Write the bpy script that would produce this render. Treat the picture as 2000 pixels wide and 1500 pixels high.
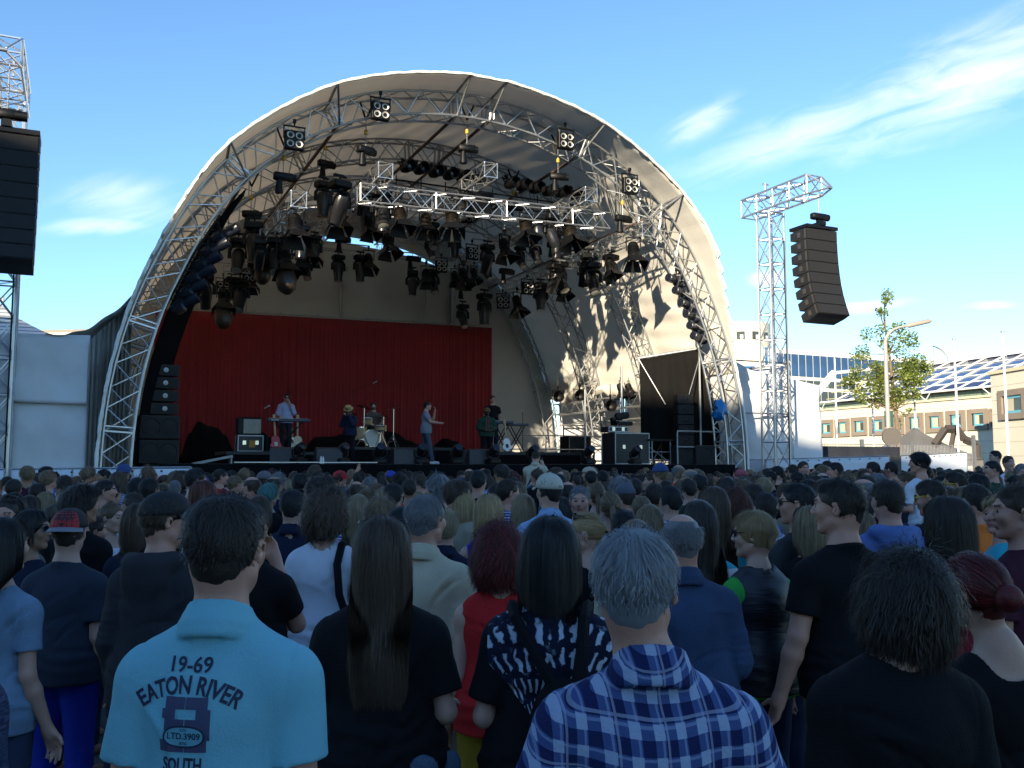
import bpy, bmesh, math, random
import numpy as np
from mathutils import Vector, Matrix, Euler
from mathutils.bvhtree import BVHTree
R = math.radians
random.seed(7); np.random.seed(7)
for o in list(bpy.data.objects): bpy.data.objects.remove(o)
scn = bpy.context.scene
col = scn.collection
# ------------------------------------------------------------------ camera
F_PX, HOR = 1804.0, 912.0            # focal length and horizon row of the 2000x1500 photograph
EYE = 1.85
PIT = math.atan((HOR - 750) / F_PX)
cam = bpy.data.objects.new('camera', bpy.data.cameras.new('camera')); col.objects.link(cam)
cam.data.sensor_width = 36; cam.data.lens = F_PX / 2000 * 36
cam.data.clip_start = .1; cam.data.clip_end = 4000
cam.location = (0, 0, EYE); cam.rotation_euler = (R(90) + PIT, 0, 0)
scn.camera = cam
cy = scn.cycles; cy.max_bounces = 5; cy.diffuse_bounces = 3; cy.glossy_bounces = 2; cy.transparent_max_bounces = 8; cy.use_adaptive_sampling = True; cy.adaptive_threshold = .03
cy.caustics_reflective = False; cy.caustics_refractive = False
# ------------------------------------------------------------------ the stage frame: u along its front, v backwards
TH = R(25); DD = 23.7
def W(u, v, z=0.0):
    return Vector((u * math.cos(TH) - (DD + v) * math.sin(TH), u * math.sin(TH) + (DD + v) * math.cos(TH), z))
def WD(du, dv, dz=0.0):
    return Vector((du * math.cos(TH) - dv * math.sin(TH), du * math.sin(TH) + dv * math.cos(TH), dz))
# ------------------------------------------------------------------ light
SUN_EL = R(16.5); SUN_PHI = R(43)      # elevation; angle from the stage's left towards its front
sd = WD(-math.cos(SUN_PHI) * math.cos(SUN_EL), -math.sin(SUN_PHI) * math.cos(SUN_EL), math.sin(SUN_EL))  # towards the sun
world = bpy.data.worlds.new('World'); scn.world = world; world.use_nodes = True
nt = world.node_tree; nd = nt.nodes; nl = nt.links; nd.clear()
wo = nd.new('ShaderNodeOutputWorld'); bg = nd.new('ShaderNodeBackground'); sky = nd.new('ShaderNodeTexSky')
sky.sky_type = 'NISHITA'; sky.sun_disc = False; sky.sun_elevation = SUN_EL
sky.sun_rotation = math.atan2(sd.x, sd.y); sky.air_density = 1.0; sky.dust_density = 0.0; sky.ozone_density = 3.2
bg.inputs['Strength'].default_value = .132
tc = nd.new('ShaderNodeTexCoord')
def vm(op, a=None, b=None):
    n = nd.new('ShaderNodeVectorMath'); n.operation = op
    for i, s in ((0, a), (1, b)):
        if s is None: continue
        if isinstance(s, (tuple, Vector)): n.inputs[i].default_value = tuple(s)
        else: nl.new(s, n.inputs[i])
    return n
def mt(op, a, b=None, c=None, clamp=False):
    n = nd.new('ShaderNodeMath'); n.operation = op; n.use_clamp = clamp
    for i, s in ((0, a), (1, b), (2, c)):
        if s is None: continue
        if isinstance(s, (int, float)): n.inputs[i].default_value = s
        else: nl.new(s, n.inputs[i])
    return n.outputs[0]
def ray(x, y):
    a = (x - 1000) / F_PX; b = (750 - y) / F_PX
    return Vector((a, math.cos(PIT) - b * math.sin(PIT), b * math.cos(PIT) + math.sin(PIT)))
def axes(x, y, ang):
    c = ray(x, y).normalized(); right = Vector((c.y, -c.x, 0)).normalized(); up = right.cross(c)
    ca, sa = math.cos(ang), math.sin(ang); return c, right * ca + up * sa, up * ca - right * sa
dirn = tc.outputs['Generated']
def dot(vv): return vm('DOT_PRODUCT', dirn, vv).outputs['Value']
_, w1, w2 = axes(1500, 250, R(15))
cmb = nd.new('ShaderNodeCombineXYZ'); nl.new(dot(w1 * 5), cmb.inputs[0]); nl.new(dot(w2 * 19), cmb.inputs[1])
nz = nd.new('ShaderNodeTexNoise'); nz.noise_dimensions = '2D'; nz.inputs['Scale'].default_value = 2.6; nz.inputs['Detail'].default_value = 5
nz.inputs['Roughness'].default_value = .55; nz.inputs['Distortion'].default_value = .5; nl.new(cmb.outputs[0], nz.inputs['Vector'])
nb = mt('MULTIPLY', mt('SUBTRACT', nz.outputs[0], .5), 1.5)
def cloud_patch(x, y, rx, ry, ang, dens):
    # thin cloud: an elliptic patch of directions, broken up by wind-stretched noise
    c, e1, e2 = axes(x, y, ang)
    d1 = mt('SUBTRACT', dot(e1 / rx), c.dot(e1 / rx)); d2 = dot(e2 / ry)
    rr = mt('SQRT', mt('ADD', mt('MULTIPLY', d1, d1), mt('MULTIPLY', d2, d2)))
    fall = mt('SUBTRACT', 1.0, rr, clamp=True)
    v = mt('MULTIPLY', mt('SUBTRACT', mt('ADD', fall, nb), .12), mt('MULTIPLY', fall, 1.6, clamp=True))
    return mt('MULTIPLY', v, dens, clamp=True)
acc = None
for args in [(245, 395, .085, .036, R(4), .38), (200, 440, .07, .014, R(8), .5),
             (1365, 238, .06, .024, R(24), .5), (1900, 150, .22, .06, R(17), .62), (1560, 265, .17, .035, R(14), .5),
             (1500, 545, .03, .014, R(0), 1.1), (1690, 598, .07, .010, R(4), .7), (1930, 597, .04, .007, R(-4), .6)]:
    m_ = cloud_patch(*args)
    acc = m_ if acc is None else mt('MAXIMUM', acc, m_)
acc = mt('MULTIPLY', acc, mt('GREATER_THAN', dot(Vector((0, 1, 0))), 0))
gain = nd.new('ShaderNodeMixRGB'); gain.blend_type = 'MULTIPLY'; gain.inputs[0].default_value = 1; nl.new(sky.outputs[0], gain.inputs[1]); gain.inputs[2].default_value = (.80, .93, 1.0, 1)
mix = nd.new('ShaderNodeMixRGB'); nl.new(acc, mix.inputs[0]); nl.new(gain.outputs[0], mix.inputs[1]); mix.inputs[2].default_value = (5.6, 5.6, 5.8, 1)
nl.new(mix.outputs[0], bg.inputs['Color']); nl.new(bg.outputs[0], wo.inputs[0])
sun = bpy.data.objects.new('sun', bpy.data.lights.new('sun', 'SUN')); col.objects.link(sun)
sun.data.energy = 5.0; sun.data.angle = R(.5); sun.data.color = (1.0, .86, .64)
sun.rotation_euler = sd.to_track_quat('Z', 'Y').to_euler(); sun.location = (-20, -20, 40)
vs = scn.view_settings; vs.view_transform = 'Standard'; vs.look = 'None'; vs.gamma = 1; vs.use_curve_mapping = False; vs.exposure = 1.12

# ------------------------------------------------------------------ pixel of the photograph -> point at a real depth
def unp_v(x, y, v):
    d = ray(x, y); n = WD(0, 1); P = d * ((DD + v) / d.dot(n)); return Vector((P.x, P.y, P.z + EYE))
def uz(x, y, v):
    P = unp_v(x, y, v); return P.x * math.cos(TH) + P.y * math.sin(TH), P.z
def unp_Y(x, y, Y):
    d = ray(x, y); P = d * (Y / d.y); return Vector((P.x, P.y, P.z + EYE))
# ------------------------------------------------------------------ properties
def tag(o, label=None, cat=None, group=None, kind=None):
    if label: o['label'] = label
    if cat: o['category'] = cat
    if group: o['group'] = group
    if kind: o['kind'] = kind
    return o
def empty(name, loc=(0, 0, 0), rz=0.0, label=None, cat=None, group=None):
    o = bpy.data.objects.new(name, None); col.objects.link(o); o.location = loc; o.rotation_euler = (0, 0, rz)
    o.empty_display_size = .2
    return tag(o, label, cat, group)
KIDS = {}
def setpar(o, p):
    o.parent = p; KIDS.setdefault(p.name, []).append(o)
def copy_tree(o, parent=None):
    c = o.copy(); col.objects.link(c)
    if parent is not None: setpar(c, parent)
    for ch in KIDS.get(o.name, []): copy_tree(ch, c)
    return c
# ------------------------------------------------------------------ materials
MATS = {}
def mat(key, c, rough=.7, metal=0.0, var=.0, vscale=8.0, bump=0.0, bscale=60.0, spec=.5, emis=None, coord='Object', trans=0.0, sheen=0.0, stretch=None):
    if key in MATS: return MATS[key]
    m = bpy.data.materials.new(key); m.use_nodes = True; t = m.node_tree; b = t.nodes['Principled BSDF']
    b.inputs['Base Color'].default_value = (*c, 1); b.inputs['Roughness'].default_value = rough; b.inputs['Metallic'].default_value = metal
    b.inputs['Specular IOR Level'].default_value = spec
    if sheen: b.inputs['Sheen Weight'].default_value = sheen
    if emis: b.inputs['Emission Color'].default_value = (*emis[0], 1); b.inputs['Emission Strength'].default_value = emis[1]
    if var or bump:
        co = t.nodes.new('ShaderNodeTexCoord'); src = co.outputs[coord]
        if stretch:
            mp = t.nodes.new('ShaderNodeMapping'); mp.inputs['Scale'].default_value = stretch; t.links.new(src, mp.inputs['Vector']); src = mp.outputs[0]
    if var:
        n = t.nodes.new('ShaderNodeTexNoise'); n.inputs['Scale'].default_value = vscale; n.inputs['Detail'].default_value = 6
        t.links.new(src, n.inputs['Vector'])
        mr = t.nodes.new('ShaderNodeMapRange'); mr.inputs['From Min'].default_value = .25; mr.inputs['From Max'].default_value = .75
        mr.inputs['To Min'].default_value = 1 - var; mr.inputs['To Max'].default_value = 1 + var
        t.links.new(n.outputs[0], mr.inputs['Value'])
        x = t.nodes.new('ShaderNodeVectorMath'); x.operation = 'SCALE'; x.inputs[0].default_value = c
        t.links.new(mr.outputs[0], x.inputs['Scale']); t.links.new(x.outputs[0], b.inputs['Base Color'])
    if bump:
        n2 = t.nodes.new('ShaderNodeTexNoise'); n2.inputs['Scale'].default_value = bscale; n2.inputs['Detail'].default_value = 4
        t.links.new(src, n2.inputs['Vector'])
        bp = t.nodes.new('ShaderNodeBump'); bp.inputs['Strength'].default_value = bump; bp.inputs['Distance'].default_value = .02
        t.links.new(n2.outputs[0], bp.inputs['Height']); t.links.new(bp.outputs[0], b.inputs['Normal'])
    MATS[key] = m; return m
M = {}
M['alu'] = mat('aluminium', (.55, .56, .57), .38, .85, var=.12, vscale=3)
M['steel'] = mat('galvanised_steel', (.36, .37, .38), .5, .7, var=.15, vscale=2.5)
M['black'] = mat('black_metal', (.003, .003, .004), .5, 0, spec=.3, var=.2, vscale=9)
M['grille'] = mat('speaker_grille', (.009, .008, .008), .75, 0, var=.35, vscale=14, bump=.4, bscale=120)
M['drape'] = mat('black_drape', (.004, .004, .005), .95, 0, spec=.1, var=.2, vscale=3)
M['pvc'] = mat('white_membrane', (.88, .85, .78), .62, 0, var=.07, vscale=.6, bump=.5, bscale=1.6)
M_PVC = M['pvc']
def add_translucent(m, c, f):
    t = m.node_tree; b = t.nodes['Principled BSDF']; tr = t.nodes.new('ShaderNodeBsdfTranslucent'); tr.inputs['Color'].default_value = (*c, 1); mx = t.nodes.new('ShaderNodeMixShader'); mx.inputs[0].default_value = f
    t.links.new(b.outputs[0], mx.inputs[1]); t.links.new(tr.outputs[0], mx.inputs[2]); t.links.new(mx.outputs[0], t.nodes['Material Output'].inputs['Surface'])
add_translucent(M['pvc'], (.76, .71, .64), .34)
M['tarp'] = mat('white_tarpaulin', (.66, .67, .68), .5, 0, var=.13, vscale=.9, bump=.9, bscale=2.2)
M['lens'] = mat('lamp_glass', (.55, .54, .48), .3, .3)
M['glassdark'] = mat('dark_glass', (.01, .012, .02), .05, 0)
M['yellow'] = mat('yellow_paint', (.62, .34, .02), .5)
M['wood'] = mat('pale_wood', (.42, .27, .12), .5, var=.2, vscale=5)
# ------------------------------------------------------------------ mesh builder
class MB:
    def __init__(s): s.v = []; s.f = []; s.m = []; s.sm = []
    def add(s, vs_, fs, mi=0, smooth=False):
        b = len(s.v); s.v += [tuple(v) for v in vs_]
        for f in fs: s.f.append([b + i for i in f]); s.m.append(mi); s.sm.append(smooth)
        return s
    def box(s, c, size, mi=0, rot=None, taper=1.0):
        hx, hy, hz = size[0] / 2, size[1] / 2, size[2] / 2; vs_ = []
        for z in (-1, 1):
            k = taper if z > 0 else 1.0
            for x, y in ((-1, -1), (1, -1), (1, 1), (-1, 1)):
                p = Vector((x * hx * k, y * hy * k, z * hz))
                if rot is not None: p = rot @ p
                vs_.append(p + Vector(c))
        return s.add(vs_, [(0, 3, 2, 1), (4, 5, 6, 7), (0, 1, 5, 4), (1, 2, 6, 5), (2, 3, 7, 6), (3, 0, 4, 7)], mi)
    def bbox(s, c, size, r=.01, mi=0, rot=None):
        # box with chamfered vertical and horizontal edges
        hx, hy, hz = size[0] / 2, size[1] / 2, size[2] / 2; rings = []
        for z, k in ((-hz, r), (-hz + r, 0), (hz - r, 0), (hz, r)):
            x, y = hx - k, hy - k
            rings.append([(-x + r, -y, z), (x - r, -y, z), (x, -y + r, z), (x, y - r, z), (x - r, y, z), (-x + r, y, z), (-x, y - r, z), (-x, -y + r, z)])
        vs_ = [(rot @ Vector(p) if rot is not None else Vector(p)) + Vector(c) for ring in rings for p in ring]
        fs = [tuple(range(7, -1, -1)), tuple(range(24, 32))]
        for k in range(3):
            for i in range(8): j = (i + 1) % 8; fs.append((k * 8 + i, k * 8 + j, k * 8 + 8 + j, k * 8 + 8 + i))
        return s.add(vs_, fs, mi)
    def tube(s, a, b, r, n=6, mi=0, r2=None, cap=True):
        a = Vector(a); b = Vector(b); d = b - a
        if d.length < 1e-6: return s
        q = d.to_track_quat('Z', 'Y'); r2 = r if r2 is None else r2; vs_ = []
        for p, rr in ((a, r), (b, r2)):
            for i in range(n):
                t = 2 * math.pi * i / n; vs_.append(p + q @ Vector((math.cos(t) * rr, math.sin(t) * rr, 0)))
        fs = [(i, (i + 1) % n, n + (i + 1) % n, n + i) for i in range(n)]
        if cap: fs += [tuple(range(n - 1, -1, -1)), tuple(range(n, 2 * n))]
        return s.add(vs_, fs, mi, n > 6)
    def path(s, pts, r, n=6, mi=0, rs=None):
        pts = [Vector(p) for p in pts]; k = len(pts); vs_ = []; prev = None
        for i, p in enumerate(pts):
            d = (pts[min(i + 1, k - 1)] - pts[max(i - 1, 0)]).normalized()
            if prev is None: x = d.orthogonal().normalized()
            else: x = (prev - d * prev.dot(d)).normalized()
            prev = x; y = d.cross(x); rr = rs[i] if rs else r
            for j in range(n): t = 2 * math.pi * j / n; vs_.append(p + (x * math.cos(t) + y * math.sin(t)) * rr)
        fs = [(i * n + j, i * n + (j + 1) % n, (i + 1) * n + (j + 1) % n, (i + 1) * n + j) for i in range(k - 1) for j in range(n)]
        fs += [tuple(range(n - 1, -1, -1)), tuple(range((k - 1) * n, k * n))]
        return s.add(vs_, fs, mi, True)
    def lathe(s, prof, n=16, mi=0, mtx=None, cap=True):
        vs_ = []
        for r, z in prof:
            for i in range(n):
                t = 2 * math.pi * i / n; p = Vector((r * math.cos(t), r * math.sin(t), z)); vs_.append(mtx @ p if mtx is not None else p)
        k = len(prof); fs = [(j * n + i, j * n + (i + 1) % n, (j + 1) * n + (i + 1) % n, (j + 1) * n + i) for j in range(k - 1) for i in range(n)]
        s.add(vs_, fs, mi, True)
        if cap:
            b = len(s.v) - k * n
            for ring, rev in ((0, True), (k - 1, False)):
                if prof[ring][0] > 1e-4:
                    f = [b + ring * n + i for i in range(n)]; s.f.append(f[::-1] if rev else f); s.m.append(mi); s.sm.append(False)
        return s
    def prism(s, pts, z0, z1, mi=0, mtx=None):
        n = len(pts); vs_ = [Vector((x, y, z0)) for x, y in pts] + [Vector((x, y, z1)) for x, y in pts]
        if mtx is not None: vs_ = [mtx @ v for v in vs_]
        return s.add(vs_, [tuple(range(n - 1, -1, -1)), tuple(range(n, 2 * n))] + [(i, (i + 1) % n, n + (i + 1) % n, n + i) for i in range(n)], mi)
    def grid(s, pts, mi=0, smooth=True, close=False):
        r = len(pts); c = len(pts[0]); vs_ = [p for row in pts for p in row]; cc = c if close else c - 1
        return s.add(vs_, [(i * c + j, i * c + (j + 1) % c, (i + 1) * c + (j + 1) % c, (i + 1) * c + j) for i in range(r - 1) for j in range(cc)], mi, smooth)
    def build(s, name, mats, parent=None, loc=None, rz=None, mtx=None):
        me = bpy.data.meshes.new(name); me.from_pydata(s.v, [], s.f)
        if not isinstance(mats, (list, tuple)): mats = [mats]
        for m in mats: me.materials.append(m)
        me.polygons.foreach_set('material_index', s.m); me.polygons.foreach_set('use_smooth', s.sm); me.update()
        if any(s.sm): me.set_sharp_from_angle(angle=R(48))
        o = bpy.data.objects.new(name, me); col.objects.link(o)
        if parent is not None: setpar(o, parent)
        if loc is not None: o.location = loc
        if rz is not None: o.rotation_euler = (0, 0, rz)
        return o
def sheet_thick(o, t):
    m = o.modifiers.new('solid', 'SOLIDIFY'); m.thickness = t; m.offset = 0; return o
def ladder(mb, pa, pb, r=.012, step=None, mi=0, n=5, cross=False, rungs=False):
    # zig-zag lacing between two chords given as point lists of equal length
    for i in range(len(pa) - 1):
        if cross: mb.tube(pa[i], pb[i + 1], r, n, mi); mb.tube(pb[i], pa[i + 1], r, n, mi)
        elif i % 2 == 0: mb.tube(pa[i], pb[i + 1], r, n, mi)
        else: mb.tube(pb[i], pa[i + 1], r, n, mi)
    if rungs:
        for i in range(len(pa)): mb.tube(pa[i], pb[i], r, n, mi)
def box_truss(mb, a, b, w, h, bay=.5, rc=.024, rb=.012, side=None, mi=0, cross=False, frames=True):
    a = Vector(a); b = Vector(b); d = (b - a); L = d.length; d.normalize()
    up = Vector((0, 0, 1)) if abs(d.z) < .9 else Vector((math.cos(TH), math.sin(TH), 0))
    sx = d.cross(up).normalized() if side is None else Vector(side).normalized(); up = sx.cross(d).normalized()
    n = max(2, round(L / bay)); ch = []
    for cx, cz in ((-1, -1), (1, -1), (1, 1), (-1, 1)):
        o = sx * (cx * w / 2) + up * (cz * h / 2); ch.append([a + o + d * (L * i / n) for i in range(n + 1)])
        mb.tube(ch[-1][0], ch[-1][-1], rc, 6, mi)
    for k in range(4): ladder(mb, ch[k], ch[(k + 1) % 4], rb, mi=mi, cross=cross)
    for i in ((0, n) if frames is True else range(0, n + 1, frames)) if frames else ():
        for k in range(4): mb.tube(ch[k][i], ch[(k + 1) % 4][i], rb * 1.2, 5, mi)
        mb.tube(ch[0][i], ch[2][i], rb, 5, mi)
    return ch
# ------------------------------------------------------------------ the setting
ground = MB(); gp = []
for i in range(41):
    gp.append([Vector(((j / 40 - .5) * 3000, -1500 + 3000 * i / 40, 0)) for j in range(41)])
ground.grid(gp, smooth=False)
tag(ground.build('ground', mat('asphalt', (.05, .05, .052), .9, 0, var=.25, vscale=1.5, bump=.4, bscale=80)), kind='structure')
# the tall office block behind the audience whose shade lies over the square
def slab_building(name, label, c, size, rz, colr, win, floors, bays):
    e = empty(name, c, rz, label, 'building'); b = MB(); b.box((0, 0, size[2] / 2), size); b.build('wall', colr, e)
    sx, sy, sz = size; w = MB(); w.box((0, 0, 0), (sx / bays * .62, .12, sz / floors * .5)); first = None
    for k in range(floors):
        for i in range(bays):
            if first is None: o = first = w.build('window', win, e)
            else: o = first.copy(); col.objects.link(o); setpar(o, e)
            o.location = (-sx / 2 + sx * (i + .5) / bays, -sy / 2, sz * (k + .55) / floors)
    r = MB(); r.box((0, 0, sz + .3), (sx + .6, sy + .6, .6)); r.build('roof', colr, e)
    return e
M['concrete'] = mat('concrete', (.36, .34, .31), .85, 0, var=.1, vscale=.4)
M['bluewin'] = mat('blue_window_glass', (.03, .09, .19), .12, 0, var=.5, vscale=.5)
# ------------------------------------------------------------------ shade-casting block behind the camera
A_ = Vector((0, 0, 8.1)); Bq = Vector((19.2, 0, 4.0))          # where its shadow edge meets the stage front (u, v, z)
s_uv = Vector((-math.cos(SUN_PHI) * math.cos(SUN_EL), -math.sin(SUN_PHI) * math.cos(SUN_EL), math.sin(SUN_EL)))
rl = 70.0
PA = A_ + s_uv * rl; PB = Bq + s_uv * (rl + (A_.z - Bq.z) / s_uv.z)
wA = W(PA.x, PA.y, 0); wB = W(PB.x, PB.y, 0); wd = (wB - wA).normalized(); ext0, ext1 = 40, 34
p0 = wA - wd * ext0; p1 = wB + wd * ext1; cen = (p0 + p1) / 2; nrm = Vector((wd.y, -wd.x, 0))
if nrm.dot(sd) < 0: nrm = -nrm
slab_building('office_block', 'tall concrete office block behind the audience that shades the square', cen + nrm * 6, ((p1 - p0).length, 12, PA.z - .6), math.atan2(wd.y, wd.x), M['concrete'], M['bluewin'], 6, 16)
# ------------------------------------------------------------------ vaulted stage roof
UC = 9.85
prof_o = [(9.42, 0), (9.42, 1.8), (9.38, 2.85), (9.3, 3.6), (9.18, 4.35), (9.02, 5.07), (8.84, 5.7), (8.62, 6.35), (8.3, 7.05), (7.95, 7.85), (7.5, 8.7), (6.95, 9.45), (6.4, 10.05), (5.5, 10.8), (4.7, 11.3), (3.9, 11.7), (2.9, 12.08), (1.8, 12.32), (.7, 12.45), (0, 12.48)]
def dense(pr, n=48):
    pr = [Vector((-x, z)) for x, z in pr] + [Vector((x, z)) for x, z in pr[::-1][1:]]
    L = [0]
    for a, b in zip(pr, pr[1:]): L.append(L[-1] + (b - a).length)
    out = []
    for i in range(n + 1):
        t = L[-1] * i / n; k = max(j for j in range(len(L)) if L[j] <= t + 1e-9); k = min(k, len(pr) - 2)
        w = (t - L[k]) / (L[k + 1] - L[k]); out.append(pr[k].lerp(pr[k + 1], w))
    for _ in range(2): out = [out[0]] + [(out[i - 1] + out[i] * 2 + out[i + 1]) / 4 for i in range(1, n)] + [out[-1]]
    return out
NP = 66
PO = dense(prof_o, NP)
def normal2(i, P=PO):
    a = P[max(i - 1, 0)]; b = P[min(i + 1, len(P) - 1)]; t = (b - a).normalized(); return Vector((-t.y, t.x))    # outward
NO = [normal2(i) for i in range(NP + 1)]
def prof(i, off): p = PO[i] + NO[i] * off; return UC + p.x, max(p.y, 0)
roof = empty('stage_roof', W(UC, 6.3, 0), TH, 'huge white vaulted stage roof of arched lattice trusses under a pale membrane', 'stage roof')
def loc(o):   # world-built mesh given to a parent that has a location and a turn
    o.matrix_parent_inverse = (Matrix.Translation(o.parent.location) @ Euler(o.parent.rotation_euler).to_matrix().to_4x4()).inverted(); return o
BR = [7, 11, 16, 21, 25, 27, 31, 36, 41, 45]     # bracket stations, refined below
def station(u, z):
    return min(range(NP + 1), key=lambda i: (UC + PO[i].x - u) ** 2 + (PO[i].y - z) ** 2)
BR = [station(*q) for q in ((3.3, 9.6), (5.9, 11.35), (9.1, 12.45), (10.6, 12.45), (13.5, 11.55), (16.1, 9.8))]
for ai, v0 in enumerate((0.0, 4.2, 8.4, 12.6)):
    m = MB(); dep = .62 if ai == 0 else .45; r1 = .035 if ai == 0 else .03
    ch = []
    for off, dv in ((0, 0), (-.66, 0), (-.66, dep), (0, dep)):
        pts = [W(prof(i, off)[0], v0 + dv, prof(i, off)[1]) for i in range(NP + 1)]
        ch.append(pts); m.path(pts, r1, 6)
    for a, b in ((0, 1), (1, 2), (2, 3), (3, 0)): ladder(m, ch[a], ch[b], .019, n=5)
    for i in BR + [2, 5, 10, NP - 10, NP - 5, NP - 2]:
        for a, b in ((0, 1), (1, 2), (2, 3), (3, 0)): m.tube(ch[a][i], ch[b][i], .03, 5)
        for a, b in ((0, 1), (2, 3)): m.tube(ch[a][i] + (ch[a][i+1]-ch[a][i]).normalized() * .12, ch[b][i] + (ch[b][i+1]-ch[b][i]).normalized() * .12, .024, 5)
    loc(m.build('arch_truss', M['alu'] if ai == 0 else M['steel'], roof))
# purlins and front brackets
for i in BR:
    m = MB(); m.tube(W(prof(i, -.62)[0], .3, prof(i, -.62)[1]), W(prof(i, -.62)[0], 12.7, prof(i, -.62)[1]), .05, 7)
    loc(m.build('purlin', mat('brown_steel', (.10, .06, .045), .6), roof))
    m = MB(); tip = W(prof(i, .12)[0], -1.1, prof(i, .12)[1])
    for off, dv in ((0, 0), (-.66, 0), (0, .3)): m.tube(tip, W(prof(i, off)[0], dv, prof(i, off)[1]), .032, 6)
    loc(m.build('bracket', M['steel'], roof))
# membrane: sags between arches, scalloped along its front rim, ruffled where it is laced
def over(s):
    # how far the membrane stands out in front of the first arch: nothing at the feet, 1.1 m over the crown
    z = PO[min(int(s), NP)].y; return .06 + 1.04 * min(1, max(0, (z - 5.3) / 3.6)) ** 1.3
def memb_pt(s, v):
    i = min(int(s), NP - 1); w = s - i
    p = PO[i].lerp(PO[i + 1], w); n = NO[i].lerp(NO[i + 1], w)
    off = .11
    if v > 0:
        t = (v % 4.2) / 4.2; off -= .16 * math.sin(math.pi * t)
        off += .028 * math.sin(s * 2.1 + v * .9) * math.sin(v * 1.7 + .3 * s) + .016 * math.sin(s * 5.3 + 1.3 * v)
    else:
        t = -v / 1.1
        j = [b for b in [0] + BR + [NP]]; lo = max(b for b in j if b <= s); hi = min([b for b in j if b > s] or [NP + 1])
        k = math.sin(math.pi * (s - lo) / (hi - lo)); off -= t * .03 * k
        off += .006 * t * math.sin(s * 5.0) + .003 * t * math.sin(s * 13)
    return UC + p.x + n.x * off, max(p.y + n.y * off, .02)
S0L, S0R = 0, NP
vlist = [-1.1 + 1.1 * k / 4 for k in range(5)] + [13.0 * k / 37 for k in range(1, 38)]
def sheet(s0, s1, vl, step=.2):
    n = int((s1 - s0) / step); g = []
    for k in range(n + 1):
        s = s0 + (s1 - s0) * k / n; row = []
        for v in vl: a = memb_pt(s, v); row.append(W(a[0], v * over(s) / 1.1 if v < 0 else v, a[1]))
        g.append(row)
    return g
sLo = station(.95, 5.2); sHi = station(18.9, 4.9)
m = MB(); m.grid(sheet(0, sHi, vlist)); m.grid(sheet(sHi, NP, [v for v in vlist if v <= 4.2]))
o = loc(m.build('membrane', M['pvc'], roof)); sheet_thick(o, .015)
# rolled rim along the front edge of the membrane
m = MB(); rim = []
k = 0; rs = []
while k <= 400:
    s = NP * k / 400; a = memb_pt(s, -1.1); rim.append(W(a[0], -over(s), a[1])); rs.append(.042 + .004 * math.sin(k * 1.7) + .005 * math.sin(k * .61)); k += 1
m.path(rim, .06, 7, rs=rs); loc(m.build('membrane_rim', mat('rim_fabric', (.8, .78, .72), .6, bump=.6, bscale=9), roof))
# back wall with the crescent gap under the arch
def back_panel(v, top, name, matr, bot=0.0):
    g = []
    xs = [UC - 9.4 + 18.8 * i / 90 for i in range(91)]
    def hprof(x, off=.06):
        d = abs(x - UC)
        for a, b in zip(prof_o, prof_o[1:]):
            if b[0] <= d <= a[0]: w = (d - b[0]) / (a[0] - b[0] + 1e-9); return b[1] + (a[1] - b[1]) * w + off
        return 1.5
    for x in xs:
        h = min(hprof(x), top(x)); row = []
        for k in range(25):
            z = bot + (h - bot) * k / 24
            row.append(W(x, v + .05 * math.sin(x * 1.3 + z * .35) + .035 * math.sin(x * 3.1 - z * 1.1) * (z / 12), z))
        g.append(row)
    return g, hprof
m = MB(); g, hprof = back_panel(12.95, lambda x: 10.98 - .03 * max(0, x - 9) ** 2 * .9, 'back', None); m.grid(g)
o = loc(m.build('back_wall', mat('back_fabric', (.44, .43, .40), .75, var=.06, vscale=.5, bump=.6, bscale=1.2), roof)); sheet_thick(o, .012)
m = MB(); g = []
for i in range(4, NP - 3):
    r = []
    for k in range(5):
        a = prof(i, .16 - 1.3 * k / 4); r.append(W(a[0], 13.1 + .02 * k, a[1]))
    g.append(r)
m.grid(g); o = loc(m.build('valance', MATS['back_fabric'], roof)); sheet_thick(o, .012)
for u0 in (3.9, 5.6, 9.35, 13.0, 14.2):
    m = MB(); m.tube(W(u0, 12.75, 1.9), W(u0, 12.75, 10.6), .05 if u0 != 14.2 else .11, 6); loc(m.build('wall_post', M['steel'], roof))
# ------------------------------------------------------------------ stage deck and curtain
stg = empty('stage', W(UC, 5, 0), TH, 'black covered stage platform under the vaulted roof', 'stage')
m = MB(); c = [(1.7, -.35), (18.55, -.35), (18.55, 12.8), (1.7, 12.8)]
m.prism([tuple(W(*q).xy) for q in c], 1.8, 1.93); loc(m.build('deck', mat('stage_floor', (.012, .012, .013), .55, var=.3, vscale=2), stg))
m = MB(); g = []
for k in range(301):
    u = 1.7 + 16.85 * k / 300; g.append([W(u, -.40 - (.035 * math.sin(k * .9 + 2 * math.sin(k * .05)) + .02 * math.sin(k * 2.3)) * (1.3 - z * .5), z) for z in (0, .6, 1.2, 1.92)])
m.grid(g); o = loc(m.build('skirt', M['drape'], stg)); sheet_thick(o, .01)
m = MB(); m.box(W(5.2, -.42, 1.965), (3.6, .03, .02), 0, Matrix.Rotation(TH, 3, 'Z')); loc(m.build('edge_strip', M['alu'], stg))
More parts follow.
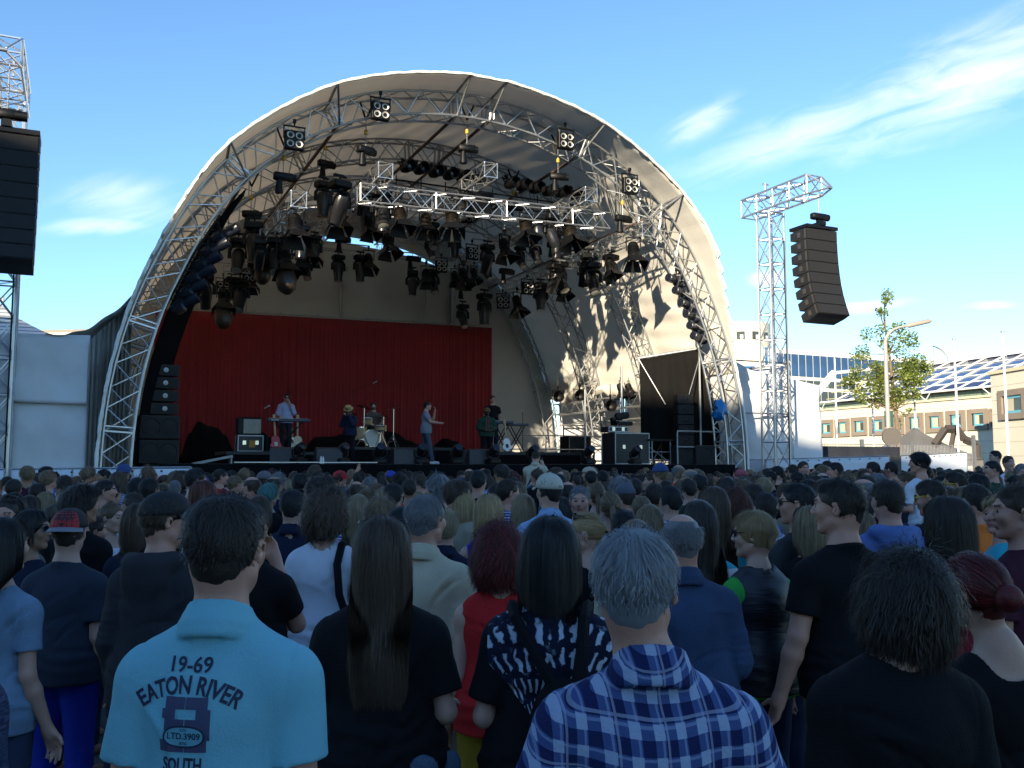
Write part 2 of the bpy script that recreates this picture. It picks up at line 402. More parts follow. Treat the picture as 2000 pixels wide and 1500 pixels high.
def curtain_mat():
    m = bpy.data.materials.new('red_curtain'); m.use_nodes = True; t = m.node_tree; b = t.nodes['Principled BSDF']
    b.inputs['Roughness'].default_value = .85; b.inputs['Sheen Weight'].default_value = .2
    co = t.nodes.new('ShaderNodeTexCoord'); n = t.nodes.new('ShaderNodeTexNoise'); n.inputs['Scale'].default_value = .7; n.inputs['Detail'].default_value = 4
    t.links.new(co.outputs['Object'], n.inputs['Vector']); cr = t.nodes.new('ShaderNodeValToRGB')
    cr.color_ramp.elements[0].color = (.14, .004, .006, 1); cr.color_ramp.elements[1].color = (.27, .006, .010, 1)
    t.links.new(n.outputs[0], cr.inputs[0]); t.links.new(cr.outputs[0], b.inputs['Base Color']); return m
m = MB(); g = []
for k in range(521):
    u = 2.3 + 13.45 * k / 520; a = .05 * (.5 + .5 * math.sin(k * .043)) * math.sin(k * .52 + 3.1 * math.sin(k * .031)) + .03 * math.sin(k * 1.01 + 2 * math.sin(k * .07)) + .06 * math.sin(k * .09)
    g.append([W(u, 12.1 + .6 * a * (.35 + .65 * (1 - z / 14)), 1.95 + (7.62 + .15 * k / 520 - 1.95) * z / 14) for z in range(15)])
m.grid(g)
cur = m.build('curtain', curtain_mat()); sheet_thick(cur, .01); tag(cur, 'wide dark red curtain hanging along the back of the stage', 'curtain')
m = MB(); m.tube(W(2.2, 12.1, 7.68), W(15.85, 12.1, 7.83), .03, 6)
for k in range(28): u = 2.4 + k * .49; m.tube(W(u, 12.1, 7.6 + .011 * k), W(u, 12.1, 7.78 + .005 * k), .025, 5)
o = m.build('curtain_rail', M['steel'], cur)
# ------------------------------------------------------------------ loudspeaker towers and hanging arrays
def pa_tower(u0, label, glab, alab, za=9.45):
    cx, cv = u0, .35
    e = empty('speaker_tower', W(cx, cv, 0), TH, label, 'tower', 'lattice towers carrying the loudspeakers')
    m = MB(); box_truss(m, (0, 0, .1), (0, 0, 10.35), .62, .62, bay=.82, rc=.04, rb=.017, side=(1, 0, 0), cross=True, frames=1)
    m.build('mast', M['alu'], e)
    m = MB(); box_truss(m, (0, 1.1, 10.78), (0, -2.1, 10.78), .62, .62, bay=.8, rc=.035, rb=.02, side=(1, 0, 0), frames=1)
    for sx in (-.31, .31):
        m.tube((sx, -2.1, 11.09), (sx * .2, -2.75, 10.55), .03, 6); m.tube((sx, -2.1, 10.47), (sx * .2, -2.75, 10.5), .03, 6)
    m.tube((-.08, -2.75, 10.52), (.08, -2.75, 10.52), .05, 8); m.tube((0, .2, 11.1), (0, .2, 11.5), .04, 6); m.tube((-.12, .2, 11.45), (.12, .2, 11.45), .03, 6)
    m.build('arm', M['alu'], e)
    m = MB()
    for sx, sy in ((1, 1), (1, -1), (-1, 1), (-1, -1)): m.tube((sx * .3, sy * .3, .35), (sx * 1.1, sy * 1.1, .03), .03, 6); m.box((sx * 1.1, sy * 1.1, .03), (.3, .3, .05))
    m.box((0, 0, .06), (1.2, 1.2, .1)); m.build('foot_frame', M['steel'], e)
    m = MB(); m.path([(.25, -.35, z) for z in (.2, 3, 6, 9.4)], .02, 6); m.build('cable', M['black'], e)
    # chain hoist
    h = empty('chain_hoist', W(cx + .1, cv - 2.15, za + .3), TH, glab, 'hoist', 'hoists lifting the loudspeaker arrays')
    m = MB(); m.bbox((0, 0, 0), (.6, .2, .2), .03); m.lathe([(.0, -.13), (.11, -.12), (.11, .12), (.0, .13)], 12, mtx=Matrix.Translation((.26, 0, 0)) @ Matrix.Rotation(R(90), 4, 'Y')); m.build('motor', M['black'], h)
    m = MB(); m.path([(0, 0, .1), (0, 0, 10.17 - za)], .014, 5)
    for k in range(9): m.lathe([(.012, -.014), (.024, 0), (.012, .014)], 6, mtx=Matrix.Translation((0, 0, .14 + k * .065)))
    m.build('chain', M['steel'], h)
    m = MB(); m.box((0, 0, -.2), (.16, .1, .22)); m.build('hook_block', M['black'], h)
    # array of eight cabinets that bends down
    a = empty('line_array', W(cx + .1, cv - 2.15, za), TH, alab, 'loudspeaker array', 'black loudspeaker arrays hanging from the towers')
    m = MB(); m.box((0, .25, -.06), (1.28, .8, .1)); m.box((0, .05, .05), (.2, .5, .12)); m.build('flying_frame', M['black'], a)
    y, z = -.1, -.14
    for k, ang in enumerate((0, 2, 4, 6, 9, 13, 17, 21)):
        rt = Matrix.Rotation(R(-ang), 3, 'X'); h_ = .345
        m = MB(); vs_ = []
        for sx in (-.63, .63):
            for (py, pz) in ((0, 0), (.25, 0), (.72, -.05), (.72, -h_ + .05), (.25, -h_), (0, -h_)):
                vs_.append(rt @ Vector((sx, py, pz)) + Vector((0, y, z)))
        m.add(vs_, [tuple(range(6)), tuple(range(11, 5, -1))] + [(i, 6 + i, 6 + (i + 1) % 6, (i + 1) % 6) for i in range(6)])
        c = m.build('cabinet', mat('cabinet_paint', (.009, .008, .008), .6, var=.2, vscale=6), a)
        m = MB(); m.box(rt @ Vector((0, -.012, -h_ / 2)) + Vector((0, y, z)), (1.22, .02, h_ - .03), 0, rt); m.build('grille', M['grille'], c)
        for sx in (-1, 1):
            m = MB(); m.box(rt @ Vector((sx * .64, .33, -h_ / 2)) + Vector((0, y, z)), (.02, .12, .16), 0, rt); m.build('handle', mat('handle_plate', (.10, .09, .08), .4, .6), c)
            m = MB(); m.box(rt @ Vector((sx * .642, .05, -h_ / 2)) + Vector((0, y, z)), (.02, .05, h_ * .85), 0, rt); m.build('side_rail', MATS['handle_plate'], c)
        d = rt @ Vector((0, 0, -h_ - .008)); y += d.y; z += d.z
pa_tower(-1.78, 'lattice loudspeaker tower at the left edge beside the grey tarpaulin wall', 'black chain hoist under the arm of the left speaker tower', 'black hanging loudspeaker array at the left edge of the picture', 9.05)
pa_tower(20.85, 'sunlit lattice loudspeaker tower to the right of the stage arch', 'black chain hoist under the arm of the right speaker tower', 'black curved loudspeaker array hanging right of the arch against the sky')
# ------------------------------------------------------------------ tarpaulin walls, side wings, barriers
def cloth_wall(name, pts, z0, tops, label, cat, mt_=None, amp=.05, eyelets=False, group=None, thick=.012, nz=18):
    m = MB(); g = []; N = 60; rnd = random.Random(len(label) * 7 + 1); ph = [rnd.uniform(0, 6) for _ in range(6)]
    for k in range(N + 1):
        t = k / N * (len(pts) - 1); i = min(int(t), len(pts) - 2); w = t - i
        p = pts[i].lerp(pts[i + 1], w); top = tops[i] * (1 - w) + tops[i + 1] * w; row = []
        d = (pts[i + 1] - pts[i]).normalized(); n = Vector((d.y, -d.x, 0))
        for j in range(nz + 1):
            s = j / nz; z = z0 + (top - z0) * s; L = (p - pts[0]).length
            q = amp * (math.sin(L * 1.9 + z * 1.3 + ph[0]) * .5 + math.sin(L * 4.1 - z * 2.2 + ph[1]) * .3 + math.sin(z * 5 + L * 1.1 + ph[2]) * .35 + math.sin(L * 9 + z * 6 + ph[3]) * .12)
            row.append(Vector((p.x, p.y, z)) + n * q)
        g.append(row)
    m.grid(g); o = m.build(name, mt_ or M['tarp']); sheet_thick(o, thick); tag(o, label, cat, group)
    if eyelets:
        m = MB(); m.tube(Vector((*pts[0].xy, tops[0] + .03)), Vector((*pts[-1].xy, tops[-1] + .03)), .022, 6)
        for k in range(len(pts)): m.tube(Vector((*pts[k].xy, 0)), Vector((*pts[k].xy, tops[k] + .03)), .025, 6)
        m.build('frame', M['steel'], o)
        n = 12; e0 = None
        for k in range(1, n):
            t = k / n * (len(pts) - 1); i = min(int(t), len(pts) - 2); p = pts[i].lerp(pts[i + 1], t - i); top = tops[i] + (tops[i + 1] - tops[i]) * (t - i)
            if e0 is None: m = MB(); m.box((0, 0, 0), (.035, .09, .035)); e1 = e0 = m.build('eyelet', M['black'], o)
            else: e1 = e0.copy(); col.objects.link(e1); setpar(e1, o)
            e1.location = (p.x, p.y, top - .05)
    return o
cloth_wall('tarpaulin_wall', [W(-1.95, .75), W(.12, .75)], 0, [4.98, 5.02], 'tall grey-white tarpaulin wall beside the left speaker tower', 'tarpaulin', amp=.07)
cloth_wall('tarpaulin_wall', [W(-1.6, .69), W(.1, .69)], 3.35, [4.9, 4.95], 'short upper tarpaulin flap hanging over the left tarpaulin wall', 'tarpaulin', amp=.05)
cloth_wall('tarpaulin_wall', [W(19.7, 2.2), W(21.2, 2.0), W(24.0, 1.6)], 0, [6.0, 5.25, 4.75], 'large white tarpaulin wall behind the right speaker tower', 'tarpaulin', amp=.08)
def barrier(x0, y0, x1, y1, Y0, Y1, n, label):
    a = unp_Y(x0, y0, Y0); b = unp_Y(x1, y1, Y1); pts = []; tp = []
    for i in range(n + 1): p = a.lerp(b, i / n); pts.append(Vector((p.x, p.y, 0))); tp.append(p.z)
    return cloth_wall('fence_banner', pts, .1, tp, label, 'banner', mat('banner_cloth', (.62, .66, .72), .55, var=.05, vscale=1, bump=.5, bscale=3), .02, True, 'white banners on the crowd barriers', nz=10)
barrier(20, 919, 373, 915, 19.6, 20.6, 3, 'white banner fence in front of the left tarpaulin wall and arch foot')
barrier(-330, 921, 8, 919, 19.0, 19.5, 3, 'white banner fence running out of the left edge of the picture')
barrier(1495, 899, 1737, 892, 31.5, 33.0, 2, 'white banner fence below the dark netting on the right')
barrier(1758, 892, 1888, 885, 33.2, 34.2, 1, 'white banner fence behind the boy on shoulders')
m = MB(); p = unp_Y(1747, 890, 33.3); m.bbox((p.x, p.y, p.z / 2), (.4, .25, p.z), .03)
tag(m.build('barrier_block', mat('brown_block', (.09, .075, .06), .8, var=.2), None), 'dark brown post block between the two right banner fences', 'post')
# left wing canopy: a grey membrane swept from the arch down to the tarpaulin wall
def wing():
    e = empty('wing_canopy', W(-1.2, 3, 0), TH, 'grey canopy sweeping from the left of the arch down to the tarpaulin wall', 'canopy')
    m = MB(); g = []
    for i in range(25):
        s = i / 24; r = []
        for j in range(15):
            t = j / 14; v = .7 + 5 * t; u = 1.2 - 2.05 * s; z = 6.25 - 1.25 * math.sin(min(1, s * 1.15) * math.pi / 2) - .25 * math.sin(math.pi * t) + .03 * math.sin(s * 20 + t * 4)
            r.append(W(u, v, z))
        g.append(r)
    m.grid(g); sheet_thick(loc(m.build('membrane', mat('grey_membrane', (.42, .44, .45), .7, var=.06, vscale=1), e)), .012)
    m = MB()
    for v in (.9, 3, 5.6): m.tube(W(-.85, v, 0), W(-.85, v, 4.95), .05, 6)
    loc(m.build('frame', M['steel'], e))
    m = MB(); g = []
    for i in range(30):
        s = i / 29; g.append([W(.12 + .95 * s, .62 + .09 * math.sin(i * 1.9) + .9 * s, z * (1 + .24 * s)) for z in (0, 1, 2, 3, 4, 4.9)])
    m.grid(g); sheet_thick(loc(m.build('side_flap', mat('dull_canvas', (.30, .29, .26), .8, var=.15, vscale=2), e)), .012)
wing()
# right wing: scaffold bay with white tarpaulin behind the opening in the vault
def scaffold_bay():
    e = empty('side_scaffold', W(21, 7, 0), TH, 'scaffold wing with white sheeting seen through the right side of the vault', 'scaffold')
    m = MB()
    for u in (19.3, 22.6):
        for v in (1.6, 5.2, 9.0, 12.6): m.tube(W(u, v, 0), W(u, v, 5.6), .035, 6)
        for z in (2.1, 3.7, 5.5): m.tube(W(u, 1.6, z), W(u, 12.6, z), .03, 6)
    for v in (1.6, 5.2, 9.0, 12.6):
        for z in (2.1, 3.7, 5.5): m.tube(W(19.3, v, z), W(22.6, v, z), .03, 6)
    for v in (5.2, 9.0): m.tube(W(22.6, v, 2.1), W(22.6, v + 3.6, 5.4), .025, 6); m.tube(W(22.6, v + 3.6, 2.1), W(22.6, v, 5.4), .025, 6)
    for u0, u1 in ((16.2, 19.2),): m.tube(W(u0, 4.9, 2.05), W(u0, 4.9, 4.6), .03, 6)
    loc(m.build('frame', M['steel'], e))
    m = MB(); box_truss(m, W(19.0, 3.6, 4.35), W(19.0, 12.4, 4.35), .3, .45, bay=.5, rc=.03, rb=.014); loc(m.build('truss_beam', M['alu'], e))
    m = MB(); m.grid([[W(22.8 + .05 * math.sin(k * 1.1 + z), 1.7 + k * .37, z) for z in (0, 1, 2, 3, 4, 5, 5.6)] for k in range(31)])
    m.grid([[W(19.4 + k * .32, 12.9 + .04 * math.sin(k * 2 + z), z) for z in (0, 1, 2, 3, 4, 5, 5.6)] for k in range(11)])
    sheet_thick(loc(m.build('sheeting', M['tarp'], e)), .012)
    m = MB(); m.grid([[W(18.9 + k * .4, 4.4 + j * 1.1, 5.62 - .06 * math.sin(k * .9) * math.sin(j * .8)) for j in range(9)] for k in range(11)]); sheet_thick(loc(m.build('roof_sheet', M['pvc'], e)), .012)
    m = MB(); g = []
    for k in range(61):
        v = 4.3 + 8.3 * k / 60; d = .35 + .25 * abs(math.sin(k * .21)) + .05 * math.sin(k * 1.3); g.append([W(18.95 - .15 * math.sin(j * .9), v, 5.15 - d * j / 4) for j in range(5)])
    m.grid(g); sheet_thick(loc(m.build('slack_edge', M['pvc'], e)), .012)
scaffold_bay()
def drape_bay():
    e = empty('black_drape', W(17.6, 1.6, 0), TH, 'big black drape on a tilted frame at the right side of the stage', 'drape')
    m = MB(); g = []
    P = [uz(1249, 702, 2.2), uz(1366, 682, 1.2)]
    for k in range(31):
        s = k / 30; u = P[0][0] + (P[1][0] - P[0][0]) * s; z1 = P[0][1] + (P[1][1] - P[0][1]) * s; v = 2.2 - 1.0 * s
        edge = .0
        r = []
        for j in range(13):
            t = j / 12; uu = u + (1.0 * t) * max(0, s - .4) * 1.6 + .03 * math.sin(k * 1.7 + t); r.append(W(uu, v + .05 * math.sin(k * .8) * t, z1 + (2.1 - z1) * t))
        g.append(r)
    m.grid(g); sheet_thick(loc(m.build('cloth', mat('black_cloth', (.004, .0035, .003), .85, var=.2, vscale=1.5, spec=.2), e)), .012)
    m = MB(); a = W(P[0][0] - .05, 2.2, P[0][1] + .04); b = W(P[1][0] + .12, 1.2, P[1][1] + .05); m.tube(a, b, .045, 7)
    m.tube(b, unp_v(1340, 790, .9), .016, 5); m.tube(a, unp_v(1300, 790, 1.6), .016, 5); m.tube(W(18.3, 1.0, 2), W(18.3, 1.0, 5.7), .035, 6)
    m.tube(W(16.3, 2.6, 2), W(16.3, 2.6, 5.2), .035, 6); loc(m.build('frame', M['steel'], e))
drape_bay()
m = MB(); rnd = random.Random(5); P = unp_v(1405, 798, -.3)
pr = [(.02, .3), (.1, .26), (.17, .15), (.2, 0), (.21, -.15), (.18, -.28), (.12, -.36), (.02, -.38)]
for k in range(8):
    pass
m.lathe([(float(np.interp(-z_, [-q[1] for q in pr], [q[0] for q in pr])), z_) for z_ in [.3 - .68 * k / 24 for k in range(25)]], 28, cap=False)
m.v = [(x * (1 + .25 * math.sin(11 * z + 9 * x) + .14 * math.sin(31 * z + 17 * y)) + .03 * z, y * (1 + .25 * math.sin(8 * z + 3 + 11 * x) + .12 * math.sin(27 * x)), z + .025 * math.sin(x * 40 + y * 21)) for x, y, z in m.v]
tag(m.build('plastic_bag', mat('blue_plastic', (.01, .17, .42), .3, bump=.8, bscale=14), None, P), 'bright blue plastic sack tied to the right leg of the arch', 'sack')
# ------------------------------------------------------------------ lighting trusses
TR = {}
def light_truss(key, a, b, w, h, label, bay=.45, fr=4):
    m = MB(); box_truss(m, a, b, w, h, bay=bay, rc=.026, rb=.012, frames=fr)
    o = m.build('lighting_truss', M['alu']); tag(o, label, 'lighting truss', 'aluminium lighting trusses under the stage roof'); return o
TT = {'a': (4.95, 8.85), 'b': (7.3, 9.95), 'c': (10.45, 10.4), 'd': (13.78, 10.1), 'e': (15.8, 9.25)}
for key, lab in (('a', 'leftmost'), ('b', 'second from the left'), ('c', 'middle'), ('d', 'fourth from the left'), ('e', 'rightmost')):
    u, z = TT[key]; light_truss(key, W(u, .15, z), W(u, 11.2, z), .4, .42, 'silver lighting truss running back under the vault, %s of the five' % lab)
light_truss('f', W(6.75, .85, 9.42), W(14.75, .85, 9.52), .36, .5, 'long silver lighting truss crossing the front of the stage roof', fr=5)
# ------------------------------------------------------------------ lamps
def yoke(mb, w, h, d=.03, mi=0, top=0.0):
    mb.box((0, 0, top), (w * 2 + .04, d, .03), mi)
    for s in (-1, 1): mb.box((s * w, 0, top - h / 2), (.025, d, h), mi)
    mb.tube((0, 0, top), (0, 0, top + .1), .02, 6, mi); mb.box((0, 0, top + .13), (.07, .06, .09), mi)
def cyl(mb, a, b, r, r2=None, n=14, mi=0): mb.tube(a, b, r, n, mi, r2)
def proto_blinder():
    e = empty('blinder_lamp'); m = MB(); m.bbox((0, 0, -.25), (.44, .16, .44), .015); yoke(m, .24, .3, top=.08); m.box((0, .1, -.25), (.3, .08, .3)); m.build('housing', M['black'], e)
    for sx in (-1, 1):
        for sz in (-1, 1):
            q = Matrix.Translation((sx * .1, -.085, -.25 + sz * .1)) @ Matrix.Rotation(R(90), 4, 'X')
            m = MB(); m.lathe([(.001, -.012), (.045, -.008), (.075, .004), (.085, .012)], 14, mtx=q, cap=False); m.build('lamp', M['lens'], e)
    return e
def proto_fresnel(gel=False, gold=False):
    e = empty('spotlight'); m = MB(); mt_ = mat('bronze_housing', (.02, .016, .01), .4, .5) if gold else M['black']
    d = Vector((0, -.32, -.95)).normalized(); c = Vector((0, 0, -.32)); q = d.to_track_quat('Z', 'Y').to_matrix().to_4x4(); T = Matrix.Translation(c) @ q
    m.lathe([(.02, -.26), (.11, -.25), (.145, -.17), (.15, .1), (.17, .12), (.17, .2)], 16, mtx=T)
    for k in range(4): m.lathe([(.15, -.12 + k * .05), (.162, -.11 + k * .05), (.15, -.1 + k * .05)], 14, mtx=T, cap=False)
    m.build('housing', mt_, e); m = MB(); yoke(m, .19, .36, .04, top=.05); m.build('yoke', M['black'], e)
    m = MB(); m.lathe([(.001, .17), (.08, .185), (.15, .2)], 14, mtx=T, cap=False); m.build('lens', M['glassdark'], e)
    for k in range(4):
        A = Matrix.Rotation(R(90 * k), 4, 'Z'); m = MB(); w1, w2, L = .15, .25, .26
        pts = [(-w1, .16, .2), (w1, .16, .2), (w2, .31, .2 + L), (-w2, .31, .2 + L)]
        m.add([T @ A @ Vector(p) for p in pts] + [T @ A @ Vector((p[0], p[1] + .008, p[2])) for p in pts], [(0, 1, 2, 3), (7, 6, 5, 4), (0, 4, 5, 1), (1, 5, 6, 2), (2, 6, 7, 3), (3, 7, 4, 0)])
        m.build('barn_door', M['black'], e)
    if gel:
        m = MB(); m.lathe([(.2, .36), (.24, .6), (.2, .8), (.08, .92), (.001, .93)], 14, mtx=T, cap=False); m.build('gel_filter', mat('amber_gel', (.035, .02, .012), .4), e)
    return e
def proto_head(tilt=0.0):
    e = empty('moving_head'); m = MB(); m.bbox((0, 0, -.02), (.44, .36, .17), .03); m.tube((0, 0, .06), (0, 0, .16), .025, 6); m.box((0, 0, .19), (.3, .08, .05)); m.build('base', M['black'], e)
    m = MB(); m.tube((0, 0, -.1), (0, 0, -.16), .1, 12)
    for s in (-1, 1): m.path([(0, 0, -.15), (s * .17, 0, -.17), (s * .235, 0, -.27), (s * .24, 0, -.5)], .045, 8, rs=[.05, .05, .05, .055])
    m.build('yoke', M['black'], e)
    T = Matrix.Translation((0, 0, -.5)) @ Matrix.Rotation(R(180 + tilt), 4, 'X')
    m = MB(); m.lathe([(.02, -.27), (.14, -.26), (.18, -.16), (.185, .05), (.165, .2), (.15, .36), (.155, .42)], 18, mtx=T)
    m.build('head', mat('head_shell', (.014, .014, .016), .3), e)
    m = MB(); m.lathe([(.001, .43), (.07, .428), (.135, .42)], 14, mtx=T, cap=False); m.build('lens', M['lens'], e)
    return e
def proto_profile():
    # zoom spotlight: aims along -y, a little down
    e = empty('profile_spot'); T = Matrix.Translation((0, -.02, -.16)) @ Matrix.Rotation(R(90), 4, 'X')
    m = MB(); m.lathe([(.02, -.3), (.1, -.28), (.135, -.16), (.14, -.03), (.1, .0), (.1, .1), (.115, .12), (.115, .34), (.1, .35)], 16, mtx=T)
    for k in range(5): m.lathe([(.135, -.2 + k * .035), (.15, -.19 + k * .035), (.135, -.18 + k * .035)], 12, mtx=T, cap=False)
    m.build('housing', mat('navy_black_paint', (.016, .02, .032), .32), e)
    m = MB(); yoke(m, .16, .18, .03, top=.02); m.build('yoke', M['black'], e); m = MB(); m.lathe([(.001, .36), (.1, .352)], 14, mtx=T, cap=False); m.build('lens', M['glassdark'], e); return e
def proto_par():
    e = empty('par_can'); d = Vector((.1, -.75, -.65)).normalized(); T = Matrix.Translation((0, 0, -.2)) @ d.to_track_quat('Z', 'Y').to_matrix().to_4x4()
    m = MB(); m.lathe([(.03, -.2), (.09, -.18), (.13, -.06), (.14, .18), (.15, .185), (.15, .22), (.125, .22), (.12, .0), (.02, -.1)], 16, mtx=T); m.build('can', M['black'], e)
    m = MB(); yoke(m, .165, .2, .03, top=.0); m.build('yoke', M['black'], e); m = MB(); m.lathe([(.001, .02), (.12, .05)], 12, mtx=T, cap=False); m.build('lens', M['glassdark'], e); return e
def proto_hoist():
    e = empty('chain_hoist'); m = MB(); m.bbox((0, 0, 0), (.5, .2, .19), .02); m.lathe([(0.02, -.13), (.1, -.12), (.1, .12), (.02, .13)], 12, mtx=Matrix.Translation((.2, 0, -.02)) @ Matrix.Rotation(R(90), 4, 'Y')); m.build('motor', M['black'], e)
    m = MB(); m.path([(0, 0, .1), (0, 0, .85)], .012, 5)
    for k in range(10): m.lathe([(.01, -.014), (.022, 0), (.01, .014)], 6, mtx=Matrix.Translation((0, 0, .15 + k * .07)))
    m.build('chain', M['steel'], e)
    m = MB(); m.lathe([(.02, .42), (.05, .44), (.05, .56), (.02, .58)], 10); m.build('chain_guide', M['yellow'], e)
    m = MB(); m.tube((0, 0, .85), (-.2, 0, 1.3), .03, 5); m.tube((0, 0, .85), (.2, 0, 1.3), .03, 5); m.build('sling', M['black'], e)
    m = MB(); m.tube((-.1, 0, -.1), (-.1, 0, -.45), .07, 8, 0, .11); m.build('chain_bag', M['black'], e); return e
PRO = {'B': proto_blinder(), 'F': proto_fresnel(), 'G': proto_fresnel(True), 'A': proto_fresnel(False, True), 'H': proto_head(0), 'T': proto_head(-28), 'K': proto_head(30), 'P': proto_profile(), 'C': proto_par(), 'M': proto_hoist()}
KIND = {'B': ('four-cell blinder', 'lamp'), 'F': ('black spotlight with flaps', 'spotlight'), 'G': ('spotlight with amber filter', 'spotlight'), 'A': ('bronze spotlight with flaps', 'spotlight'), 'H': ('upright moving head lamp', 'stage light'),
        'T': ('forward-tilted moving head lamp', 'stage light'), 'K': ('back-tilted moving head lamp', 'stage light'), 'P': ('dark profile spot', 'spotlight'), 'C': ('short black can lamp', 'lamp'), 'M': ('black chain hoist', 'hoist')}
GRP = {'B': 'four-cell blinders around the stage roof', 'F': 'black spotlights hanging under the stage roof', 'G': 'black spotlights hanging under the stage roof', 'A': 'bronze spotlights under the front truss', 'H': 'moving head lamps under the stage roof', 'T': 'moving head lamps under the stage roof', 'K': 'moving head lamps under the stage roof', 'P': 'profile spots fixed to the arch legs', 'C': 'row of can lamps above the front truss', 'M': 'chain hoists holding the lighting trusses'}
USED = set()
ORD = ['first', 'second', 'third', 'fourth', 'fifth', 'sixth', 'seventh', 'eighth', 'ninth', 'tenth', 'eleventh', 'twelfth', 'thirteenth', 'fourteenth', 'fifteenth', 'sixteenth']
def place(kind, loc_, rz, label, scale=1.0, rx=0.0):
    pr = PRO[kind]
    if kind in USED: o = copy_tree(pr)
    else: o = pr; USED.add(kind)
    o.location = loc_; o.rotation_euler = (rx, 0, rz); o.scale = (scale,) * 3; tag(o, label, KIND[kind][1], GRP[kind]); return o
HANG = {   # truss -> (kind, x, y of the hanging point in the photograph, depth v, scale)
 'a': [('F', 577, 412, .6, 1.25), ('H', 497, 440, 3.4, 1.25), ('T', 466, 470, 4.6, 1.15), ('G', 512, 478, 4.2, 1.1), ('G', 556, 478, 2.6, 1.3), ('B', 574, 472, 5, 1.0), ('B', 486, 524, 6.5, 1.0), ('T', 469, 548, 6.4, 1.2), ('G', 438, 560, 6.0, 1.2), ('B', 436, 548, 7, 1.0), ('K', 402, 540, 7.0, 1.2), ('F', 596, 462, 5.6, 1.2), ('T', 540, 470, 3.5, 1.2)],
 'b': [('K', 664, 360, 1.4, 1.35), ('F', 660, 398, 2.2, 1.25), ('H', 632, 360, 3.6, 1.15), ('B', 618, 466, 8.4, 1.05), ('H', 661, 502, 9.3, 1.05), ('H', 704, 502, 9.0, 1.05), ('F', 720, 492, 8.8, 1.1), ('H', 716, 388, 3.2, 1.2), ('T', 746, 378, 1.6, 1.25)],
 'c': [('F', 758, 452, 6.4, 1.25), ('H', 806, 532, 10.6, 1.05), ('T', 846, 530, 10.0, 1.05), ('F', 832, 522, 9.4, 1.05), ('B', 862, 508, 8.6, 1.05), ('A', 832, 412, 2.6, 1.1)],
 'd': [('F', 985, 462, 3.8, 1.15), ('B', 922, 482, 6.0, 1.05), ('K', 952, 482, 5.6, 1.1), ('F', 905, 520, 7.6, 1.1), ('T', 904, 598, 10.6, 1.05), ('H', 946, 578, 9.4, 1.3), ('B', 982, 578, 8.4, 1.1), ('F', 1010, 574, 7.8, 1.15), ('H', 888, 460, 8.4, 1.0)],
 'e': [('F', 1237, 468, .5, 1.25), ('H', 1193, 502, 2.2, 1.15), ('H', 1150, 500, 3.2, 1.25), ('T', 1158, 518, 2.7, 1.2), ('T', 1094, 514, 5.0, 1.25), ('H', 1056, 556, 6.6, 1.1), ('B', 1030, 550, 6.8, 1.1), ('K', 1082, 520, 4.4, 1.1)],
 'f': [('A', 782, 398, .85, 1.15), ('A', 883, 402, .85, 1.25), ('A', 1026, 420, .85, 1.15), ('H', 1050, 424, 1.0, 1.0), ('T', 1076, 424, 1.0, 1.1), ('A', 1112, 424, .85, 1.35)]}
TN = {'a': 'leftmost truss', 'b': 'second truss', 'c': 'middle truss', 'd': 'fourth truss', 'e': 'rightmost truss', 'f': 'front cross truss'}
for key_, n_ in (('a', 8), ('b', 7), ('c', 7), ('d', 7), ('e', 6)):
    r_ = random.Random(ord(key_))
    for q in range(n_):   # the lamps packed between the ones read off the photograph
        v = 1.2 + (q + r_.random() * .7) * 10 / n_; tu, tz = TT[key_]; P_ = W(tu + r_.uniform(-.55, .55), v, tz - .35 - r_.uniform(0, .25)); cz = P_.z - EYE; fw = P_.y * math.cos(PIT) + cz * math.sin(PIT)
        px_, py_ = 1000 + F_PX * P_.x / fw, 750 - F_PX * (cz * math.cos(PIT) - P_.y * math.sin(PIT)) / fw
        if 620 < px_ < 830 and 425 < py_ < 500: continue
        HANG[key_].append((r_.choice('HTKFFB' if q % 2 else 'HTFF'), 1000 + F_PX * P_.x / fw, 750 - F_PX * (cz * math.cos(PIT) - P_.y * math.sin(PIT)) / fw, v, r_.uniform(.85, 1.05)))
rl_ = random.Random(3)
for key, lst in HANG.items():
    cnt = {}; tot = {}
    for it in lst: k = KIND[it[0]][0]; tot[k] = tot.get(k, 0) + 1
    for kind, x, y, v, sc in sorted(lst, key=lambda q: q[1]):
        u, z = uz(x, y, v); k = KIND[kind][0]; cnt[k] = cnt.get(k, 0) + 1
        lab = '%s under the %s' % (k, TN[key]) + ('' if tot[k] == 1 else ', %s of these from the left' % ORD[cnt[k] - 1])
        o = place(kind, W(u, v, z), TH + R(rl_.uniform(-22, 22)), lab, sc * .95)
        # the pipe the lamp is clamped to reaches back to its truss
        if key != 'f':
            tu, tz = TT[key]
            m = MB(); top = W(u, v, z + .16 * sc)
            if abs(u - tu) > .25 or abs(z - tz) > .3:
                tzz = max(z + .2 * sc, min(tz - .2, z + .5)); m.tube(top, W(u, v, tzz), .022, 5); m.tube(W(u, v, tzz), W(tu, v, tzz), .024, 6); m.tube(W(tu, v, tzz), W(tu, v, tz - .18), .022, 5)
                q = m.build('clamp_pipe', M['steel']); q.parent = o; q.matrix_parent_inverse = (Matrix.LocRotScale(o.location, o.rotation_euler, o.scale)).inverted(); KIDS.setdefault(o.name, [])
for i, (x, y) in enumerate(((575, 254), (743, 198), (1104, 258), (1230, 346))):
    u, z = uz(x, y, -.25); place('B', W(u, -.25, z), TH, 'four-cell blinder lamp on the front arch, %s from the left' % ORD[i], 1.12)
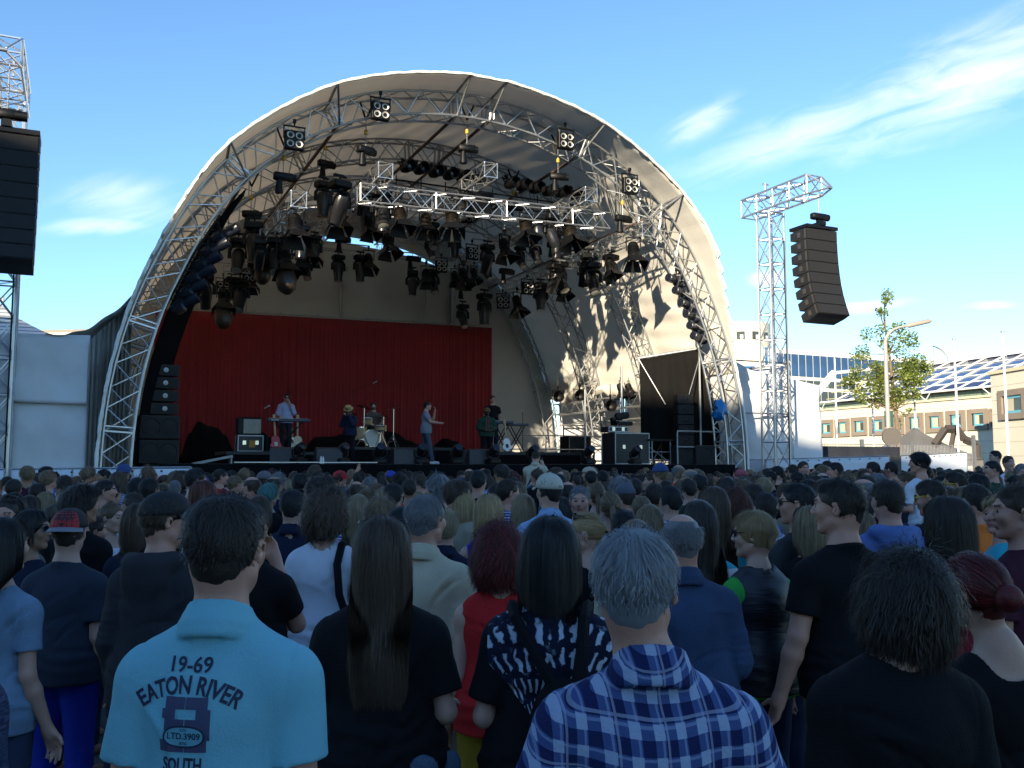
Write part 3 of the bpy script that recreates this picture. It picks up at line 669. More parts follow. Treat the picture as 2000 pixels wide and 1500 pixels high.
for i, (x, y) in enumerate(((790, 318), (816, 322), (845, 328), (873, 333), (899, 338), (925, 343), (992, 350), (1016, 355), (1041, 360), (1066, 365), (1091, 368), (1119, 372))):
    u, z = uz(x, y, 2.4); place('C', W(u, 2.4, z), TH + R(8), 'black can lamp on the bar above the front truss, %s from the left' % ORD[i], 1.25, R(-42))
m = MB(); a = uz(775, 350, 2.5); b = uz(1135, 402, 2.5)
for dz in (-.0, -.35): m.tube(W(a[0], 2.55, a[1] + dz), W(b[0], 2.55, b[1] + dz), .028, 6)
for k in range(9): t = k / 8; u = a[0] + (b[0] - a[0]) * t; z = a[1] + (b[1] - a[1]) * t; m.tube(W(u, 2.55, z - .4), W(u, 2.55, z + .15), .02, 5)
m.tube(W(a[0] + .3, 2.5, a[1]), W(a[0] + .3, .9, 9.6), .02, 5); m.tube(W(b[0] - .3, 2.5, b[1]), W(b[0] - .3, .9, 9.7), .02, 5)
tag(m.build('lamp_bar', M['black']), 'black double bar carrying the row of can lamps', 'lamp bar')
m = MB(); u, z = uz(928, 400, 2.0); m.bbox(W(u, 2.0, z), (.95, .6, .8), .03, 0, Matrix.Rotation(TH, 3, 'Z') @ Matrix.Rotation(R(20), 3, 'X')); m.tube(W(u, 2, z + .3), W(u, 2, z + 1.1), .03, 6)
tag(m.build('hanging_speaker', M['black']), 'big black speaker box hanging behind the front truss', 'speaker')
# profile spots on the arch legs
for side, lst, rz, v in (('left', ((430, 458), (411, 486), (395, 512), (382, 538), (368, 566), (352, 594)), TH + R(62), .5), ('right', ((1321, 546), (1334, 570), (1345, 594), (1355, 616), (1362, 638), (1369, 658)), TH - R(70), .55)):
    pts = []
    for i, (x, y) in enumerate(lst):
        u, z = uz(x, y, v); place('P', W(u, v, z + .15), rz, 'dark profile spot on the %s leg of the front arch, %s from the top' % (side, ORD[i]), 1.18, R(-28 if side == 'left' else -6) * 1.0); pts.append(W(u + (-.25 if side == 'left' else .22), v, z + .1))
    m = MB(); m.path([pts[0] + (pts[0] - pts[1])] + pts + [pts[-1] + (pts[-1] - pts[-2])], .03, 6)
    for p in pts: m.tube(p, p + WD(.3 if side == 'left' else -.3, 0, .03), .018, 5)
    tag(m.build('lamp_pole', M['black']), 'black pole carrying the profile spots on the %s arch leg' % side, 'pole')
hs = [(553, 345, .4), (714, 293, .4), (912, 290, .4), (1090, 345, .5), (1216, 427, .5), (490, 418, 4.2), (668, 468, 8.6), (806, 505, 9.6), (988, 530, 6), (905, 562, 9.8), (1082, 478, 5), (636, 320, 4.2), (1003, 405, 4.2)]
hn = ['above the front end of the leftmost lighting truss', 'above the front end of the second lighting truss', 'above the front end of the middle lighting truss', 'above the front end of the fourth lighting truss', 'above the front end of the rightmost lighting truss',
      'on the leftmost lighting truss behind its front bay', 'seen against the sky gap over the back wall', 'above the rear end of the middle lighting truss', 'between the two rightmost lighting trusses', 'above the rear end of the fourth lighting truss', 'halfway back on the rightmost lighting truss', 'halfway back on the second lighting truss', 'halfway back on the fourth lighting truss']
for (x, y, v), lab in zip(hs, hn): u, z = uz(x, y, v); place('M', W(u, v, z), TH + R(rl_.uniform(-20, 20)), 'black chain hoist ' + lab, 1.0)
# black side cloth just inside the left arch leg
m = MB(); g = []
for k in range(31):
    s = k / 30; z = 1.0 + 8.2 * s; d = [p for p in [prof(i, -.7) for i in range(0, NP // 2)]]; uu = np.interp(z, [p[1] for p in d], [p[0] for p in d])
    g.append([W(uu + .08 + (.05 + .55 * min(1, (1 - s) * 3) * min(1, s * 3)) * j / 5, .95 + .7 * j / 5, z) for j in range(6)])
m.grid(g); o = m.build('leg_cloth', M['drape']); sheet_thick(o, .01); tag(o, 'black cloth strip hanging inside the left leg of the arch', 'drape')
# ------------------------------------------------------------------ equipment on the stage
DZ = 1.93
def gp_(x, v, z=DZ, y=None):   # floor point on the stage under image column x
    u, _ = uz(x, 890, v); return W(u, v, z)
def thing(name, label, cat, loc_, rz=TH, group=None): return empty(name, loc_, rz, label, cat, group)
M['case'] = mat('road_case_black', (.018, .018, .02), .5, 0, var=.2, vscale=4)
M['chrome'] = mat('chrome', (.6, .6, .6), .18, 1)
M['cream'] = mat('cream_cloth', (.38, .35, .29), .8, var=.15, vscale=20)
def riser(label, u0, u1, v0, v1, h):
    e = thing('riser', label, 'platform', W((u0 + u1) / 2, (v0 + v1) / 2, DZ), TH, 'black risers on the stage'); m = MB(); m.bbox((0, 0, h - .05), (u1 - u0, v1 - v0, .1), .01); m.build('top', MATS['stage_floor'], e)
    m = MB(); m.box((0, 0, (h - .1) / 2), (u1 - u0 - .06, v1 - v0 - .06, h - .1)); m.build('skirt', M['drape'], e)
riser('low black riser under the keyboard player and guitars', 3.7, 7.2, 3.2, 5.6, .36)
riser('low black riser under the drummer', 7.7, 11.2, 4.6, 7.4, .55)
riser('low black riser under the right keyboards', 11.6, 15.2, 3.4, 6.2, .4)
def road_case(label, c, size, rz=TH, lid=True):
    e = thing('road_case', label, 'equipment case', c, rz, 'equipment cases on the stage'); m = MB(); m.bbox((0, 0, size[2] / 2), size, .015); m.build('body', M['case'], e)
    m = MB(); sx, sy, sz = size
    for ax in (-1, 1):
        for z in (0.02, sz - .02): m.box((0, ax * sy / 2, z), (sx, .02, .035))
        for ay in (-1, 1): m.box((ax * sx / 2, ay * sy / 2, sz / 2), (.03, .03, sz - .01))
    m.build('edge_rail', M['steel'], e)
    for ax in (-1, 1): m = MB(); m.box((ax * sx * .25, -sy / 2 - .008, sz * .55), (.1, .02, .12)); m.build('latch', M['chrome'], e)
    return e
def speaker_box(name, label, c, size, rz, cones=((0, .5, .3),), cat='speaker', group=None):
    e = thing(name, label, cat, c, rz, group); m = MB(); sx, sy, sz = size; m.bbox((0, 0, sz / 2), size, .02); m.build('cabinet', MATS['cabinet_paint'], e)
    m = MB(); m.box((0, -sy / 2 - .006, sz / 2), (sx * .93, .015, sz * .9)); m.build('grille', M['grille'], e)
    for cx, cz, r in cones:
        m = MB(); m.lathe([(.001, .02), (r * .5, .012), (r, -.004), (r * 1.08, .01)], 18, mtx=Matrix.Translation((cx * sx, -sy / 2 - .016, cz * sz)) @ Matrix.Rotation(R(90), 4, 'X'), cap=False); m.build('cone', M['grille'], e)
    return e
# left ground stack
for k in range(2):
    speaker_box('bass_speaker', ('lower' if k == 0 else 'upper') + ' black bass speaker of the ground stack by the left arch leg', W(1.62 + .12, 1.5, DZ + .62 * k), (.98, .8, .6), TH + R(8), ((-.22, .5, .2), (.22, .5, .2)), group='bass speakers by the left arch leg')
for k in range(4):
    e = thing('line_speaker', 'black line speaker, %s from the top of the four beside the red curtain' % ORD[3 - k], 'speaker', W(1.86, 1.6, DZ + 1.25 + .33 * k), TH + R(10), 'four stacked line speakers beside the curtain')
    m = MB(); m.prism([(-.34, -.28), (.34, -.28), (.26, .3), (-.26, .3)], 0.01, .29); m.build('cabinet', MATS['cabinet_paint'], e); m = MB(); m.box((0, -.29, .15), (.62, .02, .25)); m.build('grille', M['grille'], e)
    m = MB(); m.lathe([(.001, .01), (.05, .0), (.075, -.004)], 14, mtx=Matrix.Translation((0, -.302, .15)) @ Matrix.Rotation(R(90), 4, 'X'), cap=False); m.build('horn', M['steel'], e)
e = road_case('white-fronted case between the left arch leg and the bass speakers', W(1.75, 1.2, DZ - .5), (.9, .5, .4))
m = MB(); P = gp_(415, .4); m.box((0, 0, .09), (.95, .4, .06), 0, Matrix.Rotation(R(-12), 3, 'Y')); m.box((.43, 0, .05), (.04, .42, .18)); tag(m.build('ramp', mat('grey_board', (.30, .29, .27), .6, var=.1), None, P, TH), 'pale grey board leaning at the left front of the stage', 'board')
# cloth-covered heaps
def heap(label, x0, x1, v, hs_, depth=1.4, base=DZ):
    m = MB(); g = []; a = gp_(x0, v, base); b = gp_(x1, v, base); N = 60
    for i in range(N + 1):
        s = i / N; t = s * (len(hs_) - 1); k = min(int(t), len(hs_) - 2); w = t - k; w = w * w * (3 - 2 * w); h = hs_[k] * (1 - w) + hs_[k + 1] * w; r = []
        for j in range(17):
            q = j / 16; c = math.sin(math.pi * q) ** .6; p = a.lerp(b, s) + WD(0, depth * (q - .5)); r.append(p + Vector((0, 0, max(0, h * c) + .02 * math.sin(i * .9 + j * 1.7) * c)))
        g.append(r)
    m.grid(g); o = m.build('covered_gear', M['drape']); sheet_thick(o, .01); tag(o, label, 'covered equipment', 'equipment covered with black cloth'); return o
heap('tall heap of gear under black cloth at the left of the red curtain', 352, 470, 9, [.2, 1.05, 1.45, 1.3, 1.25, 1.0, .5, .3], 2.4)
heap('long low heap of gear under black cloth behind the singer', 590, 915, 9.5, [.5, 1.0, 1.0, 1.1, 1.3, 1.2, 1.25, 1.2, .9, .75, .7, 1.0, .9, .3], 1.6)
heap('black cloth heap behind the amplifier and the keyboard player', 460, 600, 8.5, [.4, .8, 1.1, .9, .8, .9, .6], 1.6)
# amplifier on cases
road_case('road case with an orange sticker under the cream guitar amplifier', gp_(486, 4.6, DZ + .36), (.72, .5, .5))
m = MB(); q = gp_(492, 4.33, DZ + .6); m.box((0, 0, 0), (.18, .01, .2)); tag(m.build('sticker', mat('orange_paper', (.45, .22, .03), .7), None, q, TH), 'small orange sticker on the road case under the amplifier', 'sticker')
e = thing('guitar_amplifier', 'guitar amplifier with cream front standing on a road case', 'amplifier', gp_(484, 4.6, DZ + .87)); m = MB(); m.bbox((0, 0, .26), (.7, .35, .52), .03); m.build('cabinet', M['black'], e); m = MB(); m.box((.08, -.18, .25), (.5, .02, .42)); m.build('grille', M['cream'], e)
def guitar(label, P, rz, colr, bass=False, white=False):
    e = thing('guitar', label, 'guitar', P, rz, 'guitars standing on the stage'); T = Matrix.Rotation(R(-12), 4, 'X')
    pts = []
    for k in range(28):
        a = 2 * math.pi * k / 28; r = .165 + .035 * math.cos(2 * a) - .045 * math.cos(a * 2 + 1.57 * 0) * 0
        x = math.cos(a) * (.15 if math.sin(a) > 0 else .18) * (1 - .28 * math.exp(-((math.sin(a) - .1) / .25) ** 2)); z = math.sin(a) * .22 + .26; pts.append((x, z))
    m = MB(); m.prism(pts, -.025, .025, 0, T @ Matrix.Rotation(R(90), 4, 'X')); m.build('body', colr, e)
    m = MB(); m.box(T @ Vector((0, 0, .72)), (.05, .03, .52), 0, T.to_3x3()); m.build('neck', M['wood'] if not white else M['wood'], e)
    m = MB(); m.box(T @ Vector((0, .01, 1.04)), (.08, .025, .16), 0, T.to_3x3()); m.build('headstock', M['wood'], e)
    m = MB(); m.box(T @ Vector((0, -.03, .22)), (.09, .01, .12), 0, T.to_3x3()); m.build('pickguard', M['black'] if white else mat('cream_plastic', (.5, .46, .36), .4), e)
    m = MB()
    for s in (-1, 1): m.tube((s * .06, .05, .1), (s * .2, -.15, 0), .012, 5); m.tube((s * .06, .05, .1), (s * .1, -.07, .1), .012, 5)
    m.tube((0, .05, .1), (0, .28, 0), .012, 5); m.tube((0, .05, .1), (0, .1, .5), .012, 5); m.build('stand', M['black'], e); return e
guitar('red electric guitar on a stand left of the keyboard player', gp_(539, 3.5, DZ + .36), TH + R(10), mat('red_lacquer', (.35, .03, .03), .25))
guitar('cream guitar on a stand right of the keyboard player', gp_(581, 3.5, DZ + .36), TH - R(8), mat('cream_lacquer', (.55, .40, .20), .25))
guitar('white electric guitar with black pickguard below the right keyboards', gp_(991, 3.6, DZ + .38), TH, mat('white_lacquer', (.75, .74, .7), .25), white=True)
guitar('second guitar with a white body half hidden behind the keyboard player', gp_(573, 5.0, DZ + .36), TH + R(15), MATS['white_lacquer'])
def keyboard(label, P, rz, w, h, text=None):
    e = thing('keyboard', label, 'keyboard', P, rz, 'keyboards on X stands'); m = MB(); m.bbox((0, 0, h), (w, .3, .09), .015); m.build('case', mat('navy_case', (.02, .025, .05), .4), e)
    k = MB(); k.box((0, .06, h + .05), (w * .9, .14, .015)); k.build('keys', mat('ivory', (.7, .7, .66), .4), e)
    m = MB()
    for s in (-1, 1): m.tube((-w * .32, s * .12, 0.01), (w * .32, s * .12, h - .05), .018, 6); m.tube((w * .32, s * .12, 0.01), (-w * .32, s * .12, h - .05), .018, 6)
    for s in (-1, 1): m.tube((s * w * .32, -.2, .02), (s * w * .32, .2, .02), .018, 6)
    m.build('stand', M['black'], e)
    if text:
        t = bpy.data.curves.new('text', 'FONT'); t.body = text; t.size = .075; t.extrude = .002; to = bpy.data.objects.new('text', t); col.objects.link(to)
        dg = bpy.context.evaluated_depsgraph_get(); me = bpy.data.meshes.new_from_object(to.evaluated_get(dg)); bpy.data.objects.remove(to); me.materials.clear(); me.materials.append(mat('white_print', (.75, .75, .75), .6))
        o = bpy.data.objects.new('lettering', me); col.objects.link(o); setpar(o, e); o.location = (-w * .42, -.156, h - .025); o.rotation_euler = (R(90), 0, 0)
    return e
keyboard('long dark blue keyboard in front of the player in sunglasses', gp_(562, 3.75, DZ + .36), TH, 1.25, .93, 'Roland')
keyboard('black keyboard on an X stand beside the cap wearer', gp_(978, 4.0, DZ + .4), TH, .8, .98)
keyboard('black keyboard on an X stand right of the white guitar', gp_(1008, 4.1, DZ + .4), TH, .8, .92)
def micstand(label, P, h, boom=0.0, rz=TH, mic=True):
    e = thing('microphone_stand', label, 'microphone stand', P, rz, 'microphone stands on the stage'); m = MB(); m.lathe([(.12, 0), (.12, .02), (.02, .035)], 14); m.tube((0, 0, 0), (0, 0, h), .011, 6)
    if boom: m.tube((-.15, 0, h - .06), (boom, 0, h + abs(boom) * .45), .009, 6)
    m.build('pole', M['black'], e)
    if mic: x = boom; z = h + abs(boom) * .45; m = MB(); m.lathe([(.012, -.12), (.017, 0), (.026, .015), (.027, .04), (.012, .06)], 10, mtx=Matrix.Translation((x, 0, z)) @ Matrix.Rotation(R(60), 4, 'Y')); m.build('microphone', M['steel'], e)
    return e
micstand('thin microphone stand directly right of the singer', gp_(849, 1.55), 1.45, 0, mic=False)
micstand('microphone stand at the right end of the keyboards', gp_(1021, 4), 1.75)
micstand('microphone stand left of the keyboard player', gp_(521, 3.4, DZ + .36), 1.3)
micstand('tall boom microphone stand reaching over the drums', gp_(690, 7.0, DZ + .55), 1.95, .75)
# drum kit
e = thing('drum_kit', 'drum kit with wooden snare, cymbals and chrome stands', 'drum kit', gp_(745, 5.3, DZ + .55))
wd_ = mat('maple', (.42, .28, .13), .4, var=.15, vscale=6)
def drum(name, c, r, h, m_, rx=0, ry=0):
    d = MB(); T = Matrix.Translation(c) @ Euler((rx, ry, 0)).to_matrix().to_4x4(); d.lathe([(r, -h / 2), (r, h / 2)], 22, mtx=T); o = d.build(name, m_, e)
    d = MB(); d.lathe([(.001, h / 2 + .006), (r * .98, h / 2 + .006)], 22, mtx=T, cap=False); d.build('drum_head', mat('drum_skin', (.6, .58, .52), .5), o)
    d = MB(); d.lathe([(r + .012, h / 2 - .02), (r + .012, h / 2 + .012), (r - .002, h / 2 + .012)], 22, mtx=T, cap=False); d.lathe([(r + .012, -h / 2 - .01), (r + .012, -h / 2 + .02)], 22, mtx=T, cap=False); d.build('hoop', M['chrome'], o)
drum('snare_drum', (-.12, -.25, .62), .18, .15, wd_, R(8)); drum('tom_drum', (-.45, .1, .85), .15, .2, wd_, R(14)); drum('floor_tom', (-.65, .2, .45), .2, .4, wd_); drum('bass_drum', (-.3, .25, .3), .28, .4, M['black'], R(90))
for x, y, h, r, tl in ((-.62, -.1, 1.3, .24, .3), (.38, -.05, 1.28, .22, -.25), (.15, .3, 1.05, .2, .1), (-.95, .2, 1.1, .2, .2)):
    m = MB(); m.lathe([(.01, .01), (.03, .012), (.05, 0), (r, -.015)], 20, mtx=Matrix.Translation((x, y, h)) @ Matrix.Rotation(tl, 4, 'Y'), cap=False); c = m.build('cymbal', mat('dark_bronze', (.06, .045, .02), .35, .9), e)
    m = MB(); m.tube((x, y, .25), (x, y, h), .012, 6)
    for k in range(3): a = R(120 * k + 30); m.tube((x, y, .4), (x + .26 * math.cos(a), y + .26 * math.sin(a), .01), .013, 6); m.tube((x, y, .2), (x + .14 * math.cos(a), y + .14 * math.sin(a), .18), .009, 5)
    m.build('stand', M['chrome'], c)
m = MB()
for k in range(3): a = R(120 * k); m.tube((-.12, -.25, .5), (-.12 + .22 * math.cos(a), -.25 + .22 * math.sin(a), .01), .012, 6)
m.build('snare_stand', M['chrome'], e)
m = MB(); m.lathe([(.17, .5), (.18, .53), (.17, .58), (.02, .59)], 16, mtx=Matrix.Translation((-.15, .5, 0))); m.tube((-.15, .5, 0), (-.15, .5, .5), .03, 7); m.build('stool', M['black'], e)
# wedges, floor lamps
def wedge(label, P, rz):
    e = thing('monitor_wedge', label, 'stage monitor', P, rz, 'black monitor wedges along the stage front'); m = MB(); m.prism([(-.25, 0), (.25, 0), (.25, .12), (-.05, .42), (-.25, .38)], -.32, .32, 0, Matrix.Rotation(R(90), 4, 'X') @ Matrix.Rotation(R(90), 4, 'Y'))
    m.v = [(z_ if False else x, y, z) for x, y, z in m.v]; m.build('cabinet', MATS['cabinet_paint'], e); return e
def wedge(label, P, rz):
    e = thing('monitor_wedge', label, 'stage monitor', P, rz, 'black monitor wedges along the stage front'); m = MB(); pr = [(-.25, 0), (.25, 0), (.25, .4), (.06, .44), (-.25, .12)]
    vs_ = [(sx * .34, y, z) for sx in (-1, 1) for y, z in pr]; m.add(vs_, [tuple(range(4, -1, -1)), tuple(range(5, 10))] + [(i, (i + 1) % 5, 5 + (i + 1) % 5, 5 + i) for i in range(5)]); m.build('cabinet', mat('scuffed_black', (.03, .03, .038), .5, var=.2), e)
    m = MB(); n = Vector((0, -.31, .32)).normalized(); T = Matrix.Translation((0, -.1, .29) ) @ Vector((0, -.72, .7)).to_track_quat('Z', 'Y').to_matrix().to_4x4(); m.box(T @ Vector((0, 0, .01)), (.6, .38, .015), 0, T.to_3x3()); m.build('grille', M['grille'], e); return e
for x, v, r_, lb in ((553, .9, 170, 'below the red guitar'), (785, .8, 185, 'just left of the singer'), (934, 1.0, 175, 'below the cap wearer'), (926, 2.6, 150, 'tilted, left of the cap wearer'), (640, .7, 178, 'below the drum riser, left of the horn player')):
    wedge('black monitor wedge ' + lb, gp_(x, v), TH + R(r_))
for i, x in enumerate((583, 668, 742, 823, 892, 963, 1040, 1150, 1240)):
    e = thing('floor_lamp', 'black moving head standing on the stage edge, %s from the left' % ORD[i], 'stage light', gp_(x, .55), TH + R(rl_.uniform(-30, 30)), 'moving heads standing along the stage edge')
    m = MB(); m.bbox((0, 0, .08), (.36, .32, .14), .03); m.build('base', M['black'], e); m = MB()
    for s in (-1, 1): m.path([(0, 0, .16), (s * .15, 0, .17), (s * .19, 0, .25), (s * .19, 0, .38)], .03, 7)
    m.build('yoke', M['black'], e); m = MB(); T = Matrix.Translation((0, 0, .38)) @ Matrix.Rotation(R(60), 4, 'X'); m.lathe([(.02, -.17), (.1, -.16), (.13, -.08), (.13, .08), (.11, .2)], 16, mtx=T); h = m.build('head', MATS['head_shell'], e)
    m = MB(); m.lathe([(.001, .205), (.1, .2)], 14, mtx=T, cap=False); m.build('lens', M['glassdark'], e)
def bottle(x, v, lb):
    m = MB(); m.lathe([(.03, 0), (.033, .01), (.033, .13), (.015, .17), (.013, .2)], 12); tag(m.build('water_bottle', mat('bottle_plastic', (.6, .62, .62), .2), None, gp_(x, v)), lb, 'bottle', 'water bottles on the stage')
bottle(627, .2, 'left one of two water bottles on the stage edge'); bottle(631, .25, 'right one of two water bottles on the stage edge')
# right side of the stage
road_case('big black case stack right of the second arch leg', gp_(1222, 1.6), (1.25, .8, 1.0))
road_case('black case with hardware on the stage behind the arch leg', gp_(1124, 6.5), (.9, .7, 1.05))
road_case('low black case on top of the big case stack', gp_(1200, 1.7, DZ + 1.02), (.7, .5, .18))
e = thing('camera_desk', 'control desk with round black lamps on top of the case stack', 'desk', gp_(1215, 1.9, DZ + 1.22)); m = MB(); m.bbox((0, 0, .1), (.6, .4, .12), .01); m.build('desk', M['black'], e)
for x, z, r in ((-.1, .32, .13), (.12, .36, .12), (-.32, .22, .08)): m = MB(); m.lathe([(.02, -.1), (r, -.08), (r, .08), (.02, .1)], 16, mtx=Matrix.Translation((x, 0, z)) @ Matrix.Rotation(R(90), 4, 'X')); m.build('lamp', M['black'], e)
e = thing('steel_table', 'small steel frame table between the case stack and the drape', 'table', gp_(1283, 1.4)); m = MB()
for sx in (-.35, .35):
    for sy in (-.25, .25): m.tube((sx, sy, 0), (sx, sy, .75), .02, 6)
m.tube((-.35, -.25, .05), (.35, .25, .7), .015, 5); m.tube((.35, -.25, .05), (-.35, .25, .7), .015, 5); m.tube((-.35, -.25, .4), (.35, -.25, .4), .015, 5); m.tube((-.35, .25, .4), (.35, .25, .4), .015, 5); m.build('leg_frame', M['steel'], e); m = MB(); m.box((0, 0, .78), (.95, .65, .05)); m.build('top', M['black'], e)
for k in range(5): speaker_box('line_speaker', 'black line speaker, %s from the top of the stack in front of the black drape' % ORD[4 - k], gp_(1336, 1.05, DZ + .62 + .33 * k), (.55, .4, .32), TH - R(12), ((0, .5, .08),), group='five stacked line speakers before the black drape')
speaker_box('bass_speaker', 'black bass speaker at the foot of the stack before the black drape', gp_(1336, 1.0), (.8, .6, .61), TH - R(12), ((-.22, .5, .2), (.22, .5, .2)), group='bass speakers by the right drape')
speaker_box('bass_speaker', 'black bass speaker next to the right arch leg', gp_(1368, .8), (.7, .7, .61), TH - R(8), ((0, .5, .2),), group='bass speakers by the right drape')
e = thing('guard_rail', 'steel guard rail at the right end of the stage', 'railing', W(18.0, .6, DZ)); m = MB()
for z in (.55, 1.05): m.tube((-.9, 0, z), (.9, 0, z), .024, 6)
for x in (-.9, 0, .9): m.tube((x, 0, 0), (x, 0, 1.05), .024, 6)
m.tube((.9, 0, 1.05), (.9, 2.5, 1.05), .024, 6); m.tube((.9, 2.5, 0), (.9, 2.5, 1.05), .024, 6); m.build('rail', M['steel'], e)
e = thing('guard_rail', 'steel guard rail along the side of the stage behind the keyboards', 'railing', W(16.2, 6, DZ)); m = MB()
for z in (.55, 1.05): m.tube((-2.5, 0, z), (2.2, 0, z), .024, 6)
for x in (-2.5, -1, .6, 2.2): m.tube((x, 0, 0), (x, 0, 1.05), .024, 6)
m.build('rail', M['steel'], e)
road_case('pale grey case behind the foot of the right arch leg', W(18.6, 1.4, 1.5), (.9, .5, .5)); 
for x, y, v, lb in ((1090, 775, 7.5, 'leftmost'), (1132, 773, 6.5, 'middle'), (1192, 793, 5, 'rightmost')):
    u, z = uz(x, y, v); e = thing('scoop_lamp', 'round black scoop lamp on the side scaffold, %s of three' % lb, 'lamp', W(u, v, z), TH, 'round scoop lamps on the side scaffold')
    m = MB(); m.lathe([(.02, -.2), (.12, -.16), (.2, -.03), (.22, .1)], 18, mtx=Matrix.Rotation(R(80), 4, 'X'), cap=False); m.build('shell', M['black'], e)
    m = MB(); m.box((0, 0, .28), (.05, .05, .14)); yoke(m, .24, .26, top=.24); m.tube((0, 0, .35), (0, 0, .8), .018, 5); m.build('yoke', M['black'], e)
for x, y, lb in ((1212, 756, 'left'), (1229, 756, 'right')): u, z = uz(x, y - 10, 6); place('F', W(u, 6, z), TH + R(40), '%s of two small flapped spotlights on the side scaffold' % lb, .8)
for n_ in ('A', 'G'): pass
# ------------------------------------------------------------------ buildings, tree, lamp and fence beyond the stage
class Plane:   # an upright wall plane through two ground points; photograph pixels are read off onto it
    def __init__(s, a, b):
        s.a = Vector((a.x, a.y, 0)); s.b = Vector((b.x, b.y, 0)); s.d = (s.b - s.a).normalized(); s.n = Vector((s.d.y, -s.d.x, 0))
        if s.n.y > 0: s.n = -s.n       # towards the square
    def at(s, x, y):   # pixel -> (distance along, height)
        r = ray(x, y); k = s.a.dot(s.n) / r.dot(s.n); P = r * k; P.z += EYE; return (P - s.a).dot(s.d), P.z
    def pt(s, t, z, off=0): p = s.a + s.d * t + s.n * off; return Vector((p.x, p.y, z))
    def rot(s): return Matrix((s.d, -s.n, Vector((0, 0, 1)))).transposed()
    def slab(s, mb, t0, t1, z0, z1, off, th, mi=0): mb.box(s.pt((t0 + t1) / 2, (z0 + z1) / 2, off - th / 2), (abs(t1 - t0), th, abs(z1 - z0)), mi, s.rot())
M['beige'] = mat('beige_render', (.64, .59, .47), .8, 0, var=.05, vscale=.5)
M['beigedark'] = mat('brown_stone_frame', (.24, .19, .145), .8, var=.1, vscale=2)
M['tealframe'] = mat('turquoise_frame', (.12, .38, .47), .4)
M['pane'] = mat('window_pane', (.05, .055, .05), .08, var=.4, vscale=.8)
M['whiteframe'] = mat('white_frame', (.72, .72, .70), .5)
M['blueglass'] = mat('blue_roof_glass', (.035, .055, .12), .1, var=.5, vscale=.35)
# beige building with a row of framed windows and a sloping glass roof
PL = Plane(unp_Y(1570, 900, 74), unp_Y(1950, 900, 57))
e = empty('beige_building', PL.pt(20, 0), 0, 'long beige building with framed windows and a sloping glass roof', 'building')
tR, _ = PL.at(1946, 900); t0, zt0 = PL.at(1575, 800); t1, zt1 = PL.at(1945, 773); zr = (zt0 + zt1) / 2
m = MB(); PL.slab(m, -14, tR + .5, 0, zr, 0, 6); loc(m.build('wall', M['beige'], e))
m = MB(); PL.slab(m, -14, tR + .3, zr - .12, zr + .02, .12, .3); loc(m.build('cornice', mat('sand_stone', (.62, .54, .36), .8), e))
for k in range(7):
    m = MB(); z = 1.2 + k * .75
    if z < zr - .3: PL.slab(m, -14, tR + .2, z, z + .025, .004, .03); loc(m.build('joint', mat('joint_tan', (.40, .35, .26), .9), e))  # level joint lines in a darker tan than the wall
wins = [(1568, 1595, 823, 855), (1600, 1628, 821, 854), (1632, 1660, 819, 853), (1664, 1694, 816, 851), (1699, 1731, 814, 850), (1744, 1766, 812, 849), (1770, 1804, 808, 847), (1809, 1843, 806, 845), (1849, 1886, 803, 842), (1891, 1930, 800, 840), (1934, 1946, 798, 838)]
def window(pl, par, x0, x1, y0, y1, kind=0):
    a, z1 = pl.at(x0, y0); b, _ = pl.at(x1, y0); _, z0 = pl.at((x0 + x1) / 2, y1); w = b - a; h = z1 - z0
    m = MB(); f = .17 * min(w, h) + .05
    for q in ((a, a + f, z0, z1), (b - f, b, z0, z1), (a + f, b - f, z1 - f, z1), (a + f, b - f, z0, z0 + f)): pl.slab(m, *q, .14, .28)
    o = loc(m.build('window', M['beigedark'], par)); m = MB(); g = .05 * w + .03; A, B, Z0, Z1 = a + f + g * 1.5, b - f, z0 + f, z1 - f
    for q in ((A, A + g, Z0, Z1), (B - g, B, Z0, Z1), (A + g, B - g, Z1 - g, Z1), (A + g, B - g, Z0, Z0 + g)): pl.slab(m, *q, .04, .05)
    if kind == 1:
        c = pl.pt((A + B) / 2, (Z0 + Z1) / 2, .05); r = (Z1 - Z0) * .42; pts = [c + pl.d * (r * math.cos(t)) + Vector((0, 0, r * math.sin(t))) for t in [R(50 + k * 13) for k in range(21)]]; m.path(pts, .07, 6)
    q = loc_child(m.build('frame', M['tealframe'], None), o); m = MB(); pl.slab(m, A - g * 1.5, B, Z0, Z1, .012, .03); q = loc_child(m.build('pane', M['pane'], None), o)
    m = MB(); pl.slab(m, A + g, A + g + (B - A) * (.35 if int(x0) % 3 else .6), Z0 + g, Z1 - g, .017, .006); loc_child(m.build('blind', mat('cream_blind', (.5, .45, .32), .7, var=.1), None), o)
    return o
def loc_child(o, par):
    setpar(o, par); o.matrix_parent_inverse = Matrix(par.parent.matrix_parent_inverse if False else Matrix.Identity(4)); return o
for i, w in enumerate(wins): window(PL, e, *w, kind=1 if i == 8 else 0)
TG, _ = PL.at(1632, 780)
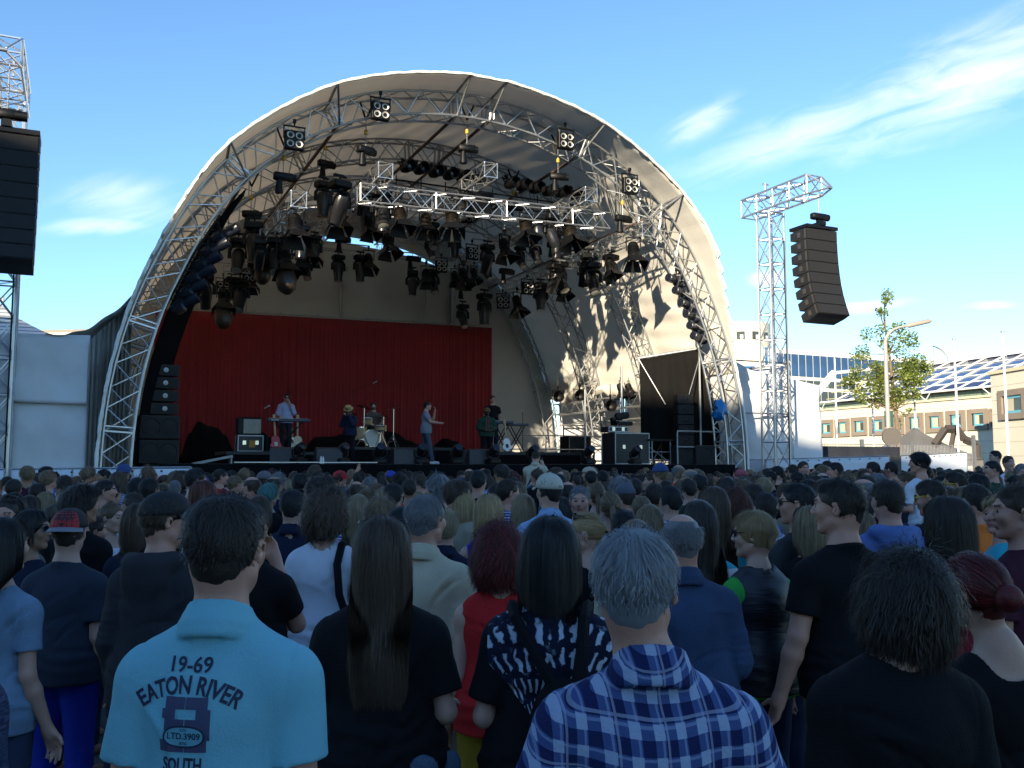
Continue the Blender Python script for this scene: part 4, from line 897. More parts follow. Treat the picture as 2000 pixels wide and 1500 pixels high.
# glass roof: a slope that rises away from the eave
SL = 6.5
def roofpt(t, s): p = PL.a + PL.d * t - PL.n * (-.2 + SL * s); return Vector((p.x, p.y, zr + .45 + 2.75 * s))
m = MB(); m.grid([[roofpt(TG + (tR + 4 - TG) * i / 20, j / 4) for j in range(5)] for i in range(21)]); sheet_thick(loc(m.build('glass_roof', M['blueglass'], e)), .05)
m = MB(); PL.slab(m, -14, tR + .3, zr, zr + .5, -.35, .1); loc(m.build('clerestory', mat('green_glass', (.16, .2, .14), .2, var=.3), e))
m = MB()
for j in range(6): s = j / 5; m.tube(roofpt(TG if j else -14, s) + Vector((0, 0, .06)), roofpt(tR + 4, s) + Vector((0, 0, .06)), .09 if j in (0,) else .05, 5)
for i in range(12): t = TG + (tR + 4 - TG) * i / 11; m.tube(roofpt(t, 0) + Vector((0, 0, .07)), roofpt(t, 1) + Vector((0, 0, .07)), .06, 5)
loc(m.build('glazing_bars', M['whiteframe'], e))
for i in range(9):
    t = -8 + i * 5.2; m = MB(); p = PL.pt(t, zr, .1); m.tube(p, roofpt(t - .5, 0), .035, 5); m.tube(p, roofpt(t + .5, 0), .035, 5); loc(m.build('roof_bracket', M['whiteframe'], e))
m = MB()
for k in range(7): t = TG - 3.2 + k * .55; m.tube(PL.pt(t, zr + .1, -1), PL.pt(t + 1.2, zr + .3 + .45 * k, -2.5), .04, 4)
for k in range(5): m.tube(PL.pt(TG - 3.4 + k * .6, zr + .4 + k * .5, -1.5), PL.pt(TG + .5, zr + .4 + k * .5, -1.8), .04, 4)
loc(m.build('hall_lattice', mat('yellow_lattice', (.45, .42, .2), .6), e))
# taller wing at the right edge
PR = Plane(unp_Y(1942, 900, 50), unp_Y(2120, 900, 43))
e = empty('beige_wing', PR.pt(3, 0), 0, 'taller beige building wing at the right edge with one big framed window', 'building')
_, zt = PR.at(1945, 727); m = MB(); PR.slab(m, 0, 22, 0, zt, 0, 12); loc(m.build('wall', M['beige'], e)); m = MB(); PR.slab(m, -.15, 22, zt - .1, zt + .08, .12, .3); loc(m.build('cornice', MATS['sand_stone'], e))
z = .9
while z < zt: m = MB(); PR.slab(m, 0.02, 22, z, z + .025, .004, .03); loc(m.build('joint', MATS['joint_tan'], e)); z += .75
window(PR, e, 1952, 2006, 764, 819)
# white gridded glass block with a blue upper row
PG = Plane(unp_Y(1500, 900, 112), unp_Y(1878, 900, 128)); a, zA = PG.at(1500, 690); b, zB = PG.at(1877, 706)
e = empty('glass_block', PG.pt(10, 0), 0, 'white office block with gridded glazing and a blue top window band', 'building')
zt = (zA + zB) / 2 + .3
m = MB(); PG.slab(m, a - 3, b, 0, zt, 0, 14); loc(m.build('wall', mat('white_facade', (.66, .66, .62), .6, var=.04), e))
n = 29; cw = (b - a) / n; rows = [(zt - 3.3, zt - .6, 'b'), (zt - 4.6, zt - 3.8, 'p'), (zt - 7.6, zt - 5.1, 'p'), (zt - 9.6, zt - 8.0, 'p'), (zt - 12.5, zt - 10.2, 'p')]
fw = {}
for i in range(n):
    for r_, (z0, z1, kd) in enumerate(rows[:3]):
        if r_ not in fw:
            m = MB(); m.box((0, 0, 0), (cw * .82, .2, z1 - z0), 0, PG.rot()); fw[r_] = o = m.build('window', mat('blue_band_glass', (.03, .075, .17), .15, var=.4, vscale=.3) if kd == 'b' else mat('grey_pane', (.06, .075, .08), .25, var=.6, vscale=.25), e)
        else: o = fw[r_].copy(); col.objects.link(o); setpar(o, e)
        o.matrix_parent_inverse = Matrix.Translation(-e.location); o.location = PG.pt(a + cw * (i + .5), (z0 + z1) / 2, .02)
for z0, z1, kd in rows[3:]: m = MB(); PG.slab(m, a, b, z0, z1, .02, .1); q = loc(m.build('glass_band', MATS['grey_pane'], e))
# round tower with blue glazing
c = unp_Y(1452, 900, 96); e = empty('round_tower', (c.x, c.y, 0), 0, 'round cream tower with small square windows and blue glazing', 'building')
RT = 3.0; zt = unp_Y(1452, 629, 93.5).z
m = MB(); m.lathe([(RT, 0), (RT, zt), (RT - .3, zt), (.01, zt - .2)], 40); m.build('wall', mat('cream_wall', (.64, .60, .46), .7, var=.04), e)
m = MB(); m.box((-3.2, .8, zt * .5 - 1.2), (4, 4, zt - 2.4)); m.build('side_block', mat('white_facade2', (.7, .69, .66), .6), e)
for i, px_ in enumerate((1438, 1468, 1490)):
    k = (px_ - 1452) / F_PX * 94 / RT; th_ = math.asin(max(-.97, min(.97, k))); z = unp_Y(px_, 656, 93.5).z
    T = Matrix.Translation((RT * math.sin(th_), -RT * math.cos(th_), z)) @ Matrix.Rotation(th_, 4, 'Z'); m = MB(); m.box(T @ Vector((0, .02, 0)), (.85 * max(.6, math.cos(th_)), .2, .8), 0, T.to_3x3()); o = m.build('window', M['pane'], e)
    m = MB(); m.box(T @ Vector((.1, -.1, -.15)), (.3, .05, .4), 0, T.to_3x3()); m.build('sash', M['whiteframe'], o)
m = MB(); z1 = unp_Y(1490, 678, 93.5).z; z0 = unp_Y(1490, 730, 93.5).z; m.grid([[Vector(((RT + .05) * math.sin(t), -(RT + .05) * math.cos(t), z)) for z in (z0, z1)] for t in [R(32 + k * 8) for k in range(9)]])
o = m.build('blue_glazing', mat('cyan_glass', (.02, .16, .34), .12, var=.3, vscale=.4), e); sheet_thick(o, .04)
m = MB(); m.grid([[Vector(((RT + .25) * math.sin(t), -(RT + .25) * math.cos(t), z)) for z in (z0 - 1, z0 + .7)] for t in [R(-60 + k * 8) for k in range(20)]]); sheet_thick(m.build('lower_glazing', MATS['cyan_glass'], e), .04)
m = MB()
for k in range(5): t = R(34 + k * 13); m.tube(((RT + .1) * math.sin(t), -(RT + .1) * math.cos(t), z0 - 1), ((RT + .1) * math.sin(t), -(RT + .1) * math.cos(t), z1), .06, 5)
m.build('glazing_bars', M['whiteframe'], e)
p = unp_Y(1836, 655, 100); e = empty('roof_vent', (p.x, p.y, 0), 0, 'white frame of a roof vent standing above the glass block', 'vent'); z0, z1 = unp_Y(1836, 720, 100).z, unp_Y(1836, 680, 100).z
m = MB(); m.path([(-1.0, 0, z0 - 12), (-1.0, 0, z1 + .3), (.1, 0, z1 - .1), (.9, 0, z1 - .9), (.9, 0, z0 - 12)], .22, 6); m.build('frame', mat('grey_frame', (.4, .42, .45), .5), e)
# curved white rib of the glass hall
m = MB(); pts = [unp_Y(1578, 786, 73), unp_Y(1596, 768, 74), unp_Y(1612, 748, 75), (unp_Y(1627, 729, 76))]; m.path(pts, .3, 6); q = unp_Y(1700, 722, 78); m.path([pts[-1], q], .16, 6); tag(m.build('glass_hall_rib', M['whiteframe']), 'white curved rib of the glass hall just right of the tarpaulin', 'roof rib')
# beige roof and pyramid tent beyond the left tarpaulin
p = unp_Y(110, 626, 60); e = empty('far_roof', (p.x, p.y, 0), R(-8), 'pale tan shed roof seen low between the tent and the canopy', 'building'); m = MB(); m.box((0, 4, p.z / 2 - .4), (9, 8, p.z - .8)); m.build('wall', M['beige'], e)
m = MB(); m.add([(-4.8, -.4, p.z - 1.1), (4.8, -.4, p.z - 1.1), (4.8, 4, p.z), (-4.8, 4, p.z), (4.8, 8, p.z - 1.1), (-4.8, 8, p.z - 1.1)], [(0, 1, 2, 3), (3, 2, 4, 5)]); sheet_thick(m.build('roof', mat('tan_sheet', (.5, .41, .25), .7, var=.1), e), .08)
def tent(label, x, ytop, Y, w, zb, colr, group=None):
    p = unp_Y(x, ytop, Y); e = empty('pagoda_tent', (p.x, p.y, 0), R(20), label, 'tent', group); m = MB(); g = []; h = p.z - zb
    for j in range(9):
        s = j / 8; r = w / 2 * (1 - s) ** 1.25 + .04; row = []
        for k in range(16):
            a = math.pi * 2 * k / 16 + math.pi / 4; q = r / max(abs(math.cos(a)), abs(math.sin(a))) ; row.append(Vector((q * math.cos(a), q * math.sin(a), zb + h * s)))
        g.append(row)
    m.grid(g, close=True); sheet_thick(m.build('roof', colr, e), .03); m = MB(); m.box((0, 0, zb - .15), (w, w, .3)); m.build('valance', colr, e)
    for sx in (-1, 1):
        for sy in (-1, 1): m = MB(); m.tube((sx * w * .48, sy * w * .48, 0), (sx * w * .48, sy * w * .48, zb), .04, 6); m.build('leg', M['steel'], e)
    m = MB(); m.tube((0, 0, p.z - .05), (0, 0, p.z + .35), .04, 6); m.build('finial', M['steel'], e)
    return e
def tent_mat():
    m = mat('striped_tent', (.55, .57, .58), .7); t = m.node_tree; co = t.nodes.new('ShaderNodeTexCoord'); w = t.nodes.new('ShaderNodeTexWave'); w.bands_direction = 'Z'; w.inputs['Scale'].default_value = 2.2
    t.links.new(co.outputs['Object'], w.inputs['Vector']); cr = t.nodes.new('ShaderNodeValToRGB'); cr.color_ramp.elements[0].color = (.2, .21, .22, 1); cr.color_ramp.elements[0].position = .15; cr.color_ramp.elements[1].color = (.55, .57, .58, 1); cr.color_ramp.elements[1].position = .35
    t.links.new(w.outputs[0], cr.inputs[0]); t.links.new(cr.outputs[0], t.nodes['Principled BSDF'].inputs['Base Color']); return m
tent('grey-white pagoda tent with fine stripes at the left edge', 5, 600, 30, 6.5, 5.2, tent_mat())
e = tent('grey pyramid tent before the beige building, beside the street lamp', 1787, 836, 46, 4.2, 2.2, mat('grey_canvas', (.13, .125, .12), .8, var=.12, vscale=.8))
# flagpoles
for i, (x, y, Y) in enumerate(((1630, 700, 52), (1702, 735, 50), (1783, 700, 46), (1863, 664, 44), (1958, 650, 40))):
    p = unp_Y(x + (912 - y) * .0 , y, Y); e = empty('flagpole', (p.x, p.y, 0), 0, 'slim white flagpole before the beige building, %s from the left' % ORD[i], 'flagpole', 'flagpoles before the beige building')
    m = MB(); m.tube((0, 0, 0), (0, 0, p.z), .075, 8, 0, .045); m.build('pole', M['whiteframe'], e); m = MB(); m.lathe([(.02, 0), (.09, .03), (.09, .08), (.02, .1)], 8, mtx=Matrix.Translation((0, 0, p.z))); m.build('cap', M['steel'], e)
# street lamp
p = unp_Y(1737, 890, 40); zt = unp_Y(1735, 668, 40).z
e = empty('street_lamp', (p.x, p.y, 0), 0, 'tall street lamp with curved arm in front of the tree', 'street lamp'); m = MB(); sc = 40 / F_PX
pts = [(0, 0, 0), (0, 0, zt)] + [(sc * dx, 0, unp_Y(1735, y, 40).z) for dx, y in ((3, 658), (9, 650), (18, 643), (30, 639), (42, 637))]
m.path(pts, .09, 8, rs=[.12, .09, .075, .07, .06, .055, .05]); m.build('pole', mat('lamp_post_grey', (.36, .34, .30), .6, .3), e)
m = MB(); a = Vector(pts[-1]); b = Vector((sc * 93, 0, unp_Y(1735, 626, 40).z)); m.path([a, a.lerp(b, .12), a.lerp(b, .9), b], .08, 8, rs=[.05, .11, .1, .05]); m.build('lamp_head', mat('lamp_head_grey', (.30, .27, .23), .5), e)
# sign and sculptures
p = unp_Y(1741, 838, 38); e = empty('round_sculpture', (p.x, p.y, 0), R(-10), 'dark round disc sculpture standing behind the street lamp', 'sculpture'); z = unp_Y(1741, 853, 38).z
m = MB(); m.lathe([(.01, -.08), (.38, -.08), (.38, .08), (.01, .08)], 28, mtx=Matrix.Translation((0, 0, z)) @ Matrix.Rotation(R(90), 4, 'X')); m.build('disc', mat('dark_bronze_plate', (.07, .06, .05), .6), e); m = MB(); m.box((0, 0, (z - .35) / 2), (.2, .12, z - .35)); m.build('post', MATS['dark_bronze_plate'], e)
p = unp_Y(1736, 818, 41); e = empty('green_sign_box', (p.x, p.y, 0), 0, 'narrow dark green sign box on a post behind the street lamp', 'sign'); m = MB(); m.bbox((0, 0, p.z), (.35, .15, .72), .02); m.build('box', mat('dark_green', (.02, .075, .055), .5), e); m = MB(); m.tube((0, 0, 0), (0, 0, p.z - .3), .05, 6); m.build('post', M['steel'], e)
p = unp_Y(1862, 880, 45); e = empty('beam_sculpture', (p.x, p.y, 0), 0, 'bent dark steel beam sculpture before the beige building', 'sculpture'); sc = 45 / F_PX; z = lambda y: unp_Y(1862, y, 45).z
m = MB(); P_ = [(-36, 868), (-14, 838), (8, 838), (22, 858), (46, 868)]
for (x0, y0), (x1, y1) in zip(P_, P_[1:]): m.tube((sc * x0, 0, z(y0)), (sc * x1, 0, z(y1)), .2, 4)
m.tube((-sc * 36, 0, z(868)), (-sc * 44, 0, 0), .2, 4); m.tube((sc * 46, 0, z(868)), (sc * 46, 0, 0), .2, 4); m.tube((sc * 4, .1, z(845)), (-sc * 2, .1, z(872)), .13, 4); m.build('beam', mat('brown_steel2', (.05, .042, .038), .6), e)
# mesh fence with netting
FP = Plane(unp_Y(1583, 890, 36), unp_Y(1910, 890, 39)); e = empty('mesh_fence', FP.pt(3, 0), 0, 'grey wire mesh fence with dark netting behind the right banners', 'fence')
tend, zt = FP.at(1898, 857); m = MB()
for i, x in enumerate((1594, 1684, 1780, 1902)):
    t, z_ = FP.at(x, (862, 858, 862, 850)[i]); mm = MB(); FP.slab(mm, t - .06, t + .06, 0, z_, .03, .12); loc(mm.build('post', mat('fence_post', (.12, .13, .14), .6), e))
_, ztop = FP.at(1700, 868); t = -.6
while t < tend: m.tube(FP.pt(t, .1), FP.pt(t, ztop), .01, 4, cap=False); t += .075
for k in range(8): z_ = ztop * (k + 1) / 8; m.tube(FP.pt(-.6, z_), FP.pt(tend, z_), .011, 4, cap=False)
loc(m.build('wire_mesh', M['steel'], e))
t1_, zn = FP.at(1754, 873); m = MB(); g = []
for k in range(41): t = -.6 + (t1_ + .6) * k / 40; g.append([FP.pt(t, zz * zn / 4 , .08 + .03 * math.sin(k * .7 + zz)) for zz in range(5)])
m.grid(g); sheet_thick(loc(m.build('netting', mat('dark_netting', (.012, .014, .022), .8, var=.3), e)), .01)
# maple tree
def leaf_cloud(mb, c, r, n, rnd, size=.11):
    for _ in range(n):
        d = Vector((rnd.gauss(0, 1), rnd.gauss(0, 1), rnd.gauss(0, .8))); d = d.normalized() * (rnd.random() ** .45) * r; p = Vector(c) + d
        a = Vector((rnd.uniform(-1, 1), rnd.uniform(-1, 1), rnd.uniform(-.6, .6))).normalized(); b = a.cross(Vector((rnd.uniform(-1, 1), rnd.uniform(-1, 1), 1))).normalized(); s = size * rnd.uniform(.6, 1.3)
        q = [p - a * s * .6, p - a * s * .1 + b * s * .55, p + a * s * .25 + b * s * .25, p + a * s * .75, p + a * s * .25 - b * s * .25, p - a * s * .1 - b * s * .55]
        mb.add(q, [tuple(range(6))])
def leaf_mat(key, c):
    m = mat(key, c, .55, var=.45, vscale=1.6, sheen=0); b = m.node_tree.nodes['Principled BSDF']; b.inputs['Subsurface Weight'].default_value = 0
    t = m.node_tree; tr = t.nodes.new('ShaderNodeBsdfTranslucent'); tr.inputs['Color'].default_value = (c[0] * 2.2, c[1] * 2.0, c[2], 1); mx = t.nodes.new('ShaderNodeMixShader'); mx.inputs[0].default_value = .3
    out = t.nodes['Material Output']; t.links.new(b.outputs[0], mx.inputs[1]); t.links.new(tr.outputs[0], mx.inputs[2]); t.links.new(mx.outputs[0], out.inputs['Surface']); return m
def tree():
    Y = 45; sc = Y / F_PX; base = unp_Y(1752, 890, Y); e = empty('maple_tree', (base.x, base.y, 0), 0, 'young maple with ragged yellow-green crown behind the street lamp', 'tree'); rnd = random.Random(11)
    L = lambda x, y, dy=0: Vector(((x - 1752) * sc, dy, unp_Y(1752, y, Y).z))
    trunk = [L(1757, 912), L(1756, 860), L(1752, 800), L(1748, 740), L(1744, 690), L(1738, 640), L(1738, 600), L(1742, 570)]
    trunk[0].z = 0; m = MB(); m.path(trunk, .1, 8, rs=[.13, .11, .1, .08, .06, .045, .03, .015]); m.build('trunk', mat('maple_bark', (.17, .12, .08), .85, var=.3, vscale=5), e)
    blobs = [(1742, 575, .32, 70), (1733, 590, .3, 55), (1745, 588, .22, 35), (1728, 612, .3, 60), (1738, 605, .2, 30), (1720, 608, .2, 25), (1708, 652, .42, 90), (1722, 648, .35, 70), (1745, 650, .42, 90), (1758, 642, .35, 60), (1770, 662, .45, 110), (1778, 675, .35, 70), (1752, 680, .55, 150), (1735, 670, .35, 60),
             (1690, 690, .38, 80), (1702, 684, .38, 80), (1685, 702, .3, 40), (1660, 740, .35, 70), (1672, 728, .42, 110), (1668, 748, .38, 80), (1680, 738, .38, 90), (1775, 712, .6, 230), (1795, 708, .55, 190), (1812, 718, .5, 150), (1820, 724, .4, 80), (1788, 730, .6, 220), (1765, 735, .6, 220), (1745, 722, .5, 150), (1728, 735, .6, 220), (1712, 745, .55, 190), (1715, 762, .55, 190), (1735, 765, .6, 220), (1755, 760, .55, 190), (1778, 752, .5, 150),
             (1795, 745, .42, 100), (1690, 765, .42, 110), (1680, 778, .32, 60), (1722, 782, .45, 130), (1745, 785, .45, 120), (1768, 775, .4, 90), (1785, 772, .3, 50), (1760, 810, .16, 16), (1768, 804, .2, 24), (1752, 822, .16, 18), (1762, 824, .2, 22), (1700, 716, .3, 40), (1716, 720, .3, 50)]
    m = MB(); br = MB()
    for x, y, r, n in blobs:
        dy = rnd.uniform(-1, 1) * .9; c = L(x, y, dy); leaf_cloud(m, c, r * 1.05, int(n * 1.7), rnd, .098)
        yy = min(y + 26, 800); k = min(trunk, key=lambda p: abs(p.z - L(x, yy).z)); br.path([k, k.lerp(c, .5) + Vector((0, 0, -.12)), c], .02, 5, rs=[.035, .02, .008])
    m.build('crown', leaf_mat('maple_leaf', (.19, .235, .05)), e); br.build('limbs', MATS['maple_bark'], e)
tree()
# ------------------------------------------------------------------ people: bodies and clothes grown as smooth solids on a grid
f32 = np.float32
class Grid:
    def __init__(s, lo, hi, h):
        s.h = h; s.ax = [np.arange(lo[i], hi[i] + h, h, dtype=f32) for i in range(3)]; s.F = np.ones([len(a) for a in s.ax], f32)
    def sub(s, lo, hi, mg):
        sl = []
        for i in range(3):
            a = s.ax[i]; i0 = int(np.searchsorted(a, lo[i] - mg)); i1 = int(np.searchsorted(a, hi[i] + mg)); sl.append(slice(i0, max(i1, i0)))
        sl = tuple(sl); return sl, s.ax[0][sl[0]][:, None, None], s.ax[1][sl[1]][None, :, None], s.ax[2][sl[2]][None, None, :]
    def put(s, sl, d, k, sub=False):
        F = s.F[sl]
        if d.size == 0: return
        if sub:
            d = -d
            if k > 0: hh = np.maximum(k - np.abs(F - d), 0) / k; s.F[sl] = np.maximum(F, d) + hh * hh * k * .25
            else: s.F[sl] = np.maximum(F, d)
        else:
            if k > 0: hh = np.maximum(k - np.abs(F - d), 0) / k; s.F[sl] = np.minimum(F, d) - hh * hh * k * .25
            else: s.F[sl] = np.minimum(F, d)
    def ell(s, c, r, k=.02, rot=None, sub=False):
        R_ = max(r); lo = [c[i] - (r[i] if rot is None else R_) for i in range(3)]; hi = [c[i] + (r[i] if rot is None else R_) for i in range(3)]
        sl, X, Y, Z = s.sub(lo, hi, max(k, 3 * s.h) + .008); X = X - c[0]; Y = Y - c[1]; Z = Z - c[2]
        if rot is not None:
            m = np.array(rot.transposed(), f32) if not isinstance(rot, np.ndarray) else rot.T
            X, Y, Z = (m[0, 0] * X + m[0, 1] * Y + m[0, 2] * Z, m[1, 0] * X + m[1, 1] * Y + m[1, 2] * Z, m[2, 0] * X + m[2, 1] * Y + m[2, 2] * Z)
        k0 = np.sqrt((X / r[0]) ** 2 + (Y / r[1]) ** 2 + (Z / r[2]) ** 2); k1 = np.sqrt((X / r[0] ** 2) ** 2 + (Y / r[1] ** 2) ** 2 + (Z / r[2] ** 2) ** 2) + 1e-6
        s.put(sl, (k0 * (k0 - 1) / k1).astype(f32), k, sub)
    def cap(s, a, b, ra, rb, k=.02, sy=1.0, sub=False):
        a = [float(q) for q in a]; b = [float(q) for q in b]; rm = max(ra, rb)
        lo = [min(a[i], b[i]) - rm / (sy if i == 1 and sy < 1 else 1) for i in range(3)]; hi = [max(a[i], b[i]) + rm / (sy if i == 1 and sy < 1 else 1) for i in range(3)]
        sl, X, Y, Z = s.sub(lo, hi, max(k, 3 * s.h) + .008)
        ay, by = a[1] * sy, b[1] * sy; Y = Y * sy
        dx, dy, dz = b[0] - a[0], by - ay, b[2] - a[2]; L = dx * dx + dy * dy + dz * dz + 1e-9
        t = np.clip(((X - a[0]) * dx + (Y - ay) * dy + (Z - a[2]) * dz) / L, 0, 1)
        d = np.sqrt((X - a[0] - t * dx) ** 2 + (Y - ay - t * dy) ** 2 + (Z - a[2] - t * dz) ** 2) - (ra + (rb - ra) * t)
        s.put(sl, d.astype(f32), k, sub)
    def cut(s, n, p):     # keep the side where (x-p).n < 0
        X, Y, Z = s.ax[0][:, None, None], s.ax[1][None, :, None], s.ax[2][None, None, :]
        s.F = np.maximum(s.F, ((X - p[0]) * n[0] + (Y - p[1]) * n[1] + (Z - p[2]) * n[2]).astype(f32))
    def wrinkle(s, amp, seed, sc=1.0, zs=1.0):
        rnd = random.Random(seed); X, Y, Z = s.ax[0][:, None, None], s.ax[1][None, :, None], s.ax[2][None, None, :]
        w = 0
        for fr, am in ((14, .5), (23, .32), (41, .2), (70, .1)):
            k = [rnd.uniform(-1, 1) * fr * sc for _ in range(3)]; k[2] *= zs; q = [rnd.uniform(-1, 1) * fr * .5 * sc for _ in range(3)]; ph = rnd.uniform(0, 6)
            w = w + am * np.sin(k[0] * X + k[1] * Y + k[2] * Z + 1.4 * np.sin(q[0] * X + q[1] * Y + q[2] * Z + ph))
        s.F = s.F + (amp * w).astype(f32)
    def folds(s, amp, seed):
        # creases pulled from the shoulder blades and armpits towards the waist, and bunching above the hem
        rnd = random.Random(seed * 3 + 1); X, Y, Z = s.ax[0][:, None, None], s.ax[1][None, :, None], s.ax[2][None, None, :]; w = 0
        for _ in range(14):
            x0, z0 = rnd.uniform(-.16, .16), rnd.uniform(.92, 1.36); a = rnd.uniform(-.5, .5) + (1.2 if x0 > 0 else -1.2) * rnd.random(); L = rnd.uniform(.05, .13); wd = rnd.uniform(.008, .016); fr = 1 if rnd.random() < .75 else -1
            dx, dz = X - x0, Z - z0; u = dx * math.cos(a) + dz * math.sin(a); v = -dx * math.sin(a) + dz * math.cos(a) + 2.0 * u * u; w = w - np.exp(-(u / L) ** 2 - (v / wd) ** 2) * (np.where(Y < 0, 1, 0) if fr > 0 else np.where(Y > 0, 1, 0)) * rnd.choice([1, 1, -.7])
        w = w + .5 * np.sin(Z * 95 + 3 * np.sin(X * 11 + seed) + 2 * np.sin(Y * 9)) * np.exp(-((Z - .99) / .07) ** 2)
        s.F = s.F - (amp * w).astype(f32)
    def seam(s, x0):
        X, Y, Z = s.ax[0][:, None, None], s.ax[1][None, :, None], s.ax[2][None, None, :]; s.F = s.F + (.004 * np.exp(-((np.abs(X) - x0 + .25 * (Z - 1.36) ** 2) / .0065) ** 2) * (Z > 1.2)).astype(f32)
    def mesh(s):
        F = s.F; h = s.h; nx, ny, nz = F.shape; I = F < 0
        c = I[:-1, :-1, :-1].astype(np.int8)
        cnt = np.zeros((nx - 1, ny - 1, nz - 1), np.int8)
        for dx in (0, 1):
            for dy in (0, 1):
                for dz in (0, 1): cnt += I[dx:nx - 1 + dx, dy:ny - 1 + dy, dz:nz - 1 + dz]
        act = (cnt > 0) & (cnt < 8); idx = np.argwhere(act)
        if len(idx) == 0: return np.zeros((0, 3)), np.zeros((0, 4), int)
        P = np.zeros((len(idx), 3), f32); N = np.zeros(len(idx), f32); co = [(a, b, c_) for a in (0, 1) for b in (0, 1) for c_ in (0, 1)]
        V = {q: F[idx[:, 0] + q[0], idx[:, 1] + q[1], idx[:, 2] + q[2]] for q in co}
        for q in co:
            for ax in range(3):
                if q[ax] == 0:
                    r = list(q); r[ax] = 1; r = tuple(r); a, b = V[q], V[r]; m = (a < 0) != (b < 0)
                    t = np.where(m, a / np.where(m, a - b, 1), 0); pt = np.zeros((len(idx), 3), f32)
                    for k in range(3): pt[:, k] = q[k]
                    pt[:, ax] += t; P += pt * m[:, None]; N += m
        P = (idx + P / N[:, None]) * h + np.array([a[0] for a in s.ax], f32)
        ids = -np.ones(act.shape, np.int32); ids[act] = np.arange(len(idx)); faces = []
        for ax in range(3):
            o = [b for b in range(3) if b != ax]; sl0 = [slice(None)] * 3; sl1 = [slice(None)] * 3; sl0[ax] = slice(0, -1); sl1[ax] = slice(1, None)
            A = I[tuple(sl0)]; B = I[tuple(sl1)]; e = np.argwhere(A != B); ok = (e[:, o[0]] > 0) & (e[:, o[1]] > 0) & (e[:, o[0]] < act.shape[o[0]]) & (e[:, o[1]] < act.shape[o[1]]) & (e[:, ax] < act.shape[ax]); e = e[ok]
            ins = A[tuple(e.T)]
            def g(d0, d1): q = e.copy(); q[:, o[0]] -= d0; q[:, o[1]] -= d1; return ids[tuple(q.T)]
            f = np.stack([g(1, 1), g(0, 1), g(0, 0), g(1, 0)], 1)
            if ax == 1: ins = ~ins
            f[~ins] = f[~ins][:, ::-1]; faces.append(f)
        return P, np.concatenate(faces)
def np_mesh(name, P, Fc, mats, parent=None, mi=None, smooth=True):
    me = bpy.data.meshes.new(name); me.vertices.add(len(P)); me.vertices.foreach_set('co', np.asarray(P, f32).ravel())
    n = len(Fc); k = Fc.shape[1]; me.loops.add(n * k); me.loops.foreach_set('vertex_index', Fc.astype(np.int32).ravel()); me.polygons.add(n)
    me.polygons.foreach_set('loop_start', np.arange(0, n * k, k, dtype=np.int32)); me.polygons.foreach_set('loop_total', np.full(n, k, np.int32))
    if mi is not None: me.polygons.foreach_set('material_index', mi.astype(np.int32))
    me.polygons.foreach_set('use_smooth', np.full(n, smooth)); 
    for m in mats: me.materials.append(m)
    me.update(calc_edges=True); me.validate()
    o = bpy.data.objects.new(name, me); col.objects.link(o)
    if parent is not None: setpar(o, parent)
    return o
V3 = lambda *a: np.array(a, float)
def rotm(yaw, pitch=0, roll=0): return np.array((Matrix.Rotation(R(yaw), 3, 'Z') @ Matrix.Rotation(R(pitch), 3, 'X') @ Matrix.Rotation(R(roll), 3, 'Y')))
HC0 = V3(0, .012, 1.635)
def head_frame(P):
    Rm = rotm(P.get('yaw', 0), P.get('pitch', 0), P.get('roll', 0)); piv = V3(0, -.01, 1.53); return piv + Rm @ (HC0 - piv) + V3(*P.get('lean', (0, 0, 0))), Rm
POSES = {'down': ((.218, -.035, 1.10), (.235, .05, .86)), 'front': ((.235, -.01, 1.115), (.09, .2, 1.06)), 'bent': ((.245, -.03, 1.12), (.2, .21, 1.1)), 'hip': ((.31, -.05, 1.15), (.2, .06, .99)), 'pocket': ((.27, -.06, 1.12), (.2, .06, .9)),
         'phone': ((.2, .16, 1.3), (.08, .3, 1.5)), 'up': ((.27, .1, 1.5), (.22, .2, 1.75)), 'chin': ((.22, .12, 1.17), (.075, .16, 1.47)), 'head': ((.33, .02, 1.52), (.16, .02, 1.68)), 'clap': ((.24, .1, 1.2), (.04, .28, 1.32))}
def arm_pts(P, side):
    sx = 1 if side == 'r' else -1; sw = P['sw']; ps = P.get('pose_' + side, P.get('pose', 'down')); e, w = POSES[ps] if isinstance(ps, str) else ps
    S = V3(sx * sw, -.012, 1.352); E = V3(sx * (e[0] + sw - .185), e[1], e[2]); Wr = V3(sx * w[0], w[1], w[2]); return S, E, Wr
def defaults(P):
    P = dict(P); f = P.get('sex', 'm') == 'f'; P.setdefault('b', 1.0); P.setdefault('sw', (.160 if f else .180) * (.6 + .4 * P['b'])); return P
